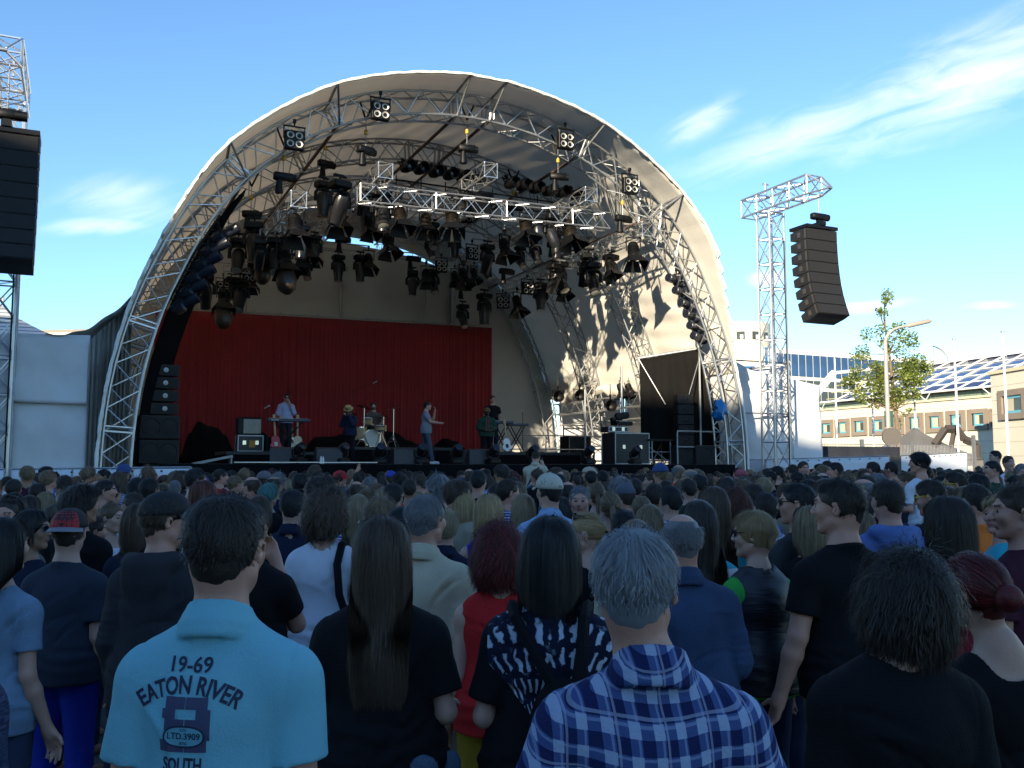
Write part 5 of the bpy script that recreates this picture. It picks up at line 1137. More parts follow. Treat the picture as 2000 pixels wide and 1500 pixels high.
def build_body(P, h=.012):
    P = defaults(P); f = P.get('sex') == 'f'; b = P['b']; g = Grid((-.52, -.3, -.01), (.52, .48, 2.02 if 'up' in (P.get('pose_r'), P.get('pose_l')) else 1.86), h)
    sw = P['sw']
    g.ell((0, 0, .95), (.165 * b, .12 * b, .12), .03); g.cap((0, 0, 1.0), (0, -.005, 1.27), (.125 if f else .14) * b, .145 * b, .05, 1.38); g.ell((0, -.005, 1.3), (sw - .02, .108 * (.5 + .5 * b), .15), .04)
    if f:
        for s in (-1, 1): g.ell((s * .07, .085, 1.27), (.055, .05, .055), .03)
    if P.get('belly'): g.ell((0, .07, 1.08), (.13 * b, .09 + P['belly'], .14), .06)
    g.cap((-sw + .06, -.015, 1.37), (sw - .06, -.015, 1.37), .05, .05, .05)
    for s in (-1, 1):
        g.cap((0, -.02, 1.475), (s * (sw - .04), -.015, 1.378), .045, .04, .05); g.ell((s * sw, -.012, 1.345), (.050, .055, .062), .045)
        g.ell((s * .08, -.045, .93), (.085 * b, .068 * b, .085), .05)
        hip = (s * .088, 0, .9); kn = P.get('knee_' + ('r' if s > 0 else 'l'), (s * .1, .015, .5)); an = P.get('ank_' + ('r' if s > 0 else 'l'), (s * .11, -.02, .085))
        g.cap(hip, kn, .088 * b, .055 * (.5 + .5 * b), .03); g.cap(kn, an, .054, .036, .02); mid = [(kn[i] * .62 + an[i] * .38) for i in range(3)]; g.ell((mid[0], mid[1] - .022, mid[2]), (.042, .045, .09), .03)
        g.cap((an[0], an[1] - .02, an[2] - .05), (an[0] + s * .02, an[1] + .15, an[2] - .058), .036, .028, .02)
    for sd in ('l', 'r'):
        S, E, Wr = arm_pts(P, sd); th = (.86 if f else 1.0) * (.7 + .3 * b)
        g.cap(S, E, .050 * th, .041 * th, .03); m = E + (Wr - E) * .3; g.cap(E, m, .041 * th, .041 * th, .015); g.cap(m, Wr, .041 * th, .027 * th, .02); hand(g, E, Wr, sd, P, th)
    # neck and head
    c, Rm = head_frame(P); n = (.047 if f else .056) * (.6 + .4 * b); g.cap((0, -.022, 1.43), c + Rm @ V3(0, -.02, -.06), n * 1.12, n, .03)
    head(g, c, Rm, f, P)
    Pm, Fc = g.mesh()
    # skin regions: lips, eyes, brows
    cen = Pm[Fc].mean(1); L = (cen - c) @ Rm; mi = np.zeros(len(Fc), int); ax = np.abs(L[:, 0])
    if h < .02:
        mi[(np.hypot(ax - .031, (L[:, 2] - .008) * 2.0) < .0115) & (L[:, 1] > .06)] = 2
        mi[(ax > .012) & (ax < .05) & (np.abs(L[:, 2] - .031) < max(.0035, h * .36)) & (L[:, 1] > .055)] = 3
        mi[(ax < .022) & (np.abs(L[:, 2] + .056) < max(.007, h * .55)) & (L[:, 1] > .075)] = 1
        if P.get('beard'): mi[(L[:, 2] < -.03) & (L[:, 1] > .0) & (L[:, 2] > -.125) & ~((ax < .02) & (np.abs(L[:, 2] + .056) < .008)) & (L[:, 2] < -.02 - .3 * np.maximum(0, .07 - L[:, 1]))] = 3
        if P.get('stubble'):
            mi[(L[:, 1] < .0) & (L[:, 2] > -.07) & ~((L[:, 1] > -.03) & (L[:, 2] < .0)) & ((L[:, 0] ** 2 + (L[:, 1] + .02) ** 2 > .055 ** 2) | (L[:, 2] < .06))] = 4
    return Pm, Fc, mi
def head(g, c, Rm, f, P):
    q = lambda x, y, z: c + Rm @ V3(x, y, z); E = lambda x, y, z, r, k=.015, sub=False, rr=None: g.ell(q(x, y, z), r, k, Rm if rr is None else Rm @ rr, sub)
    w = .96 if f else 1.0
    E(0, -.014, .03, (.076 * w, .096, .086), .02); E(0, .026, -.03, (.060 * w, .062, .082), .03); E(0, -.05, -.03, (.06, .05, .06), .03)
    for s in (-1, 1):
        g.cap(q(s * .05 * w, .0, -.055), q(s * .018, .064, -.094), .02, .016, .02); E(s * .04, .06, -.02, (.024, .022, .026), .02)
        E(s * .083 * w, -.012, -.004, (.009, .019, .031), .006, rr=rotm(-18 * s, -12, 0)); E(s * .088 * w, -.008, -.002, (.006, .010, .017), .004, sub=True)
    E(0, .066, -.094, (.022, .02, .018), .015); g.cap(q(0, .084, .018), q(0, .106, -.02), .008, .011, .01)
    for s in (-1, 1): E(s * .012, .1, -.026, (.009, .011, .008), .006); g.cap(q(s * .014, .088, .03), q(s * .048, .074, .03), .008, .006, .012)
    if g.h < .016:
        for s in (-1, 1): E(s * .031, .098, .007, (.017, .02, .011), .008, sub=True); E(s * .031, .074, .008, (.0135, .0135, .0125), .002)
        g.cap(q(-.019, .087, -.051), q(.019, .087, -.051), .006, .006, .006); g.cap(q(-.015, .086, -.061), q(.015, .086, -.061), .007, .007, .006)
def hand(g, E, Wr, sd, P, th):
    s = 1 if sd == 'r' else -1; d = (Wr - E) / np.linalg.norm(Wr - E); up = V3(0, 0, 1) if abs(d[2]) < .8 else V3(0, 1, 0)
    side = P.get('palm_' + sd); side = V3(*side) if side is not None else np.cross(d, up) * s
    side = side - d * side.dot(d); side /= np.linalg.norm(side)        # finger spread direction (towards the thumb)
    nrm = np.cross(d, side) * s; curl = P.get('curl_' + sd, .45)
    pc = Wr + d * .045; g.cap(Wr, Wr + d * .03, .025 * th, .03 * th, .02, 1)
    for t in (-.026, -.009, .009, .026): g.cap(Wr + d * .012 + side * t * .6, Wr + d * .078 + side * t, .0145, .0125, .012)
    for i, (t, L, r) in enumerate(((.028, .066, .0095), (.009, .074, .0098), (-.010, .069, .0093), (-.028, .054, .0082))):
        p = Wr + d * (.082 - .004 * abs(i - 1)) + side * t; dd = d.copy()
        for k, l in enumerate((.45, .32, .26)):
            a = curl * (.55 + .35 * k) + .05 * i; dd = dd * math.cos(a) + nrm * math.sin(a); dd /= np.linalg.norm(dd); p2 = p + dd * L * l; g.cap(p, p2, r, r * .92, .003); p = p2; r *= .92
    p = Wr + d * .022 + side * .024; dd = d * .62 + side * .72 + nrm * .3; dd /= np.linalg.norm(dd); p2 = p + dd * .036; g.cap(p, p2, .0135, .011, .01); dd = dd * .8 + d * .5 + nrm * .35; dd /= np.linalg.norm(dd); g.cap(p2, p2 + dd * .032, .0108, .009, .004)
def build_shirt(P, h=.013):
    P = defaults(P); f = P.get('sex') == 'f'; b = P['b']; sw = P['sw']; st = P.get('shirt', 'tee'); ez = P.get('ease', .012); hem = P.get('hem', .86)
    g = Grid((-.52, -.32, hem - .03), (.52, .42, 1.72), h)
    wa = (.128 if f else .148) * b + ez; g.cap((0, 0, 1.0), (0, -.005, 1.27), wa, .15 * b + ez, .05, 1.34); g.ell((0, -.006, 1.3), (sw - .012 + ez, .112 * (.5 + .5 * b) + ez, .16), .05)
    hw = (.182 if f else .176) * b + ez * 1.5; g.cap((0, -.008, hem - .05), (0, -.006, .98), hw, hw - .004, .05, 1.2); g.cap((0, -.006, .98), (0, -.008, 1.12), hw - .006, wa + .004, .04, 1.27)
    if f:
        for s in (-1, 1): g.ell((s * .07, .085, 1.27), (.06 + ez, .052 + ez, .06), .04)
    if P.get('belly'): g.ell((0, .07, 1.08), (.13 * b + ez, .09 + P['belly'] + ez, .15), .06)
    g.cap((-sw + .06, -.015, 1.37), (sw - .06, -.015, 1.37), .053 + ez * .7, .053 + ez * .7, .05)
    for s in (-1, 1):
        g.cap((0, -.022, 1.468), (s * (sw - .04), -.015, 1.378), .046 + ez * .5, .044 + ez * .5, .05)
        if st != 'tank': g.ell((s * sw, -.012, 1.342), (.053 + ez, .06 + ez, .064 + ez), .045)
    if P.get('hood'):
        for k in range(9):
            t = -math.pi * (.08 + .84 * k / 8); a = (.115 * math.cos(t), -.045 + .085 * math.sin(t), 1.47 + .012 * math.sin(t)); g.ell(a, (.042, .042, .035), .03)
        g.ell((0, -.135, 1.40), (.115, .045, .085), .04)
    if P.get('wrinkle', 1): g.wrinkle(.0065 * P.get('wrinkle', 1), P.get('seed', 1), 1.0, .55); g.folds(.009 * P.get('wrinkle', 1), P.get('seed', 1)); g.seam(sw + .012) if st in ('tee', 'polo', 'check') and h < .01 else None
    sl = P.get('sleeve', 'short' if st != 'tank' else 'none')
    if sl != 'none':
        for sd in ('l', 'r'):
            S, E, Wr = arm_pts(P, sd); th = (.86 if f else 1.0) * (.7 + .3 * b); G2 = Grid(np.minimum(np.minimum(S, E), Wr) - .13, np.maximum(np.maximum(S, E), Wr) + .13, h)
            if sl == 'short':
                k = P.get('slen', .62); e2 = S + (E - S) * k; G2.cap(S, S + (E - S) * (k + .2), .056 * th + ez, (.052 * th + ez) * 1.08, .02); d = (E - S) / np.linalg.norm(E - S); G2.cut(d, e2)
            else:
                k = .6 if sl == 'half' else .97; G2.cap(S, E, .056 * th + ez, .05 * th + ez, .02); G2.cap(E, E + (Wr - E) * min(1, k + .1), .05 * th + ez, .035 * th + ez, .02); 
                for q in range(5): c = S + (E - S) * (.45 + .13 * q); G2.ell(c, (.05 * th + ez + .006,) * 2 + (.018,), .02)
                d = (Wr - E) / np.linalg.norm(Wr - E); pl = E + (Wr - E) * k; nE = E - S
                X, Y, Z = G2.ax[0][:, None, None], G2.ax[1][None, :, None], G2.ax[2][None, None, :]; dist = (X - pl[0]) * d[0] + (Y - pl[1]) * d[1] + (Z - pl[2]) * d[2]
                near = np.sqrt((X - Wr[0]) ** 2 + (Y - Wr[1]) ** 2 + (Z - Wr[2]) ** 2) < .2; G2.F = np.where(near, np.maximum(G2.F, dist), G2.F).astype(f32)
            G2.wrinkle(.003, P.get('seed', 1) + 5, 1.4)
            # merge sleeve grid into the body grid (same spacing, sampled trilinearly at the nearest node)
            i0 = [int(round((G2.ax[i][0] - g.ax[i][0]) / h)) for i in range(3)]; off = [G2.ax[i][0] - g.ax[i][0] - i0[i] * h for i in range(3)]
            G3 = G2.F; lo = [max(0, i0[i]) for i in range(3)]; hi = [min(g.F.shape[i], i0[i] + G3.shape[i]) for i in range(3)]
            if all(hi[i] > lo[i] for i in range(3)):
                A = g.F[lo[0]:hi[0], lo[1]:hi[1], lo[2]:hi[2]]; B = G3[lo[0] - i0[0]:hi[0] - i0[0], lo[1] - i0[1]:hi[1] - i0[1], lo[2] - i0[2]:hi[2] - i0[2]]
                hh = np.maximum(.02 - np.abs(A - B), 0) / .02; g.F[lo[0]:hi[0], lo[1]:hi[1], lo[2]:hi[2]] = np.minimum(A, B) - hh * hh * .005
    g.cut((0, 0, -1), (0, 0, hem))
    c, Rm = head_frame(P); nr = P.get('neckr', .066 if not f else .074)
    if st in ('polo', 'check', 'jacket'):
        g.cap((0, -.025, 1.40), (0, -.008, 1.6), nr * .9, nr * .93, 0, sub=True)
        N = 28; rr = nr + .006; ring = lambda t, q: ((rr + .007 - .013 * max(q, 0)) * math.cos(t) * 1.03, -.022 + .008 * q + (rr + .007 - .013 * max(q, 0)) * math.sin(t), 1.470 - .026 * math.sin(t) + .034 * q)
        for k in range(N):
            t = 2 * math.pi * k / N; t2 = 2 * math.pi * (k + 1) / N
            if st != 'jacket' and abs(((t - math.pi / 2 + math.pi) % (2 * math.pi)) - math.pi) < .45: continue
            for q in (-.8, -.5, -.2, 0, .33, .66, 1): g.cap(ring(t, q), ring(t2, q), .0085 - .002 * q, .0085 - .002 * q, .004)
    elif P.get('hood'): g.cap((0, -.02, 1.42), (0, .0, 1.6), nr, nr * 1.1, .01, sub=True)
    else:
        g.cap((0, -.018, 1.44 - P.get('scoop', 0)), (0, .0, 1.62), nr + P.get('scoop', 0) * .8, nr * 1.25, .012, sub=True)
        if f or P.get('scoop'): g.ell((0, .09, 1.47), (.075, .09, .07), .01, sub=True)
        elif h < .014:
            for k in range(24):
                pp = [((nr + .006) * math.cos(t), -.012 + (nr + .006) * math.sin(t), 1.460 - .022 * math.sin(t)) for t in (2 * math.pi * k / 24, 2 * math.pi * (k + 1) / 24)]; g.cap(pp[0], pp[1], .0115, .0115, .006); g.cap(pp[0], (pp[0][0], pp[0][1], pp[0][2] - .055), .0125, .0115, .006)
    return g.mesh()
def build_trousers(P, h=.015, top=None):
    P = defaults(P); b = P['b']; f = P.get('sex') == 'f'; g = Grid((-.42, -.34, .02), (.42, .42, 1.06), h); ez = P.get('tease', .008); short = P.get('short', 0)
    g.ell((0, 0, .95), (.165 * b + ez, .12 * b + ez, .13), .03); g.cap((0, 0, .98), (0, 0, 1.03), .14 * b + ez, .138 * b + ez, .04, 1.3)
    for s in (-1, 1):
        g.ell((s * .08, -.045, .93), (.085 * b + ez, .068 * b + ez, .09), .05); k_ = 'r' if s > 0 else 'l'
        hip = (s * .09, 0, .9); kn = P.get('knee_' + k_, (s * .1, .015, .5)); an = P.get('ank_' + k_, (s * .11, -.02, .085)); g.cap(hip, kn, .09 * b + ez, .06 + ez, .02)
        if not short: g.cap(kn, an, .06 + ez, .052 + ez, .02); g.ell((kn[0] * .6 + an[0] * .4, kn[1] * .6 + an[1] * .4 - .022, kn[2] * .6 + an[2] * .4), (.05 + ez, .052 + ez, .12), .03)
    g.wrinkle(.004, P.get('seed', 3) + 9, 1.3, .8); g.cut((0, 0, 1), (0, 0, 1.03)); g.cut((0, 0, -1), (0, 0, .45 if short else .07)); return g.mesh()
def build_shoes(P, h=.012):
    P = defaults(P); g = Grid((-.3, -.35, -.01), (.3, .45, .2), h)
    for s in (-1, 1):
        an = P.get('ank_' + ('r' if s > 0 else 'l'), (s * .11, -.02, .085)); z = an[2] - .085
        g.cap((an[0], an[1] - .03, z + .045), (an[0] + s * .02, an[1] + .15, z + .035), .044, .04, .02); g.cap((an[0], an[1] - .02, z + .05), (an[0], an[1] - .01, z + .11), .045, .045, .02)
        g.cap((an[0], an[1] - .03, z + .012), (an[0] + s * .02, an[1] + .16, z + .012), .045, .043, 0)
    g.cut((0, 0, -1), (0, 0, .002)); return g.mesh()
# ---------------- hair, in the head's own frame (face towards +y)
def scalp_ok(D, style):
    # unit directions from the head centre -> does hair grow there
    x, y, z = D[:, 0], D[:, 1], D[:, 2]; front = y > .30 + .75 * np.clip(z - .35, -1, 1) * 0
    face = (y > .25) & (z < .50 + .25 * np.abs(x)); side = (y > -.12) & (z < .12); nape = z < (-.62 if style != 'fringe' else -.55)
    ok = ~(face | side | nape | (y > .62))
    if style == 'fringe': ok &= ~((z > .42) & (y > -.75)) & ~((z > .62))
    return ok
def hair_cap(style, th=.010, h=.009):
    g = Grid((-.14, -.17, -.2 if style not in ('long', 'pony') else -.2), (.14, .13, .18), h)
    if style == 'fringe': th = .004
    g.ell((0, -.014, .03), (.076 + th, .096 + th, .086 + th), 0); g.ell((0, -.045, -.03), (.0635, .0575, .064), .02)
    if style in ('bob', 'long', 'curly'): g.cap((0, -.05, 0), (0, -.055, -.1), .078, .066, .03); g.cap((-.055, -.01, .0), (-.055, -.02, -.08), .03, .024, .02); g.cap((.055, -.01, .0), (.055, -.02, -.08), .03, .024, .02)
    if style == 'curly': g.wrinkle(.012, 4, 3.0)
    else: g.wrinkle(.0025, 8, 3.0)
    full = style in ('bob', 'long', 'curly', 'mid')
    g.ell((0, .12, -.035), (.082 if full else .094, .088, .112), .008, sub=True)
    if not full:
        for s in (-1, 1): g.ell((s * .085, .035, -.045), (.035, .05, .06), .006, sub=True)
        g.cut((0, .35, -1), (0, -.06, -.075))
        if style == 'fringe': g.ell((0, .0, .115), (.062, .09, .06), .005, sub=True)
    return g.mesh()
def strands(style, n, seed, w=.0016, S=6):
    rs = np.random.RandomState(seed); D = rs.normal(size=(n * 3, 3)); D /= np.linalg.norm(D, axis=1)[:, None]
    D = D[scalp_ok(D, style) | ((style in ('bob', 'long', 'longer', 'curly')) & (D[:, 1] < .15) & (D[:, 2] > -.6))][:n]; n = len(D)
    C = V3(0, -.014, .025); Rr = V3(.078, .098, .088); p = C + D * Rr; nrm = D / Rr; nrm /= np.linalg.norm(nrm, axis=1)[:, None]
    Ls = {'short': (.022, .038), 'buzz': (.006, .012), 'mid': (.045, .07), 'fringe': (.012, .02), 'long': (.42, .52), 'longer': (.33, .46), 'bob': (.13, .19), 'curly': (.10, .19), 'pony': (.09, .14), 'bun': (.09, .13), 'grey': (.03, .055), 'shaggy': (.06, .10)}[style if style != 'x' else 'short']
    L = rs.uniform(Ls[0], Ls[1], n); lay = rs.uniform(.0, 1.0, n) * {'short': .035, 'buzz': .02, 'mid': .11, 'fringe': .06, 'long': .16, 'longer': .18, 'bob': .20, 'curly': .34, 'pony': .07, 'bun': .07, 'grey': .045, 'shaggy': .17}[style] + .03
    crown = V3(.012, -.05, .115) if style not in ('long', 'bob', 'longer') else V3(0, -.02, .12)
    if style in ('short', 'grey', 'mid'): L = L * (.45 + .75 * np.clip(D[:, 2] + .15, 0, 1)); lay_side = .35 + .9 * np.clip(D[:, 2] + .2, 0, 1)
    else: lay_side = 1.0
    lay = .052 + (lay - .03) * lay_side; stray = rs.random_sample(n) < .06; lay = np.where(stray, lay + rs.uniform(.03, .16, n), lay)
    tgt = None
    if style == 'pony': tgt = V3(0, -.115, .02)
    if style == 'bun': tgt = V3(0, -.11, .0)
    comb = p - crown; comb /= (np.linalg.norm(comb, axis=1)[:, None] + 1e-6)
    if tgt is not None: comb = tgt - p; comb /= np.linalg.norm(comb, axis=1)[:, None]
    d = comb * .8 + nrm * ({'curly': .42, 'bob': .3, 'shaggy': .45, 'short': .05, 'grey': .04, 'mid': .2, 'buzz': .05, 'fringe': .08}.get(style, .25)) + rs.normal(size=(n, 3)) * {'curly': .5, 'shaggy': .3, 'mid': .2, 'grey': .2, 'short': .22}.get(style, .10)
    if style in ('bob', 'long', 'longer', 'curly'): d[:, 1] -= np.clip(p[:, 1] * 9, 0, .9); d[:, 0] += np.sign(p[:, 0]) * np.clip(p[:, 1] * 8, 0, .6)
    cl = .32 if style in ('short', 'grey', 'mid', 'shaggy') else .12; d = d + cl * np.stack([np.sin(p[:, 0] * 55 + p[:, 2] * 40 + seed), np.sin(p[:, 1] * 50 - p[:, 0] * 35), .7 * np.sin(p[:, 2] * 60 + p[:, 0] * 30)], 1) - np.array([0, 0, .25])
    d /= np.linalg.norm(d, axis=1)[:, None]; step = (L / S)[:, None]; pts = [p.copy()]; grav = {'short': .0, 'buzz': 0, 'mid': .12, 'fringe': .1, 'long': .65, 'longer': .65, 'bob': .5, 'curly': .22, 'pony': .0, 'bun': 0, 'grey': .1, 'shaggy': .15}[style]
    ph = rs.uniform(0, 6.28, n)
    for k in range(S):
        d = d * (1 - grav) + V3(0, -.02 if style in ('long', 'bob') else 0, -1) * grav
        if style == 'curly': d = d + np.stack([np.sin(ph + k * 2.1), np.cos(ph + k * 1.7), .6 * np.sin(ph * 2 + k * 2.4)], 1) * .75
        elif style in ('long', 'longer'): d = d + np.stack([np.sin(ph + k * .9) * .08, np.cos(ph + k * 1.1) * .05, np.zeros(n)], 1)
        if tgt is not None:
            to = tgt - p; dist = np.linalg.norm(to, axis=1)[:, None]; d = to / (dist + 1e-6); st_ = np.minimum(step, dist * .6)
        else: st_ = step; d /= np.linalg.norm(d, axis=1)[:, None]
        p = p + d * st_; q = (p - C) / Rr; r = np.linalg.norm(q, axis=1); lim = 1.0 + lay; m = r < lim; q2 = np.where(m[:, None], q / (r[:, None] + 1e-9) * lim[:, None], q)
        if style in ('short', 'grey', 'buzz', 'fringe', 'bun', 'pony'): r2 = np.linalg.norm(q2, axis=1); l2 = lim * 1.03 + .01; q2 = np.where((r2 > l2)[:, None], q2 / (r2[:, None] + 1e-9) * l2[:, None], q2)
        p = C + q2 * Rr
        if style in ('long', 'longer', 'bob', 'curly'):
            # fall over the back and shoulders
            yb = np.interp(-p[:, 2], [0, .10, .16, .22, .30, 1], [9, .02, -.06, -.125, -.162, -.168]) - lay * .05; p[:, 1] = np.minimum(p[:, 1], yb)
            fr = (p[:, 2] < .055) & (p[:, 1] > .015); p[:, 0] = np.where(fr, np.sign(p[:, 0] + 1e-6) * np.maximum(np.abs(p[:, 0]), .074), p[:, 0]); p[:, 1] = np.where(fr, np.minimum(p[:, 1], .035), p[:, 1])
            if style in ('long', 'longer'): p[:, 0] *= .985
        pts.append(p.copy())
    if style in ('pony',):
        pass
    A = np.stack(pts, 1); return ribbons(A, w, rs, C)
def ribbons(A, w, rs, C):
    n, S1, _ = A.shape; T = np.gradient(A, axis=1); T /= (np.linalg.norm(T, axis=2)[..., None] + 1e-9); out = A - C; B = np.cross(T, out); B /= (np.linalg.norm(B, axis=2)[..., None] + 1e-9)
    ww = (w * np.array([1.0] + [1.0] * (S1 - 3) + [.75, .25]))[None, :, None] * rs.uniform(.7, 1.3, (n, 1, 1)); P = np.stack([A - B * ww, A + B * ww], 2).reshape(-1, 3)
    base = (np.arange(n) * S1 * 2)[:, None] + (np.arange(S1 - 1) * 2)[None, :]; F = np.stack([base, base + 1, base + 3, base + 2], -1).reshape(-1, 4); mi = np.repeat(rs.choice([0, 1, 2], n, p=[.5, .32, .18]), S1 - 1); return P, F, mi
def tail(n, seed, p0, p1, p2, w0, w1, w=.002, S=8):
    # a bound tail of hair along a bent line
    rs = np.random.RandomState(seed); t = np.linspace(0, 1, S + 1)[None, :, None]; p0, p1, p2 = V3(*p0), V3(*p1), V3(*p2)
    c = (1 - t) ** 2 * p0 + 2 * t * (1 - t) * p1 + t * t * p2; o = rs.normal(size=(n, 1, 3)); o /= np.linalg.norm(o, axis=2)[..., None]; rad = rs.uniform(.4, 1, (n, 1, 1)); prof_ = (w0 + (w1 - w0) * np.sin(np.pi * np.clip(t * 1.1, 0, 1)) ) ; A = c + o * rad * prof_ * V3(1, .7, .4); tt = rs.uniform(.75, 1.0, (n, 1, 1)); A = A[:, :1] + (A - A[:, :1]) * tt
    return ribbons(A, w, rs, V3(0, .3, 0))
def ball_hair(n, seed, c, r, w=.0018, S=7):
    rs = np.random.RandomState(seed); ax = rs.normal(size=(n, 3)); ax[:, 1] += 1.2; ax /= np.linalg.norm(ax, axis=1)[:, None]; u = np.cross(ax, rs.normal(size=(n, 3))); u /= np.linalg.norm(u, axis=1)[:, None]; v = np.cross(ax, u); ph = rs.uniform(0, 6.28, (n, 1)); t = np.linspace(0, 2.6, S + 1)[None, :] + ph
    rr = r * rs.uniform(.85, 1.05, (n, 1)); A = V3(*c) + (u[:, None] * np.cos(t)[..., None] + v[:, None] * np.sin(t)[..., None]) * rr[..., None]; return ribbons(A, w, rs, V3(*c))
def join_parts(parts):
    Ps, Fs, Ms, o = [], [], [], 0
    for P_, F_, M_ in parts: Ps.append(P_); Fs.append(F_ + o); Ms.append(M_); o += len(P_)
    return np.concatenate(Ps), np.concatenate(Fs), np.concatenate(Ms)
def hair_mesh(style, n, seed=1, w=.0016, h=.009):
    base = {'buzz': 'short', 'grey': 'short', 'pony': 'short', 'bun': 'short', 'longer': 'long', 'shaggy': 'mid'}.get(style, style); cp = hair_cap(base, {'buzz': .003, 'fringe': .002, 'pony': .004, 'bun': .004, 'mid': .013, 'shaggy': .016, 'grey': .006, 'short': .004}.get(style, .009), h)
    parts = [(cp[0], cp[1], np.zeros(len(cp[1]), int)), strands(style, n, seed, w, {'long': 9, 'longer': 10, 'bob': 7, 'curly': 8}.get(style, 5))]
    if style == 'pony': parts.append(tail(int(n * .45), seed + 1, (0, -.115, .02), (0, -.19, .01), (.0, -.155, -.21), .014, .026, w))
    if style == 'bun':
        parts.append(ball_hair(int(n * .5), seed + 1, (0, -.135, .0), .042, w)); g = Grid((-.1, -.2, -.1), (.1, -.05, .1), .008); g.ell((0, -.13, .0), (.038, .036, .038), 0); q = g.mesh(); parts.append((q[0], q[1], np.zeros(len(q[1]), int)))
    return join_parts(parts)
# ---------------- materials for people
def skin(key, c): return mat('skin_' + key, c, .5, var=.07, vscale=14, spec=.4, bump=.08, bscale=90)
SK = {'fair': skin('fair', (.46, .27, .20)), 'rosy': skin('rosy', (.47, .24, .17)), 'tan': skin('tan', (.34, .185, .115)), 'olive': skin('olive', (.30, .165, .10)), 'dark': skin('dark', (.075, .04, .025))}
LIPS = mat('lip_skin', (.30, .10, .085), .45); EYEM = mat('eye_dark', (.03, .022, .02), .2)
HAIRC = {'black': (.011, .010, .010), 'dark': (.026, .018, .013), 'brown': (.058, .036, .022), 'lbrown': (.12, .075, .042), 'blond': (.33, .22, .105), 'ash': (.22, .16, .09), 'dblond': (.15, .10, .055), 'grey': (.15, .15, .155), 'silver': (.20, .21, .225), 'red': (.10, .012, .012), 'auburn': (.075, .02, .012), 'teal': (.05, .16, .15)}
HM = {}
def hair_mats(c):
    if c not in HM:
        b = HAIRC[c]; HM[c] = [mat('hair_%s_%s' % (c, n), tuple(min(.8, q * k) for q in b), .5, spec=.35, var=.15, vscale=20) for n, k in ((('deep', .8), ('mid', 1.0), ('light', 1.25)) if sum(b) > .4 else (('deep', .75), ('mid', 1.05), ('light', 1.7)))]
    return HM[c]
def cloth(key, c, rough=.85, bump=.25, var=.1): return mat('cloth_' + key, c, rough, 0, var=var, vscale=5, bump=bump, bscale=170, spec=.15)
def nodes_cloth(key, rough=.85):
    m = bpy.data.materials.new('cloth_' + key); m.use_nodes = True; t = m.node_tree; b = t.nodes['Principled BSDF']; b.inputs['Roughness'].default_value = rough; b.inputs['Specular IOR Level'].default_value = .15
    co = t.nodes.new('ShaderNodeTexCoord'); sp = t.nodes.new('ShaderNodeSeparateXYZ'); t.links.new(co.outputs['Object'], sp.inputs[0])
    def M_(op, a, b_=None, clamp=False):
        n = t.nodes.new('ShaderNodeMath'); n.operation = op; n.use_clamp = clamp
        for i, v in ((0, a), (1, b_)):
            if v is None: continue
            if isinstance(v, (int, float)): n.inputs[i].default_value = v
            else: t.links.new(v, n.inputs[i])
        return n.outputs[0]
    def mixc(f, a, c):
        n = t.nodes.new('ShaderNodeMixRGB')
        if isinstance(f, (int, float)): n.inputs[0].default_value = f
        else: t.links.new(f, n.inputs[0])
        for i, v in ((1, a), (2, c)):
            if isinstance(v, tuple): n.inputs[i].default_value = (*v, 1)
            else: t.links.new(v, n.inputs[i])
        return n.outputs[0]
    ns = t.nodes.new('ShaderNodeTexNoise'); ns.inputs['Scale'].default_value = 140; bp = t.nodes.new('ShaderNodeBump'); bp.inputs['Strength'].default_value = .25; bp.inputs['Distance'].default_value = .01; t.links.new(co.outputs['Object'], ns.inputs['Vector']); t.links.new(ns.outputs[0], bp.inputs['Height']); t.links.new(bp.outputs[0], b.inputs['Normal'])
    MATS['cloth_' + key] = m; return m, t, b, co, sp, M_, mixc
def stripes(key, a, c, width, duty=.5):
    m, t, b, co, sp, M_, mixc = nodes_cloth(key); f = M_('LESS_THAN', M_('FRACT', M_('ADD', M_('MULTIPLY', sp.outputs[2], 1 / width), 100)), duty); t.links.new(mixc(f, a, c), b.inputs['Base Color']); return m
def plaid(key, base, mid, light, pitch=.052, line=(.5, .55, .65)):
    m, t, b, co, sp, M_, mixc = nodes_cloth(key)
    wz = t.nodes.new('ShaderNodeTexNoise'); wz.inputs['Scale'].default_value = 6; t.links.new(co.outputs['Object'], wz.inputs['Vector']); wob = M_('MULTIPLY', M_('SUBTRACT', wz.outputs[0], .5), .012)
    xs = M_('ADD', M_('ADD', sp.outputs[0], M_('MULTIPLY', sp.outputs[1], .35)), wob); zs = M_('ADD', M_('SUBTRACT', sp.outputs[2], M_('MULTIPLY', sp.outputs[1], .5)), wob)
    def band(c, off, duty, pt): return M_('LESS_THAN', M_('FRACT', M_('ADD', M_('MULTIPLY', c, 1 / pt), 50 + off)), duty)
    bx = M_('ADD', M_('MULTIPLY', band(xs, 0, .46, pitch), .7), M_('MULTIPLY', band(xs, .7, .10, pitch), .35)); bz = M_('ADD', M_('MULTIPLY', band(zs, 0, .46, pitch), .7), M_('MULTIPLY', band(zs, .7, .10, pitch), .35))
    s = M_('ADD', bx, bz); c1 = mixc(M_('MULTIPLY', s, 1.1, True), base, mid); c2 = mixc(M_('MULTIPLY', M_('SUBTRACT', s, .85), 1.9, True), c1, light)
    ln = M_('MAXIMUM', band(xs, .24, .05, pitch * 2), band(zs, .24, .05, pitch * 2)); t.links.new(mixc(M_('MULTIPLY', ln, .5), c2, line), b.inputs['Base Color']); return m
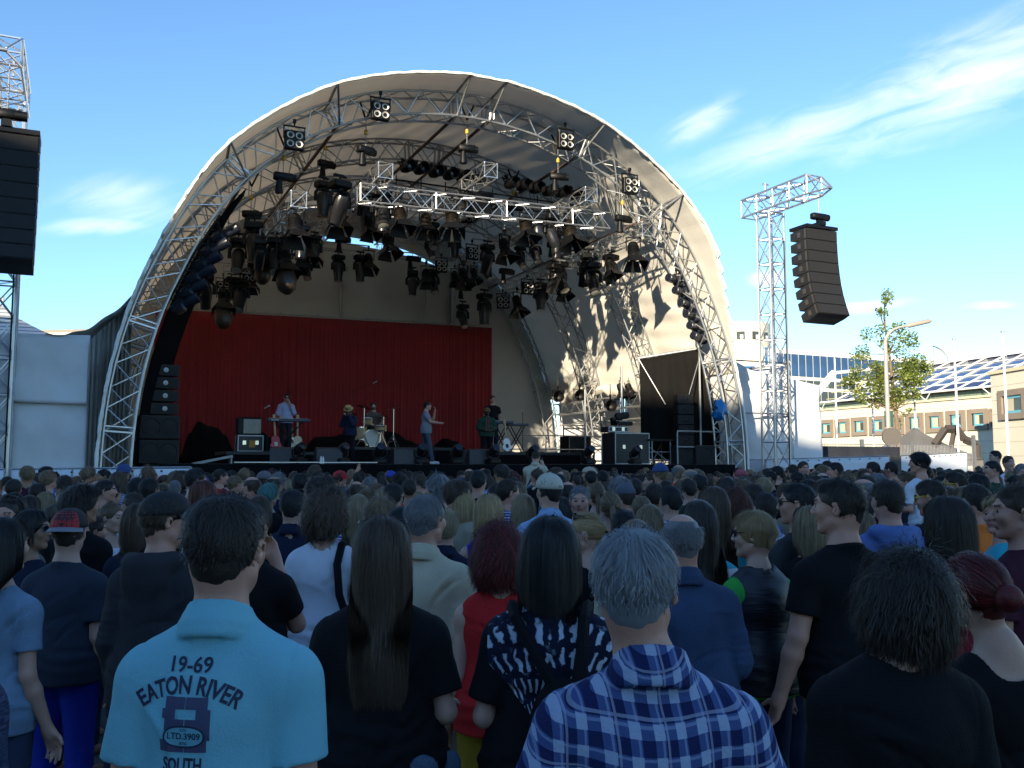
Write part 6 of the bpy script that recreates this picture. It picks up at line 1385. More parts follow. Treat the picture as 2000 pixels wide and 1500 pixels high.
# ------------------------------------------------------------------ accessories
def acc(o, name, mb, mats, M4): q = mb.build(name, mats, o); q.matrix_local = M4; return q
def head_m4(P): c, Rm = head_frame(P); return Matrix.Translation(c) @ Matrix(Rm).to_4x4()
def cap_mesh(back=False, r=1.06):
    m = MB(); g = []
    for i in range(9):
        ph = R(92) * (1 - i / 8); row = []
        for j in range(24): t = 2 * math.pi * j / 24; row.append((.087 * r * math.cos(t) * math.sin(ph) , -.012 + .108 * r * math.sin(t) * math.sin(ph), .033 + .094 * r * math.cos(ph) + .01 * max(0, math.sin(t)) * math.sin(ph)))
        g.append([Vector(p) for p in row])
    m.grid(g, close=True); m.tube((0, -.012, .128), (0, -.012, .139), .008, 8); b = MB(); s = -1 if back else 1; g = []
    for i in range(5):
        k = i / 4; row = []
        for j in range(13): t = math.pi * (.12 + .76 * j / 12); rr = 1 + .75 * k; row.append(Vector((.092 * math.cos(t) * (1 + .12 * k), s * (.106 * math.sin(t) * rr) - .012, .040 - .02 * k - .012 * (math.cos(t) ** 2))))
        g.append(row)
    b.grid(g); return m, b
def add_cap(o, P, cm, bm=None, back=False, tilt=0, name='cap'):
    m, b = cap_mesh(back); M4 = head_m4(P) @ Matrix.Rotation(R(tilt), 4, 'X'); q = acc(o, name, m, cm, M4); sheet_thick(q, .004); v = b.build('brim', bm or cm, q); sheet_thick(v, .004); return q
def add_glasses(o, P, c=(.01, .01, .012), up=False, frame=None):
    m = MB(); z = .1 if up else .01; y = .062 if up else .094; tl = Matrix.Rotation(R(-35 if up else 0), 4, 'X')
    pts = lambda sx: [(sx * .034 + .026 * math.cos(t), y - .012 * abs(math.cos(t)) * (1 if sx * math.cos(t) > 0 else 0), z + .018 * math.sin(t)) for t in [2 * math.pi * k / 14 for k in range(15)]]
    for sx in (-1, 1): m.path(pts(sx), .0028, 5); m.path([(sx * .06, y - .012, z + .006), (sx * .08, .03, z + .008), (sx * .084, -.015, z + .0)], .0028, 5)
    m.tube((-.009, y, z + .004), (.009, y, z + .004), .0028, 5)
    q = acc(o, 'glasses', m, mat('glasses_%.2f' % c[0], frame or c, .3), head_m4(P)); b = MB()
    for sx in (-1, 1): b.add([Vector(p) for p in pts(sx)[:-1]] , [tuple(range(14))])
    b.build('lens', M['glassdark'], q); return q
PROTO = {}
def hair_proto(style, lvl):
    k = (style, lvl)
    if k not in PROTO: n, w, h = {'far': (900, .0034, .011), 'mid': (3600, .0018, .008), 'near': (18000, .0008, .006)}[lvl]; n = int(n * {'long': 1.5, 'longer': 1.6, 'curly': 1.3, 'fringe': .7, 'buzz': 1.0}.get(style, 1)); PROTO[k] = hair_mesh(style, n, len(style) * 3 + len(lvl), w, h)
    return PROTO[k]
MESHES = {}
def mesh_obj(key, name, builder, mats, parent):
    # repeats share mesh data but carry their own materials on the object
    if key is None or key not in MESHES:
        a = builder(); o = np_mesh(name, a[0], a[1], mats, parent, a[2] if len(a) > 2 else None)
        if key is not None: MESHES[key] = o.data
        return o
    o = bpy.data.objects.new(name, MESHES[key]); col.objects.link(o); setpar(o, parent) if parent is not None else None
    for i, m in enumerate(mats):
        if i < len(o.material_slots): o.material_slots[i].link = 'OBJECT'; o.material_slots[i].material = m
    return o
TAKEN = []
def person(P, loc_, rz, label, hair=('short', 'dark'), sk='fair', shirt=None, pants=None, lvl='near', group=None, key=None, scale=1.0, sx=1.0, shoes=None, shoe_c=None):
    hb = {'near': .0085, 'mid': .011, 'far': .0135}[lvl]; sm = SK[sk] if isinstance(sk, str) else sk; hm = hair_mats(hair[1]); k = lambda n: None if key is None else (key, n)
    st = mat('stubble_' + hair[1], tuple(a * .45 + b * .55 for a, b in zip(HAIRC[hair[1]], (.40, .24, .18))), .7)
    o = mesh_obj(k('body'), 'person', lambda: build_body(P, hb), [sm, LIPS, EYEM, hm[0], st], None); tag(o, label, 'person', group); o.location = loc_; o.rotation_euler = (0, 0, R(rz)); o.scale = (scale * sx, scale * sx, scale)
    nm = {'jacket': 'jacket', 'polo': 'polo_shirt', 'check': 'shirt'}.get(P.get('shirt'), 'shirt')
    s_ = mesh_obj(k('shirt'), nm, lambda: build_shirt(P, hb * (.8 if lvl == 'near' else 1.15)), [shirt], o)
    if lvl != 'far' or True: mesh_obj(k('pants'), 'trousers', lambda: build_trousers(P, .015 if lvl != 'far' else .02), [pants or cloth('jeans', (.035, .05, .10))], o)
    q = mesh_obj(None if key is None else None, 'shoe_pair', lambda: build_shoes(P, .012), [shoe_c or cloth('shoes', (.02, .02, .02))], o) if shoes else None
    if hair[0] != 'bald':
        h_ = mesh_obj(('H', hair[0], lvl), 'hair', lambda: hair_proto(hair[0], lvl), hm, o); h_.matrix_local = head_m4(P)
        for i, m in enumerate(hm): h_.material_slots[i].link = 'OBJECT'; h_.material_slots[i].material = m
    TAKEN.append((loc_[0], loc_[1], .26 if lvl == 'near' else .24)); return o, s_
def spot(x, top, Z, headoff=.0):
    p = unp_Y(x, top, Z); return p, p.z
# ------------------------------------------------------------------ people told apart in the photograph
CL = dict(polo=cloth('aqua_pique', (.17, .43, .52), .85, .12, .04), slate=cloth('slate', (.028, .036, .055)), hood=cloth('charcoal', (.030, .030, .036)), black=cloth('black', (.007, .007, .009)), navy=cloth('navy', (.012, .017, .04)), white=cloth('white', (.55, .58, .66)), cream=cloth('cream', (.50, .44, .32)), beige=cloth('beige', (.30, .27, .20)),
          red=cloth('red', (.42, .018, .02)), royal=cloth('royal', (.012, .03, .30)), lblue=cloth('light_blue', (.24, .36, .55)), denim=cloth('denim', (.035, .06, .12), .8, .4, .25), ldenim=cloth('light_denim', (.16, .25, .36), .8, .4, .2), orange=cloth('orange', (.65, .16, .03)), burg=cloth('burgundy', (.16, .012, .022)), maroon=cloth('maroon', (.05, .012, .025)),
          hblue=cloth('heather_blue', (.10, .16, .38), .85, .3, .35), turq=cloth('turquoise', (.03, .34, .42)), green=cloth('green', (.04, .36, .06)), dgreen=cloth('dark_green', (.02, .05, .035)), yellow=cloth('yellow', (.50, .42, .03)), mustard=cloth('mustard', (.30, .20, .02)), grey=cloth('grey', (.14, .15, .16)), dgrey=cloth('dark_grey', (.04, .042, .046)), pink=cloth('pink', (.55, .12, .16)), olive=cloth('olive', (.07, .075, .04)), purple=cloth('purple', (.06, .03, .14)), teal=cloth('teal', (.02, .12, .13)), khaki=cloth('khaki', (.22, .18, .12)), lilac=cloth('lilac', (.36, .36, .50)))
def heather(key, a, c):
    m, t, b, co, sp, M_, mixc = nodes_cloth(key); n = t.nodes.new('ShaderNodeTexNoise'); n.inputs['Scale'].default_value = 30; n.inputs['Detail'].default_value = 5; mp = t.nodes.new('ShaderNodeMapping'); mp.inputs['Scale'].default_value = (1, 1, 6); t.links.new(co.outputs['Object'], mp.inputs['Vector']); t.links.new(mp.outputs[0], n.inputs['Vector'])
    t.links.new(mixc(M_('MULTIPLY', M_('SUBTRACT', n.outputs[0], .4), 4, True), a, c), b.inputs['Base Color']); return m
CL['heather'] = heather('heather_navy', (.018, .022, .055), (.06, .075, .14))
CL['plaid'] = plaid('blue_plaid', (.012, .018, .075), (.06, .10, .25), (.30, .36, .50), .046, (.35, .38, .5))
CL['plaid2'] = plaid('white_blue_check', (.03, .05, .22), (.25, .3, .5), (.6, .62, .66), .03)
CL['gingham'] = plaid('purple_gingham', (.12, .02, .08), (.3, .2, .35), (.6, .55, .6), .02)
CL['rstripe'] = stripes('red_white_stripes', (.45, .03, .05), (.6, .58, .58), .035, .4); CL['tstripe'] = stripes('turquoise_white_stripes', (.03, .34, .45), (.58, .6, .62), .085, .5); CL['bstripe'] = stripes('blue_white_stripes', (.04, .08, .3), (.55, .58, .65), .022, .4); CL['nstripe'] = stripes('black_white_stripes', (.02, .02, .03), (.55, .58, .6), .04, .4)
def tiedye():
    m, t, b, co, sp, M_, mixc = nodes_cloth('tie_dye'); x, y, z = sp.outputs[0], sp.outputs[1], sp.outputs[2]; ax = M_('ABSOLUTE', x)
    dx = M_('SUBTRACT', ax, .05); dz = M_('SUBTRACT', z, 1.10); r = M_('SQRT', M_('ADD', M_('MULTIPLY', dx, dx), M_('MULTIPLY', dz, dz))); an = M_('ARCTAN2', dx, dz)
    n = t.nodes.new('ShaderNodeTexNoise'); n.inputs['Scale'].default_value = 26; n.inputs['Detail'].default_value = 6; t.links.new(co.outputs['Object'], n.inputs['Vector'])
    rays = M_('SINE', M_('ADD', M_('MULTIPLY', an, 44), M_('MULTIPLY', n.outputs[0], 7))); rings = M_('SINE', M_('ADD', M_('MULTIPLY', r, 75), M_('MULTIPLY', n.outputs[0], 7)))
    v = M_('MULTIPLY', M_('ADD', M_('MULTIPLY', rays, M_('GREATER_THAN', rings, -.35)), M_('SUBTRACT', M_('MULTIPLY', n.outputs[0], 2), 1.15)), 1.6, True)
    yoke_ = M_('GREATER_THAN', M_('SUBTRACT', z, M_('MULTIPLY', ax, 1.05)), 1.09); sl = M_('LESS_THAN', ax, .205); c = mixc(v, (.008, .011, .028), (.42, .48, .58)); t.links.new(mixc(M_('MULTIPLY', yoke_, sl), (.006, .006, .008), c), b.inputs['Base Color']); return m
CL['tiedye'] = tiedye()
JE = cloth('jeans', (.035, .05, .10)); KH = CL['khaki']; DJ = cloth('dark_jeans', (.012, .016, .035))
def hero(x, top, Z, label, P=None, rz=0, hx=0.0, **kw):
    P = dict(P or {}); N3 = Z < 3; Z = Z * (1.03 if Z < 5 else 1.02); P['b'] = P.get('b', 1.0) * (.94 if N3 else .97); P['sw'] = P.get('sw', .160 if P.get('sex') == 'f' else .180) * (.91 if N3 else .96); kw['sx'] = .955 * min(1.03, kw.get('sx', 1.0)); p, z = spot(x, top, Z); sc = z / (1.752 + P.get('lean', (0, 0, 0))[2]); l = P.get('lean', (0, 0, 0)); off = Matrix.Rotation(R(rz), 3, 'Z') @ Vector((l[0], l[1] + .012, 0)) * sc
    P.setdefault('seed', int(x * 7 + top) % 97); lv = kw.pop('lvl', 'near' if Z < 4.6 else 'mid'); dz = kw.pop('dz', 0)
    if 'h' in kw: sc = kw.pop('h') / 1.75; 
    o, s = person(P, (p.x - off.x + hx, p.y - off.y, z - sc * (1.752 + l[2]) if dz else 0), rz, label, scale=sc, lvl=lv, **kw); return o, s, P
polo, polo_s, polo_P = hero(435, 968, 2.08, 'broad man in aqua polo shirt with EATON RIVER print, largest figure at left', dict(shirt='polo', yaw=-7, b=1.08, slen=.66, ease=.014, pose='down', neckr=.063, sw=.176), rz=-2, hx=.012, shirt=CL['polo'], hair=('short', 'dark'), sk='rosy', sx=1.05)
hero(-178, 955, 1.75, 'person in heather blue long sleeves cut off by the left edge', dict(sleeve='long', b=1.05, yaw=-10), rz=-8, shirt=CL['heather'], hair=('short', 'brown'), sx=1.05)
o_cap, s_, Pc = hero(140, 998, 4.55, 'man in red and black backwards cap and dark slate T-shirt', dict(b=1.15, yaw=12, slen=.7), rz=-6, shirt=CL['slate'], pants=CL['royal'], hair=('buzz', 'dark'), sx=1.1)
o_hd, s_, Ph = hero(337, 966, 4.0, 'man in charcoal hooded jacket and black cap turned right', dict(shirt='tee', hood=1, sleeve='long', b=1.12, yaw=-42, ease=.022), rz=-14, hx=-.03, shirt=CL['hood'], hair=('short', 'brown'), sk='rosy', sx=1.08)
hero(14, 972, 5.2, 'bald man facing the camera at the left edge', dict(b=1.05, yaw=15), rz=172, shirt=CL['grey'], hair=('buzz', 'dark'), sk='rosy')
hero(10, 1012, 3.7, 'woman with long dark hair and light denim vest at the left edge', dict(sex='f', sleeve='short', yaw=-20), rz=-10, shirt=CL['ldenim'], hair=('long', 'black'))
o_gl, s_, Pg = hero(66, 996, 5.0, 'black-haired woman with glasses holding a beer cup', dict(sex='f', yaw=-60, pose='bent'), rz=-25, shirt=CL['navy'], hair=('bob', 'black'), sk='tan')
hero(160, 949, 5.6, 'tall man with thick dark curly hair behind the red cap', dict(yaw=-38, b=1.05), rz=-10, shirt=CL['black'], hair=('shaggy', 'dark'), sk='tan')
hero(221, 984, 6.6, 'smiling fair woman in white top facing right', dict(sex='f', pose='bent', yaw=8), rz=-118, shirt=CL['white'], hair=('pony', 'lbrown'))
hero(183, 1008, 6.1, 'dark-haired youngster in red and white striped top', dict(sex='f', yaw=-20), rz=-30, shirt=CL['rstripe'], hair=('short', 'dark'), sk='rosy')
hero(276, 984, 5.3, 'brown-haired woman in navy top left of the charcoal jacket', dict(sex='f', pose='front', yaw=-15), rz=-8, shirt=CL['navy'], hair=('bob', 'brown'))
o_lh, s_lh, P_lh = hero(748, 1012, 2.95, 'woman with very long brown hair in black T-shirt', dict(sex='f', pose='bent', b=1.2, sw=.178, yaw=4, slen=.75, ease=.02), rz=2, shirt=CL['black'], hair=('longer', 'brown'), pants=CL['black'], sx=1.06)
hero(640, 958, 5.0, 'curly brown-haired woman in white T-shirt with shoulder bag', dict(sex='f', pose_l='pocket', pose_r='bent', b=.98, yaw=-25, slen=.45), rz=-4, shirt=CL['white'], hair=('curly', 'brown'), pants=JE, sx=1.04)
hero(820, 968, 4.25, 'grey-haired man in cream zip jacket and beige trousers', dict(shirt='jacket', sleeve='long', pose='bent', b=1.06, yaw=-18, ease=.026, hem=.8), rz=-16, hx=.03, shirt=CL['cream'], pants=CL['beige'], hair=('grey', 'grey'), sk='rosy', sx=1.05)
hero(974, 1030, 3.8, 'woman with dark red hair in red sleeveless top', dict(sex='f', shirt='tank', pose='down', b=1.1, yaw=0), rz=4, shirt=CL['red'], hair=('curly', 'red'), pants=CL['mustard'], sx=1.08)
o_td, s_td, P_td = hero(1074, 1014, 2.9, 'black bob-haired woman in black and white tie-dye top', dict(sex='f', pose='bent', b=1.16, sw=.172, yaw=-5, slen=.8, ease=.022), rz=-3, shirt=CL['tiedye'], hair=('bob', 'black'), pants=CL['black'], sx=1.08)
o_pl, s_pl, P_pl = hero(1236, 1035, 1.86, 'silver-haired man in blue checked shirt, large in the centre foreground', dict(shirt='check', pose='pocket', b=1.08, yaw=-14, lean=(-.03, .0, 0), ease=.018, slen=.85, sw=.186), rz=-4, shirt=CL['plaid'], hair=('grey', 'silver'), sk='rosy', sx=1.05)
hero(1330, 1004, 3.75, 'balding man in blue denim shirt with red collar', dict(shirt='jacket', sleeve='long', b=1.2, belly=.05, yaw=-4, ease=.02, pose='front'), rz=4, shirt=CL['denim'], hair=('fringe', 'grey'), sk='rosy', sx=1.08)
o_wc, s_, Pw = hero(1074, 928, 6.5, 'man in cream cap and light blue shirt', dict(shirt='check', sleeve='long', yaw=25, b=1.1, pose='front'), rz=0, shirt=CL['lblue'], hair=('short', 'black'), sx=1.08)
hero(1131, 950, 6.9, 'grey-haired man looking back towards the camera', dict(b=1.1, yaw=14), rz=160, shirt=CL['lblue'], hair=('short', 'grey'), sk='rosy')
o_pn, s_, Pp = hero(1143, 1002, 4.75, 'blond ponytail woman with sunglasses pushed up, profile to the left', dict(sex='f', yaw=42, pose='front', b=1.05), rz=38, shirt=CL['black'], hair=('pony', 'blond'))
hero(1191, 962, 6.6, 'woman with dark blond ponytail in cream top', dict(sex='f', pose='front'), rz=2, shirt=CL['cream'], hair=('pony', 'dblond'))
hero(955, 967, 5.8, 'woman with straight blond hair and sleeveless royal blue top', dict(sex='f', shirt='tank', pose='down'), rz=-3, shirt=CL['royal'], hair=('bob', 'blond'))
hero(893, 938, 7.0, 'man in beige vest with wavy brown hair, profile to the right', dict(yaw=-50, sleeve='long', shirt='jacket'), rz=-30, shirt=CL['beige'], hair=('mid', 'brown'), sk='rosy')
o_fl, s_fl, P_fl = hero(870, 996, 5.5, 'short-haired woman in navy jersey with printed flags', dict(shirt='polo', b=.95), rz=0, shirt=CL['navy'], hair=('mid', 'ash'))
hero(746, 972, 6.0, 'woman with tousled short blond hair in white shirt', dict(sex='f', yaw=10), rz=-8, shirt=CL['white'], hair=('shaggy', 'dblond'))
o_b, s_, P_ = hero(718, 954, 7.3, 'bald man with sunglasses in black T-shirt', dict(b=1.1, yaw=-35), rz=-12, shirt=CL['black'], hair=('buzz', 'lbrown'), sk='rosy'); add_glasses(o_b, P_)
o_b, s_, P_ = hero(573, 956, 6.0, 'man in navy polo with sunglasses resting on black hair', dict(shirt='polo', b=1.1), rz=-3, shirt=CL['navy'], hair=('short', 'black')); add_glasses(o_b, P_, up=True)
hero(500, 968, 6.4, 'brown-haired woman in yellow T-shirt beside the aqua polo', dict(sex='f', b=1.05), rz=-4, hx=.03, shirt=CL['yellow'], hair=('long', 'brown'))
hero(498, 985, 4.2, 'man in loose black T-shirt half hidden by the aqua polo', dict(b=1.2, pose_r='chin', pose_l='down'), rz=-8, hx=-.02, shirt=CL['black'], hair=('short', 'dark'), sk='rosy', sx=1.08)
hero(527, 945, 9.0, 'person with short teal-dyed hair', dict(sex='f'), rz=-20, shirt=CL['black'], hair=('mid', 'teal'))
o_b, s_, P_ = hero(1556, 944, 5.2, 'black-haired man with black glasses, profile to the left', dict(yaw=45, b=1.05), rz=24, shirt=CL['dgrey'], hair=('short', 'black'), sk='rosy'); add_glasses(o_b, P_)
hero(1494, 962, 6.2, 'dark-haired man in white and blue check shirt', dict(shirt='check', b=1.05), rz=6, shirt=CL['plaid2'], hair=('short', 'dark'))
hero(1392, 952, 5.4, 'woman with long straight brown hair in turquoise top', dict(sex='f', b=1.05), rz=6, shirt=CL['turq'], hair=('longer', 'brown'))
hero(1362, 978, 4.6, 'woman in wide turquoise and white stripes', dict(sex='f', b=1.15), rz=8, shirt=CL['tstripe'], hair=('long', 'dark'), sx=1.06)
o_b, s_, P_gr = hero(1472, 1000, 4.3, 'blond woman in black vest over green sleeves', dict(sex='f', sleeve='short', yaw=45, b=1.08, slen=.75), rz=22, shirt=CL['green'], hair=('mid', 'blond')); add_glasses(o_b, P_gr); o_gr = o_b
hero(1577, 990, 4.95, 'woman with smooth blond bob beside the black T-shirt man', dict(sex='f'), rz=10, shirt=CL['black'], hair=('bob', 'ash'))
hero(1638, 937, 3.95, 'tall man in black T-shirt looking left with one open hand low', dict(b=1.12, yaw=44, pose_l=((.25, -.02, 1.11), (.30, .03, .86)), palm_l=(0, 1, .2), curl_l=.3, pose_r='down'), rz=14, shirt=CL['black'], hair=('short', 'dark'), sk='rosy', sx=1.08, pants=KH)
hero(1731, 937, 5.2, 'man in bright blue hooded jacket', dict(hood=1, sleeve='long', b=1.08, ease=.024), rz=6, shirt=CL['hblue'], hair=('short', 'dark'), sk='rosy', sx=1.06)
hero(1846, 973, 3.9, 'woman with smooth dark bob in burgundy T-shirt', dict(sex='f', b=1.1), rz=12, shirt=CL['burg'], hair=('bob', 'dark'), sx=1.06)
hero(1985, 948, 3.95, 'man with stubble in profile at the right edge', dict(yaw=48, b=1.15, beard=0), rz=26, shirt=CL['maroon'], hair=('short', 'brown'), sk='rosy', sx=1.08)
hero(1765, 1086, 2.32, 'woman with curly brown hair in black T-shirt, lower right foreground', dict(sex='f', b=1.25, sw=.185, slen=.8, ease=.022, pose='down', lean=(.03, .02, -.01), roll=10), rz=2, hx=-.02, shirt=CL['black'], hair=('curly', 'dark'), pants=JE, sx=1.12)
hero(1908, 1082, 2.62, 'woman with dark red hair in a bun, lower right corner', dict(sex='f', b=1.05, scoop=.02, lean=(-.03, .02, 0), roll=-12, yaw=12, slen=.7), rz=8, shirt=CL['black'], hair=('bun', 'red'), sx=1.06)
hero(1902, 945, 6.0, 'man in bright orange T-shirt', dict(b=1.1), rz=8, shirt=CL['orange'], hair=('short', 'dark'), sk='rosy', sx=1.05)
o_b, s_, P_ = hero(1822, 936, 6.2, 'man with yellow-framed glasses bending his head', dict(b=1.05, yaw=40, pitch=-12), rz=15, shirt=CL['black'], hair=('short', 'dark'), sk='rosy'); add_glasses(o_b, P_, (.6, .45, .02))
o_b, s_, P_ = hero(1862, 922, 8.4, 'man with orange-framed sunglasses, profile to the left', dict(b=1.05, yaw=45), rz=30, shirt=CL['white'], hair=('short', 'dark'), sk='tan'); add_glasses(o_b, P_, (.6, .25, .02))
hero(1766, 922, 9.7, 'bald pink-skinned man, profile to the left', dict(b=1.15, yaw=35), rz=40, shirt=CL['navy'], hair=('buzz', 'lbrown'), sk='rosy')
hero(1808, 934, 8.7, 'man carrying the boy on his shoulders', dict(b=1.1), rz=14, shirt=CL['dgrey'], hair=('short', 'brown'))
P_boy = dict(sex='f', b=.82, yaw=42, pose='bent', knee_r=(.13, .30, .86), knee_l=(-.13, .30, .86), ank_r=(.13, .24, .45), ank_l=(-.13, .24, .45), slen=.8, seed=12)
p, z = spot(1801, 884, 8.55); person(P_boy, (p.x, p.y + .05, z - 1.752 * .82), 22, 'boy in white T-shirt sitting on a man\'s shoulders', hair=('mid', 'black'), sk='rosy', shirt=CL['white'], lvl='mid', scale=.82)
TAKEN.pop()
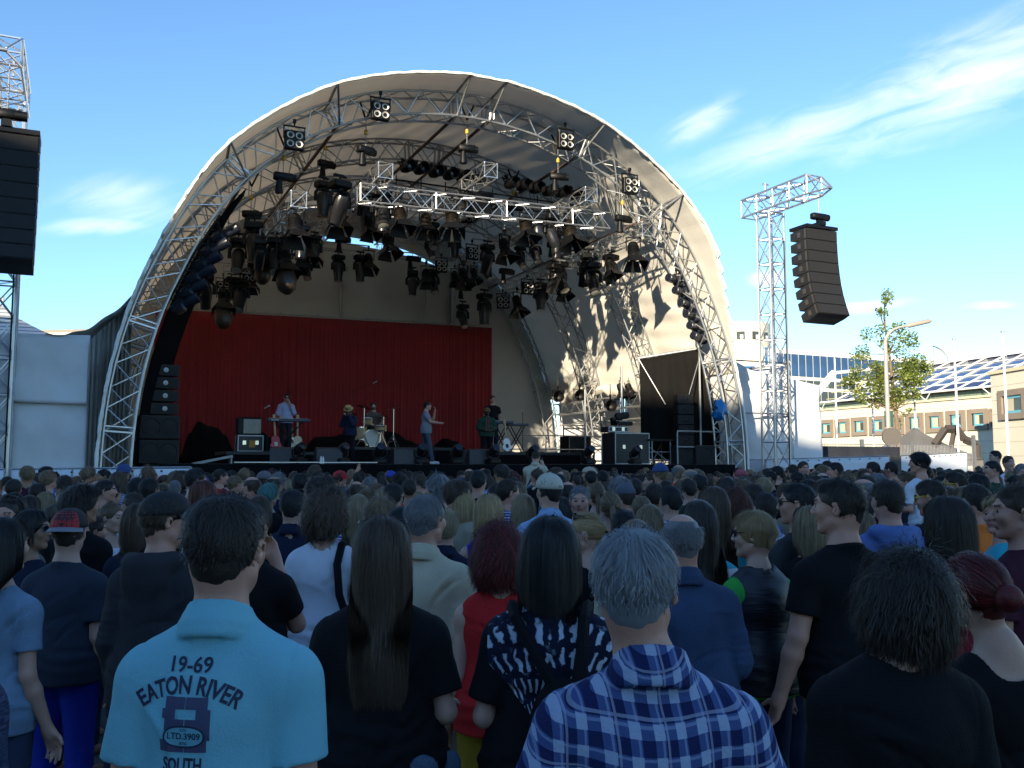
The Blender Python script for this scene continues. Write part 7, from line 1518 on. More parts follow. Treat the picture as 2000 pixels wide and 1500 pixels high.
# named people further off: x, top, Z, hair, colour, skin, shirt, sex, turn, yaw, label
FAR = [(75, 944, 10, 'short', 'dark', 'fair', 'grey', 'm', 0, -20, 'man with dark hair before the left banner, light grey shirt'), (92, 962, 9, 'bob', 'ash', 'fair', 'white', 'f', 0, 0, 'woman with ash blond bob low at the left'), (128, 944, 10, 'short', 'black', 'fair', 'lblue', 'm', 0, 25, 'black-haired man in light blue shirt at the left banner'),
 (190, 940, 10.5, 'fringe', 'grey', 'rosy', 'white', 'm', 0, -30, 'balding pink-skinned man before the left banner'), (222, 946, 10, 'short', 'black', 'fair', 'navy', 'm', 0, -15, 'black-haired man in navy before the left banner'), (293, 934, 8.6, 'short', 'black', 'olive', 'dgrey', 'm', 0, -20, 'tall dark man left of the charcoal jacket'), (270, 934, 10.5, 'shaggy', 'black', 'fair', 'denim', 'm', 0, 0, 'shaggy black-haired man in denim before the banner'),
 (343, 938, 12, 'buzz', 'grey', 'rosy', 'dgrey', 'm', 0, 10, 'man with cropped grey hair at the end of the left banner'), (318, 946, 11, 'long', 'brown', 'fair', 'maroon', 'f', 0, 0, 'long brown-haired woman near the banner end'), (405, 946, 8.5, 'short', 'brown', 'fair', 'black', 'm', 0, 0, 'brown-haired man just left of the aqua polo head'), (491, 934, 14, 'short', 'auburn', 'rosy', 'grey', 'm', 165, 0, 'ginger man facing the camera near the stage'), (474, 942, 13, 'bob', 'dblond', 'fair', 'green', 'f', 165, 10, 'woman in sunglasses facing the camera near the stage'),
 (588, 924, 9.5, 'short', 'black', 'rosy', 'black', 'm', 0, -35, 'tall black-haired man in black looking right'), (568, 938, 13, 'bob', 'ash', 'fair', 'grey', 'f', 0, 0, 'grey blond woman left of the tall man in black'), (622, 932, 9.2, 'shaggy', 'dark', 'fair', 'teal', 'm', 0, 0, 'shaggy dark-haired man in teal'), (655, 950, 8, 'mid', 'dark', 'fair', 'nstripe', 'm', 0, 10, 'dark-haired person in black and white stripes'), (697, 940, 9.5, 'fringe', 'brown', 'rosy', 'navy', 'm', 0, 0, 'balding man in navy in the middle rows'),
 (700, 966, 6.8, 'long', 'ash', 'fair', 'bstripe', 'f', 0, 0, 'ash blond woman in fine blue stripes'), (768, 944, 7.6, 'short', 'black', 'fair', 'white', 'm', 0, -15, 'black-haired man in white right of the tousled blond'), (800, 935, 10, 'short', 'dark', 'olive', 'red', 'm', 0, 0, 'dark-haired man in red shirt right of centre left'), (822, 926, 12, 'short', 'brown', 'rosy', 'white', 'm', 0, 45, 'man in white looking left below the singer'), (858, 922, 9.0, 'short', 'black', 'rosy', 'black', 'm', 0, 20, 'black-haired man in black T-shirt below the singer'),
 (934, 918, 9.6, 'short', 'black', 'rosy', 'black', 'm', 0, -18, 'tall black-haired man in black below the cap wearer'), (991, 936, 7.7, 'short', 'dark', 'rosy', 'bstripe', 'm', -20, -45, 'greying man in striped shirt, profile to the right'), (970, 944, 8.8, 'buzz', 'dark', 'olive', 'olive', 'm', 0, 10, 'man with cropped dark hair in olive'), (1022, 965, 6.7, 'long', 'ash', 'fair', 'purple', 'f', 0, 0, 'woman with long ash blond hair left of the cream cap'), (1010, 942, 8.6, 'bob', 'lbrown', 'fair', 'pink', 'f', 0, 0, 'light brown bob in the rows left of the cream cap'),
 (1165, 944, 8.4, 'pony', 'lbrown', 'fair', 'royal', 'f', 0, 0, 'light brown ponytail in royal blue behind the looking-back man'), (1222, 946, 8.0, 'short', 'brown', 'rosy', 'gingham', 'm', 0, 5, 'man in grey cap and purple gingham'), (1240, 934, 10, 'short', 'dark', 'fair', 'white', 'm', 0, 0, 'dark-haired man in clean white T-shirt'), (1218, 996, 5.6, 'short', 'black', 'dark', 'royal', 'm', 0, 0, 'short black-haired boy in royal blue'), (1266, 986, 5.3, 'long', 'dblond', 'fair', 'pink', 'f', 0, 0, 'blond woman in pink T-shirt left of the denim shirt'),
 (1252, 970, 7.2, 'bun', 'dblond', 'fair', 'grey', 'f', 0, 0, 'woman with blond bun in the centre rows'), (1309, 948, 6.8, 'short', 'black', 'fair', 'bstripe', 'm', 0, 15, 'black-haired man in fine blue stripes right of centre'), (1278, 944, 8.0, 'short', 'dark', 'olive', 'navy', 'm', 0, -10, 'dark-haired man behind the blond bun'), (1345, 934, 9.5, 'short', 'dark', 'fair', 'dgreen', 'm', 0, 0, 'dark-haired man in dark green'), (1418, 932, 8.6, 'long', 'dark', 'fair', 'dgrey', 'f', 0, 0, 'long dark-haired woman before the arch leg'), (1452, 936, 7.8, 'short', 'lbrown', 'fair', 'black', 'm', 0, 0, 'light brown-haired man before the right tarpaulin'), (1436, 958, 7.0, 'curly', 'auburn', 'fair', 'purple', 'f', 0, 0, 'auburn curly-haired woman in the right rows'),
 (1472, 945, 7.4, 'short', 'dark', 'rosy', 'hblue', 'm', 0, 0, 'dark-haired man in blue behind the blond woman'), (1490, 934, 9.6, 'mid', 'ash', 'fair', 'black', 'f', 0, 0, 'ash blond woman before the right banner'), (1518, 910, 14.5, 'short', 'black', 'fair', 'black', 'm', 0, 40, 'black-haired man against the start of the right banner'), (1569, 901, 15, 'short', 'brown', 'rosy', 'black', 'm', 172, 10, 'man facing the camera before the right banner'), (1548, 907, 16, 'short', 'dark', 'fair', 'grey', 'm', 0, 0, 'dark head left of the man facing the camera'), (1600, 906, 14.5, 'short', 'black', 'fair', 'white', 'm', 20, 45, 'black-haired youth in profile before the right banner'),
 (1630, 903, 13, 'short', 'black', 'rosy', 'white', 'm', 24, 48, 'man with glasses in white, profile before the right banner'), (1615, 900, 17, 'short', 'dark', 'fair', 'navy', 'm', 0, 30, 'dark head behind the man with glasses in profile'), (1704, 902, 14, 'short', 'dark', 'rosy', 'grey', 'm', 0, 35, 'man with receding hair before the right banner'), (1740, 902, 14, 'short', 'dark', 'rosy', 'black', 'm', 0, 35, 'man with dark hair left of the brown block'), (1690, 930, 9.0, 'mid', 'brown', 'fair', 'dgrey', 'm', 10, 20, 'brown-haired man with collar-length hair on the right'), (1712, 926, 10, 'mid', 'grey', 'rosy', 'navy', 'm', 12, 50, 'grey-haired man in profile on the right'),
 (1650, 925, 10.5, 'curly', 'dblond', 'fair', 'yellow', 'f', 0, 0, 'curly blond woman on the right'), (1935, 900, 13, 'short', 'black', 'rosy', 'dgreen', 'm', 30, 50, 'bearded man in dark green, profile on the far right'), (1942, 880, 20, 'short', 'black', 'fair', 'black', 'm', 40, 40, 'tall black-haired man near the right edge before the building'), (1970, 890, 17, 'short', 'brown', 'fair', 'white', 'f', 178, 0, 'child in sunglasses facing the camera near the right edge'), (1908, 925, 8.6, 'short', 'black', 'tan', 'lblue', 'm', 12, 20, 'black-haired man in light blue near the right edge'), (1945, 968, 5.4, 'mid', 'blond', 'rosy', 'turq', 'f', 60, 50, 'smiling blond woman with glasses near the right edge'),
 (1885, 950, 6.8, 'long', 'dblond', 'fair', 'black', 'f', 0, 0, 'woman with long dark blond hair on the right'), (1996, 906, 11, 'grey', 'grey', 'rosy', 'grey', 'm', 160, 0, 'grey-haired man at the far right edge'), (1680, 1000, 6.0, 'bob', 'dblond', 'fair', 'royal', 'f', 0, 0, 'woman in royal blue left of the blue hooded jacket'), (1680, 962, 6.1, 'short', 'black', 'fair', 'royal', 'm', 0, 0, 'black-haired man in royal blue between black T-shirt and blue hood'), (1240, 1016, 4.2, 'long', 'dblond', 'fair', 'cream', 'f', 0, 0, 'blond woman hidden behind the silver-haired man'),
 (60, 968, 7.6, 'long', 'dark', 'fair', 'black', 'f', -10, 0, 'long dark-haired woman behind the black bob at left'), (112, 984, 6.4, 'long', 'brown', 'fair', 'dgrey', 'f', 0, 0, 'long brown-haired woman left of the red cap'), (30, 962, 8.2, 'short', 'dark', 'rosy', 'hblue', 'm', 0, 0, 'dark-haired man in blue behind the bald man at left'), (318, 1000, 6.0, 'long', 'dark', 'fair', 'maroon', 'f', 0, 0, 'dark-haired woman behind the charcoal jacket'), (785, 990, 5.3, 'long', 'black', 'fair', 'royal', 'f', 0, 0, 'black-haired woman hidden behind the very long brown hair'), (905, 960, 7.0, 'bob', 'blond', 'fair', 'pink', 'f', 0, 0, 'pale blond woman left of the royal blue top')]
for x, top, Z, hs_, hc, sk_, sh, sx_, rz_, yw, lab in FAR:
    P = dict(sex=sx_, yaw=yw, seed=int(x) % 7, pose='front' if (x * 7) % 3 else 'down', b=1.0 + .02 * (x % 6)); hero(x, top, Z, lab, P, rz=rz_ + (8 if x > 1400 else 0), shirt=CL[sh], hair=(hs_, hc), sk=sk_, lvl='mid' if Z < 9.5 else 'far', pants=(JE, DJ, CL['black'])[int(x) % 3], group='people in the crowd')
# raised arms, phones and the photographer by the stage
hero(950, 916, 17, 'man with one arm laid on his head near the stage', dict(pose_l='head', pose_r='down'), shirt=CL['navy'], hair=('short', 'black'), sk='tan')
hero(703, 922, 15, 'person raising one arm near the stage', dict(pose_l='up', pose_r='down'), rz=-30, shirt=CL['navy'], hair=('mid', 'dark'), sk='rosy')
o_bc, s_, P_bc = hero(764, 921, 15, 'person in blue cap raising a phone near the stage', dict(pose='phone'), shirt=CL['white'], hair=('short', 'brown')); add_cap(o_bc, P_bc, mat('cap_blue', (.01, .03, .32), .7))
o_bc, s_, P_bc = hero(664, 921, 14, 'person in red cap near the stage', dict(yaw=-60), rz=-30, shirt=CL['dgrey'], hair=('mid', 'dark'), sk='rosy'); add_cap(o_bc, P_bc, mat('cap_red', (.45, .015, .02), .7))
o_bc, s_, P_bc = hero(396, 933, 11, 'man in bright blue cap near the left banner end', dict(b=1.05), shirt=CL['black'], hair=('short', 'brown')); add_cap(o_bc, P_bc, MATS['cap_blue'])
o_bc, s_, P_bc = hero(1448, 918, 14, 'person in red patterned cap before the arch leg', dict(yaw=30), shirt=CL['dgrey'], hair=('short', 'grey'), sk='rosy'); add_cap(o_bc, P_bc, mat('cap_pattern', (.3, .06, .08), .8, var=.5, vscale=30))
p, z = spot(1046, 880, 18.5); o_ph, s_ = person(dict(sleeve='half', shirt='check', pose='phone', b=1.05, pitch=-15), (p.x, p.y, z - 1.75), -12, 'photographer in cream shirt standing raised in front of the stage', hair=('short', 'dark'), shirt=cloth('khaki_shirt', (.42, .38, .3)), lvl='mid', pants=KH)
m = MB(); m.path([(.09, -.12, 1.42), (-.02, -.16, 1.28), (-.14, -.12, 1.05)], .014, 5); m.build('camera_strap', M['black'], o_ph)
m = MB(); m.box((p.x, p.y, (z - 1.75) / 2), (1.2, .8, max(.1, z - 1.76))); tag(m.build('platform_box', M['case']), 'black box the photographer stands on', 'box')
# ------------------------------------------------------------------ filling the square: up to 300 people of their own, the farthest as one mass
BODYV = []
for sex in 'mf':
    for pose in ('down', 'front', 'bent'):
        for yaw in (-52, -18, 0, 24, 60): BODYV.append(dict(sex=sex, pose=pose, yaw=yaw, seed=len(BODYV), b=(1.0, 1.1, 1.0)[len(BODYV) % 3]))
BODYV += [dict(sex='m', pose='phone', yaw=0, seed=31), dict(sex='f', pose='phone', yaw=0, seed=32)]
rc = random.Random(21)
HN = {'short': 'short', 'mid': 'collar-length', 'shaggy': 'shaggy', 'buzz': 'cropped', 'fringe': 'thinning', 'grey': 'brushed', 'long': 'long', 'bob': 'bobbed', 'curly': 'curly', 'pony': 'ponytailed', 'bun': 'bunned'}
CN = {'black': 'black', 'dark': 'dark', 'brown': 'brown', 'lbrown': 'light brown', 'blond': 'blond', 'ash': 'ash blond', 'dblond': 'dark blond', 'grey': 'grey', 'auburn': 'auburn'}
SN = {'black': 'black', 'navy': 'navy', 'white': 'white', 'grey': 'grey', 'dgrey': 'dark grey', 'red': 'red', 'lblue': 'light blue', 'denim': 'denim', 'olive': 'olive', 'maroon': 'maroon', 'teal': 'teal', 'hblue': 'blue', 'purple': 'purple', 'khaki': 'khaki', 'bstripe': 'blue striped', 'plaid2': 'checked', 'dgreen': 'dark green', 'pink': 'pink', 'turq': 'turquoise'}
LM = [(130, 'below the left speaker tower'), (250, 'before the left arch leg'), (370, 'before the left bass speakers'), (470, 'below the black cloth heap'), (560, 'below the guitar amplifier'), (650, 'below the keyboard player'), (760, 'below the drummer'), (860, 'below the singer'), (960, 'below the cap wearer'), (1060, 'below the right keyboards'), (1180, 'below the second arch leg'), (1300, 'below the big case stack'), (1400, 'below the black drape'), (1500, 'before the right arch leg'), (1600, 'before the right tarpaulin'), (1700, 'before the dark netting'), (1800, 'before the pyramid tent'), (1900, 'before the framed windows'), (9999, 'near the right edge')]
RW = [(8.5, 'near rows'), (11, 'middle rows'), (14, 'far rows'), (18, 'farther rows'), (23, 'rows close to the stage'), (99, 'last rows')]
seen = set(); NEED = 300 - sum(1 for o in col.objects if o.name.startswith('person') and o.parent is None); stuff_pts = []
def stage_clear(x, y):
    v = -x * math.sin(TH) + y * math.cos(TH) - DD; u = x * math.cos(TH) + y * math.sin(TH); px_ = 1000 + F_PX * x / y
    if px_ < 380: return y < 18.0
    if u > 18.2: return (v < -1.0 and px_ < 1500) or (px_ >= 1490 and y < 30.6)
    return v < -1.7
cand = []; y = 6.2; row = 0
while y < 30.5:
    sp_ = .62 + .012 * max(0, y - 10); x = -y * .60 + (row % 2) * .3
    while x < y * .66:
        cand.append((x + rc.uniform(-.2, .2), y + rc.uniform(-.28, .28))); x += sp_ + rc.uniform(-.04, .12)
    y += .66 + .02 * max(0, y - 8); row += 1
for x, y in cand:
    if not stage_clear(x, y) or any((x - a) ** 2 + (y - b) ** 2 < (.2 + r) ** 2 for a, b, r in TAKEN if abs(b - y) < 1): continue
    px_ = 1000 + F_PX * x / y
    if px_ < -60 or px_ > 2070: 
        continue
    if NEED <= 0 or y > 22.5: stuff_pts.append((x, y)); continue
    bi = rc.randrange(len(BODYV)) if rc.random() < .97 else 30 + rc.randrange(2); bi = bi if y > 12 or bi < 30 else bi - 4; P = BODYV[bi]; f = P['sex'] == 'f'
    for _ in range(200):
        hs_ = rc.choice(['long', 'long', 'bob', 'bob', 'pony', 'curly', 'bun', 'mid'] if f else ['short'] * 5 + ['mid', 'shaggy', 'buzz', 'fringe', 'grey']); hc = rc.choice(['black', 'dark', 'brown', 'dark', 'brown', 'lbrown', 'blond', 'dblond', 'ash', 'auburn'] if f else ['black', 'dark', 'dark', 'brown', 'brown', 'lbrown', 'grey', 'dblond'])
        sh = rc.choice(['black', 'black', 'navy', 'navy', 'white', 'grey', 'dgrey', 'dgrey', 'red', 'lblue', 'denim', 'olive', 'maroon', 'teal', 'hblue', 'purple', 'khaki', 'bstripe', 'plaid2', 'dgreen'] + (['pink', 'turq'] if f else []))
        lab = '%s with %s %s hair in %s top, %s, %s' % ('woman' if f else 'man', HN[hs_], CN[hc], SN[sh], [n for a, n in LM if px_ < a][0], [n for a, n in RW if y < a][0])
        if lab not in seen and len(lab.split()) <= 16: break
    seen.add(lab); NEED -= 1; face = R(0); tgt = W(9.5, 2) if px_ < 1500 else W(10, 2); rz = math.degrees(math.atan2(-(tgt.x - x), tgt.y - y)) + rc.gauss(0, 9) + (rc.choice([170, -150, 90, -90]) if rc.random() < .09 else 0)
    hgt = rc.gauss(1.655 if f else 1.77, .07); hgt = min(hgt, 1.88); o, s_ = person(P, (x, y, 0), rz, lab, hair=(hs_, hc), sk=rc.choice(['fair', 'rosy', 'rosy', 'tan', 'olive']) if rc.random() < .97 else 'dark', shirt=CL[sh], pants=rc.choice([JE, DJ, CL['black'], KH]), lvl='far', group='people in the crowd', key=('B', bi), scale=hgt / 1.75, sx=rc.uniform(.97, 1.1))
    if hs_ in ('short', 'buzz', 'fringe') and rc.random() < .10:
        cn = rc.choice(['black', 'beige', 'blue', 'grey']); add_cap(o, P, mat('crowd_cap_' + cn, {'black': (.01, .01, .011), 'beige': (.36, .32, .24), 'blue': (.02, .05, .16), 'grey': (.1, .1, .11)}[cn], .8), back=rc.random() < .3); lab = o['label'].split(' with ')[0] + ' in %s cap, ' % cn + o['label'].split(' in ', 1)[1]; o['label'] = lab if lab not in seen else o['label']; seen.add(lab)
print('STUFF', len(stuff_pts), 'NEED', NEED)
# the rest of the crowd by the stage: one mass
def crowd_mass():
    if not stuff_pts: return
    protos = []
    for i in (1, 7, 17, 23):
        P = BODYV[i]; b_ = build_body(P, .022); s_ = build_shirt(P, .024); t_ = build_trousers(P, .03); c, Rm = head_frame(P); h_ = hair_mesh('short' if i < 15 else 'bob', 160, 3, .007, .014); Ph = h_[0] @ Rm.T + c; protos.append((b_, s_, t_, (Ph, h_[1])))
    shirts = [CL[k] for k in ('black', 'navy', 'white', 'dgrey', 'lblue', 'red', 'denim', 'grey')]; hairs = [hair_mats(c)[1] for c in ('black', 'dark', 'brown', 'dblond')]; mats = [SK['rosy'], DJ] + shirts + hairs; Pa, Fa, Ma, o = [], [], [], 0
    for x, y in stuff_pts:
        pr = rc.choice(protos); sc = rc.gauss(.985, .03); a = math.atan2(-(W(9.5, 2).x - x), W(9.5, 2).y - y) + rc.gauss(0, .2); ca, sa = math.cos(a), math.sin(a); Rz = np.array([[ca, -sa, 0], [sa, ca, 0], [0, 0, 1]])
        for (pp, ff), mi in (((pr[0][0], pr[0][1]), 0), (pr[1], 2 + rc.randrange(8)), (pr[2], 1), (pr[3], 10 + rc.choice([0, 0, 1, 1, 2, 3]))):
            Pa.append((pp @ Rz.T) * sc + np.array([x, y, 0])); Fa.append(ff + o); Ma.append(np.full(len(ff), mi)); o += len(pp)
    tag(np_mesh('crowd', np.concatenate(Pa), np.concatenate(Fa), mats, None, np.concatenate(Ma)), 'mass of people standing closest to the stage', 'crowd', kind='stuff')
crowd_mass()
# ------------------------------------------------------------------ things worn, carried and printed
def bvh_of(o):
    me = o.data; mw = Matrix.LocRotScale(o.parent.location, o.parent.rotation_euler, o.parent.scale) if o.parent else Matrix.Identity(4)
    return BVHTree.FromPolygons([v.co[:] for v in me.vertices], [p.vertices[:] for p in me.polygons])
def flat_text(body, size=1.0, bold=.0, extr=0):
    t = bpy.data.curves.new('text', 'FONT'); t.body = body; t.size = size; t.offset = bold; t.resolution_u = 3; to = bpy.data.objects.new('text', t); col.objects.link(to)
    dg = bpy.context.evaluated_depsgraph_get(); me = bpy.data.meshes.new_from_object(to.evaluated_get(dg)); bpy.data.objects.remove(to)
    V = [(v.co.x, v.co.y) for v in me.vertices]; F = [p.vertices[:] for p in me.polygons]; bpy.data.meshes.remove(me); return V, F
def print_on(sh, items, name, mat_, side=-1, off=.0022, label=None):
    # items: (verts2d, faces) already in the shirt's own x,z; dropped onto the cloth from behind
    bv = bvh_of(sh); bm = bmesh.new()
    for V, F in items:
        vs_ = [bm.verts.new((x, 0, z)) for x, z in V]
        for f in F:
            try: bm.faces.new([vs_[i] for i in f])
            except ValueError: pass
    for _ in range(5):
        e = [e_ for e_ in bm.edges if e_.calc_length() > .009]
        if e: bmesh.ops.subdivide_edges(bm, edges=e, cuts=1); bmesh.ops.triangulate(bm, faces=bm.faces[:])
    for v in bm.verts:
        h = bv.ray_cast(Vector((v.co.x, side * .6, v.co.z)), Vector((0, -side, 0)))
        if h[0] is not None: v.co.y = h[0].y + side * off
    for v in bm.verts: v.co.x *= 1
    me = bpy.data.meshes.new(name); bm.to_mesh(me); bm.free(); me.materials.append(mat_); o = bpy.data.objects.new(name, me); col.objects.link(o); setpar(o, sh)
    if label: o['label'] = label
    return o
def line(body, cx, z, w, h, arc=0.0, bold=.02, gap=1.0):
    V, F = flat_text(body, 1.0, bold); xs = [v[0] for v in V]; ys = [v[1] for v in V]; x0, x1 = min(xs), max(xs); y0, y1 = min(ys), max(ys); out = []
    for x, y in V:
        t = (x - x0) / (x1 - x0) - .5; q = (y - y0) / (y1 - y0)
        if arc: a = t * arc; r = w / arc; out.append((cx + (r + q * h) * math.sin(a), z + (r + q * h) * math.cos(a) - r))
        else: out.append((cx + t * w, z + q * h))
    return out, F
INK = mat('navy_print', (.012, .016, .05), .7)
# seen from behind the garment's +x is on the right, as in the photograph
sc_ = polo.scale.z; cx = -.008; top_z = 1.752
def zz(dpx): return top_z - dpx / F_PX * (2.08 * 1.03 - .14) / sc_      # pixels below the head top -> height on the body
kx = (2.08 * 1.03 - .14) / F_PX / polo.scale.x
X_ = lambda px_: (px_ - 398) * kx
print_on(polo_s, [line('19-69', X_(375), zz(332), 86 * kx, 30 * kx), line('EATON', X_(322), zz(392), 112 * kx, 34 * kx, 0), ], 'print', INK) if False else None
it = [line('19-69', X_(374), zz(335), 84 * kx, 29 * kx, 0, .02), line('EATON RIVER', X_(373), zz(372), 200 * kx, 33 * kx, 1.25, .028), line('SOUTH', X_(369), zz(513), 78 * kx, 26 * kx, 0, .03), line('MARYLAND', X_(371), zz(548), 124 * kx, 28 * kx, 0, .03)]
print_on(polo_s, it, 'lettering', INK)
def ring(pts_o, pts_i):
    n = len(pts_o); return pts_o + pts_i, [(i, (i + 1) % n, n + (i + 1) % n, n + i) for i in range(n)]
def rects(L, x0, y0, k=1.0): return [([(X_(x0 + a), zz(y0 + d - 0)), (X_(x0 + b), zz(y0 + d)), (X_(x0 + b), zz(y0 + c)), (X_(x0 + a), zz(y0 + c))], [(0, 1, 2, 3)]) for a, b, c, d in L]
nine = rects([(8, 49, 0, 22), (2, 30, 22, 40), (8, 49, 40, 62), (51, 94, 0, 22), (72, 100, 22, 78), (51, 72, 40, 62), (51, 94, 78, 100), (0, 49, 78, 100)], 322, 377)
print_on(polo_s, nine, 'numeral', mat('slate_print', (.05, .055, .12), .75))
el = lambda a, b, n=28: [(X_(372) + a * kx * math.copysign(abs(math.cos(t)) ** .8, math.cos(t)), zz(448) + b * kx * math.copysign(abs(math.sin(t)) ** .9, math.sin(t))) for t in [2 * math.pi * k / n for k in range(n)]]
e1 = el(41, 19); c = [(X_(372), zz(448))]; print_on(polo_s, [(e1 + c, [(i, (i + 1) % 28, 28) for i in range(28)])], 'badge', mat('badge_print', (.12, .36, .45), .8), off=.0034)
print_on(polo_s, [ring(el(42, 20), el(38, 17)), line('LTD.3909', X_(372), zz(453), 66 * kx, 12 * kx, 0, .02), line('S.O.', X_(372), zz(438), 14 * kx, 5 * kx), line('RTG', X_(372), zz(463), 14 * kx, 5 * kx)], 'badge_lettering', INK, off=.0046)
# small flags and words on the navy jersey
kf = 5.5 * 1.03 / F_PX / .95
fl = [([(-.05, 1.28), (-.022, 1.28), (-.022, 1.296), (-.05, 1.296)], [(0, 1, 2, 3)]), ([(-.008, 1.28), (.02, 1.28), (.02, 1.296), (-.008, 1.296)], [(0, 1, 2, 3)]), ([(.034, 1.28), (.062, 1.28), (.062, 1.296), (.034, 1.296)], [(0, 1, 2, 3)])]
print_on(s_fl, fl + [([(-.07, 1.40), (.05, 1.40), (.05, 1.412), (-.07, 1.412)], [(0, 1, 2, 3)])], 'flag_print', mat('white_ink', (.55, .55, .6), .7)); print_on(s_fl, [([(x + .011, 1.279), (x + .017, 1.279), (x + .017, 1.297), (x + .011, 1.297)], [(0, 1, 2, 3)]) for x in (-.05, -.008, .034)] + [([(x, 1.286), (x + .028, 1.286), (x + .028, 1.2905), (x, 1.2905)], [(0, 1, 2, 3)]) for x in (-.05, -.008, .034)], 'flag_cross', mat('red_ink', (.4, .02, .03), .7), off=.004)
# caps
capb = mat('cap_black', (.008, .008, .009), .8); q = add_cap(o_cap, Pc, capb, mat('brim_grey', (.16, .17, .2), .7), back=True)
m = MB(); g = []
for i in range(8):
    ph = R(90) * (1 - i / 7 * .9); g.append([Vector((.0945 * math.cos(t) * math.sin(ph), -.012 + .1165 * math.sin(t) * math.sin(ph), .033 + .1012 * math.cos(ph))) for t in [-math.pi * (.2 + .6 * j / 12) for j in range(13)]])
m.grid(g); m.build('front_panel', mat('panel_red', (.36, .012, .018), .7), q)
V, F = line('CHICAGO', 0, 0, 1.75, .034, 0, .04); VV = []
for x, z in V:
    t = -math.pi / 2 + x * .8; zc = .074 + z; ph = math.acos(min(.999, (zc - .035) / .1025)); VV.append((.0965 * math.cos(t) * math.sin(ph), -.012 + .1185 * math.sin(t) * math.sin(ph), zc))
m = MB(); m.add(VV, F); m.build('lettering', mat('black_ink', (.01, .01, .012), .6), q)
m = MB(); m.add([Vector((x * 1.0, -.012 - .1190 * math.cos(x * 9) * .995, .052 + z)) for x, z in ((-.022, .012), (-.01, .0), (.0, -.012), (.01, .0), (.022, .012), (.008, .008), (-.008, .008))], [tuple(range(7))]); m.build('emblem', MATS['black_ink'], q)
add_cap(o_hd, Ph, capb); add_glasses(o_hd, Ph); q = add_cap(o_wc, Pw, mat('cap_cream', (.42, .40, .33), .8), tilt=4); 
V, F = line('P.S.A.', 0, 0, .9, .014, 0, .03); VV = []
for x, z in V: t = -math.pi / 2 + x * .35 + .3; VV.append((.0945 * math.cos(t), -.012 + .1175 * math.sin(t), .043 + z))
m = MB(); m.add(VV, F); m.build('lettering', MATS['black_ink'], q)
add_glasses(o_gl, Pg); add_glasses(o_pn, Pp, up=True); add_glasses(o_lh, P_lh, up=True)
gr = [o for o in col.objects if o.get('label') == 'man in grey cap and purple gingham'][0]; add_cap(gr, dict(yaw=5), mat('cap_greyblue', (.07, .075, .10), .8))
# backpack over the tie-dye top
def worn(o, P, name, label, cat): e = empty(name, o.location, o.rotation_euler.z, label, cat); e.scale = o.scale; return e
e = worn(o_td, P_td, 'backpack', 'small black backpack with silver zip on the tie-dye woman\'s back', 'backpack')
g = Grid((-.16, -.36, .85), (.2, -.05, 1.34), .009); g.ell((.05, -.2, 1.13), (.115, .075, .15), .02); g.ell((.05, -.2, 1.02), (.12, .08, .11), .04); g.ell((.05, -.26, 1.03), (.09, .04, .08), .02); g.wrinkle(.005, 3, 1.6); a = g.mesh(); np_mesh('bag', a[0], a[1], [cloth('pack_black', (.006, .006, .008))], e)
for s, x1 in ((-1, -.13), (1, .15)): m = MB(); m.path([(.05 + s * .03, -.2, 1.24), (.03 + s * .07, -.185, 1.34), (s * .11, -.13, 1.45), (s * .125, -.02, 1.475), (s * .13, .07, 1.40)], .02, 6); m.build('strap', MATS['cloth_pack_black'], e)
m = MB(); m.path([(.05 + .095 * math.cos(t), -.262 + .03 * abs(math.cos(t)), 1.10 + .1 * math.sin(t)) for t in [R(20 + k * 14) for k in range(11)]], .0035, 5); m.build('zip', M['chrome'], e)
# hand bag with a broad strap on the white T-shirt woman, waist-tied jacket, cup and phones
ow = [o for o in col.objects if o.get('label', '').startswith('curly brown-haired woman in white')][0]
e = worn(ow, {}, 'shoulder_bag', 'black shoulder bag with broad strap on the woman in white T-shirt', 'bag'); m = MB(); m.path([(.10, .05, 1.45), (.105, -.06, 1.46), (.10, -.135, 1.36), (.12, -.155, 1.2), (.16, -.14, 1.08)], .022, 6); m.build('strap', MATS['cloth_pack_black'], e)
g = Grid((.02, -.3, .8), (.36, .05, 1.16), .01); g.ell((.19, -.13, .98), (.12, .07, .11), .02); g.wrinkle(.006, 5, 1.5); a = g.mesh(); np_mesh('bag', a[0], a[1], [MATS['cloth_pack_black']], e)
def draped(o, P, label, colr, z0=.95, seed=4, side=1):
    e = worn(o, P, 'tied_jacket', label, 'jacket'); g = Grid((-.4, -.38, .4), (.44, .3, 1.1), .012)
    for k in (): t = 2 * math.pi * k / 14; t2 = 2 * math.pi * (k + 1) / 14; g.cap((.232 * math.cos(t), -.01 + .192 * math.sin(t), z0 + .012 * math.sin(t * 5)), (.232 * math.cos(t2), -.01 + .192 * math.sin(t2), z0 + .012 * math.sin(t2 * 5)), .024, .024, .01)
    g.cap((side * .16, -.17, z0 + .01), (side * .2, -.19, .5), .045, .10, .04, 1.8); g.cap((side * .24, -.05, z0), (side * .26, -.08, .5), .03, .07, .04, 1.4); g.wrinkle(.009, seed, 1.6, .3); a = g.mesh(); np_mesh('cloth', a[0], a[1], [colr], e)
draped(o_lh, P_lh, 'light denim jacket tied round the long-haired woman\'s waist', cloth('faded_denim', (.07, .11, .17), .8, .4, .25), .97)
e = worn(o_gr, P_gr, 'puffer_vest', 'black quilted vest worn over the green sleeves', 'vest'); Pv = dict(P_gr); Pv.update(shirt='tank', sleeve='none', ease=.034, hem=.88, wrinkle=.6, sw=.142)
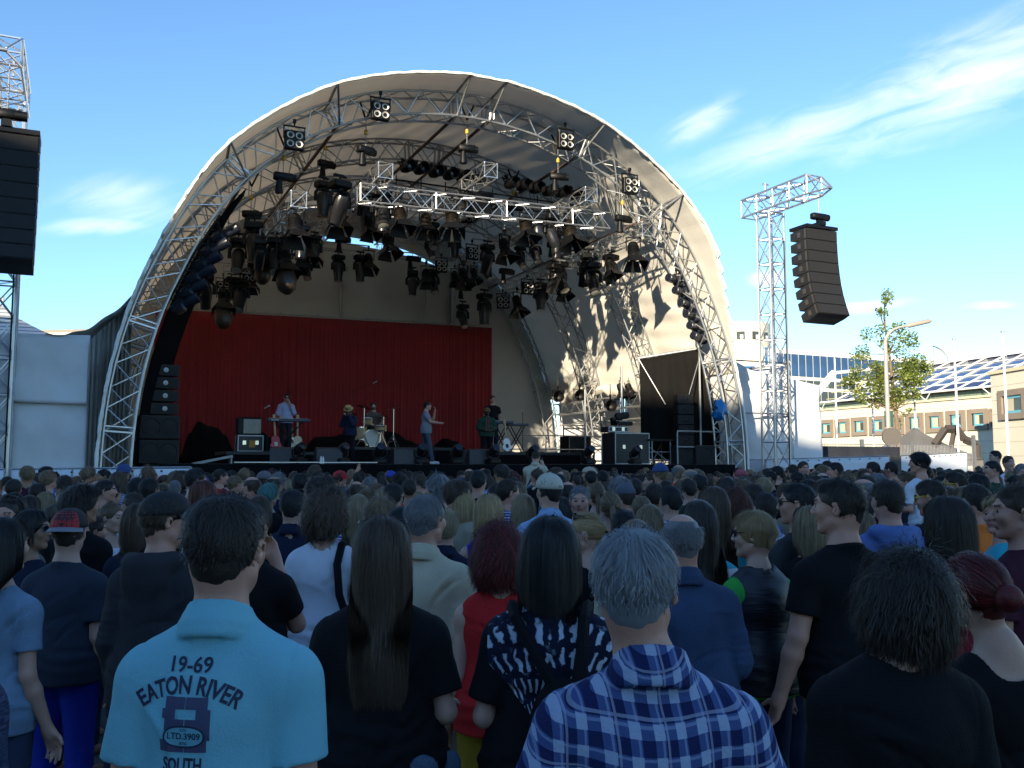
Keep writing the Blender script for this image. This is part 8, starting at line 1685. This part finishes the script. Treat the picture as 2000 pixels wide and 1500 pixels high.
g_ = build_shirt(Pv, .011); V_ = g_[0].copy(); V_[:, 1] += 0; np_mesh('vest', V_ * np.array([1.0, 1.0, 1.0]) , g_[1], [mat('quilt', (.008, .009, .016), .45, bump=.5, bscale=7, stretch=(.5, .5, 3))], e)
hd = Matrix.LocRotScale(o_gl.location, o_gl.rotation_euler, o_gl.scale); w_ = hd @ Vector((.14, .30, 1.12)); m = MB(); m.lathe([(.03, -.06), (.038, .07), (.036, .07), (.028, -.055)], 16); cup = m.build('beer_cup', mat('clear_plastic', (.5, .5, .5), .15), None, w_); tag(cup, 'plastic beer cup held by the black-haired woman with glasses', 'cup')
m = MB(); m.lathe([(.001, -.05), (.0285, -.05), (.0335, .03), (.001, .03)], 14); m.build('beer', mat('beer', (.45, .16, .02), .2), cup)
for o in [o for o in col.objects if o.name.startswith('person') and o.parent is None and ('phone' in o.get('label', '') or o.get('label', '').startswith('photographer'))]:
    Mw = Matrix.LocRotScale(o.location, o.rotation_euler, o.scale); m = MB(); m.bbox((0, 0, 0), (.13, .012, .07) if 'phone' in o['label'] else (.14, .08, .1), .005)
    q = m.build('phone' if 'phone' in o['label'] else 'camera', M['black'], None, Mw @ Vector((0, .38, 1.56)), o.rotation_euler.z); tag(q, 'phone held up by the person in blue cap' if 'phone' in o['label'] else 'black camera held by the photographer before the stage', 'phone' if 'phone' in o['label'] else 'camera')
# ------------------------------------------------------------------ the band
def performer(x, ytop, v, base, label, P, rz, hair, sk, shirt, pants, h=None, shoes=True, shoe_c=None, sx=1.0):
    p = unp_v(x, ytop, v); H = (p.z - base) if h is None else h; sc = H / 1.752
    return person(P, (p.x, p.y, base), rz, label, hair=hair, sk=sk, shirt=shirt, pants=pants, lvl='mid', scale=sc, shoes=shoes, shoe_c=shoe_c, group='band members on the stage', sx=sx) + (P,)
gpants = cloth('slate_trousers', (.06, .075, .10)); tanw = cloth('white_shoe', (.6, .6, .6))
o, s_, P_ = performer(833, 785, 1.5, DZ, 'singer in grey T-shirt holding a microphone to his mouth, in profile', dict(pitch=6, yaw=0, b=1.02, pose_l=((.17, .2, 1.22), (.05, .24, 1.49)), pose_r=((.24, .12, 1.17), (.2, .42, 1.14)), palm_r=(1, 0, .2), curl_r=.15, curl_l=1.1, knee_r=(.1, .10, .5), ank_r=(.12, .17, .085), knee_l=(-.1, -.06, .5), ank_l=(-.11, -.30, .10), lean=(0, .03, 0)), -82, ('short', 'dark'), 'rosy', cloth('mid_grey', (.20, .21, .24)), gpants, shoe_c=tanw)
Mw = Matrix.LocRotScale(o.location, o.rotation_euler, o.scale); m = MB(); m.lathe([(.011, -.13), (.016, -.01), (.026, .01), (.028, .04), (.014, .06)], 12, mtx=Matrix.Rotation(R(75), 4, 'X')); tag(m.build('microphone', M['black'], None, Mw @ Vector((-.03, .22, 1.585)), o.rotation_euler.z), 'black microphone in the singer\'s hand', 'microphone')
o, s_, P_ = performer(560, 768, 4.6, DZ + .36, 'keyboard player in light shirt and sunglasses', dict(shirt='check', sleeve='half', b=1.02, yaw=-4, pitch=-18, pose_l=((.22, .1, 1.15), (.06, .16, 1.46)), pose_r=((.26, .02, 1.12), (.2, .26, 1.02)), curl_l=1.1), 202, ('short', 'dark'), 'rosy', CL['lilac'], cloth('dark_trousers', (.03, .032, .036))); add_glasses(o, P_)
o, s_, P_ = performer(730, 786, 6.0, DZ + .55 - .36, 'drummer in grey-brown T-shirt seated behind the drums', dict(yaw=-18, pose_l=((.26, .12, 1.14), (.15, .34, 1.1)), pose_r=((.26, .14, 1.12), (.12, .36, 1.04)), knee_r=(.17, .38, .86), knee_l=(-.17, .38, .86), ank_r=(.17, .4, .46), ank_l=(-.17, .4, .46), beard=1, curl_r=1.2, curl_l=1.2), 205, ('mid', 'brown'), 'fair', cloth('taupe', (.09, .07, .06)), DJ)
o, s_, P_ = performer(684, 801, 1.9, DZ - .02, 'performer in navy jacket and straw hat bending forward', dict(sleeve='long', pitch=-22, yaw=25, pose='chin', ease=.02, b=1.05, lean=(0, .06, -.03)), 150, ('mid', 'black'), 'dark', CL['navy'], CL['black'], h=1.66)
m = MB(); m.lathe([(.15, 0), (.085, .012), (.082, .09), (.03, .105), (.001, .1)], 18, cap=False); q = acc(o, 'straw_hat', m, mat('straw', (.42, .30, .12), .7, var=.2, vscale=30), head_m4(P_) @ Matrix.Translation((0, -.01, .075)) @ Matrix.Rotation(R(-12), 4, 'X')); sheet_thick(q, .006)
m = MB(); m.bbox((0, 0, 0), (.1, .03, .03), .005); Mw = Matrix.LocRotScale(o.location, o.rotation_euler, o.scale); tag(m.build('harmonica', M['chrome'], None, Mw @ Vector((0, .27, 1.50)), o.rotation_euler.z), 'small mouth instrument played by the performer in straw hat', 'instrument')
o, s_, P_ = performer(951, 797, 3.0, DZ, 'performer in dark green jacket with red stripes and patterned cap', dict(sleeve='long', shirt='jacket', pose='front', ease=.026, b=1.1, yaw=8, beard=1), 192, ('mid', 'black'), 'dark', CL['dgreen'], CL['black'], sx=1.05); add_cap(o, P_, mat('cap_tan_pattern', (.26, .17, .05), .8, var=.6, vscale=40))
for x in (-.035, .035): m = MB(); m.path([(x, .155, 1.38), (x * 1.1, .17, 1.2), (x * 1.2, .175, .95)], .006, 5); m.build('stripe', mat('red_trim', (.5, .02, .06), .6), s_)
o, s_, P_ = performer(962, 773, 4.9, DZ + .4, 'musician in black T-shirt standing behind the right keyboards', dict(pose_l='bent', pose_r='bent', yaw=10), 188, ('short', 'dark'), 'rosy', CL['black'], DJ)
for k_, pr in PRO.items():
    if k_ not in USED:
        for ch in list(KIDS.get(pr.name, [])): bpy.data.objects.remove(ch)
        bpy.data.objects.remove(pr)
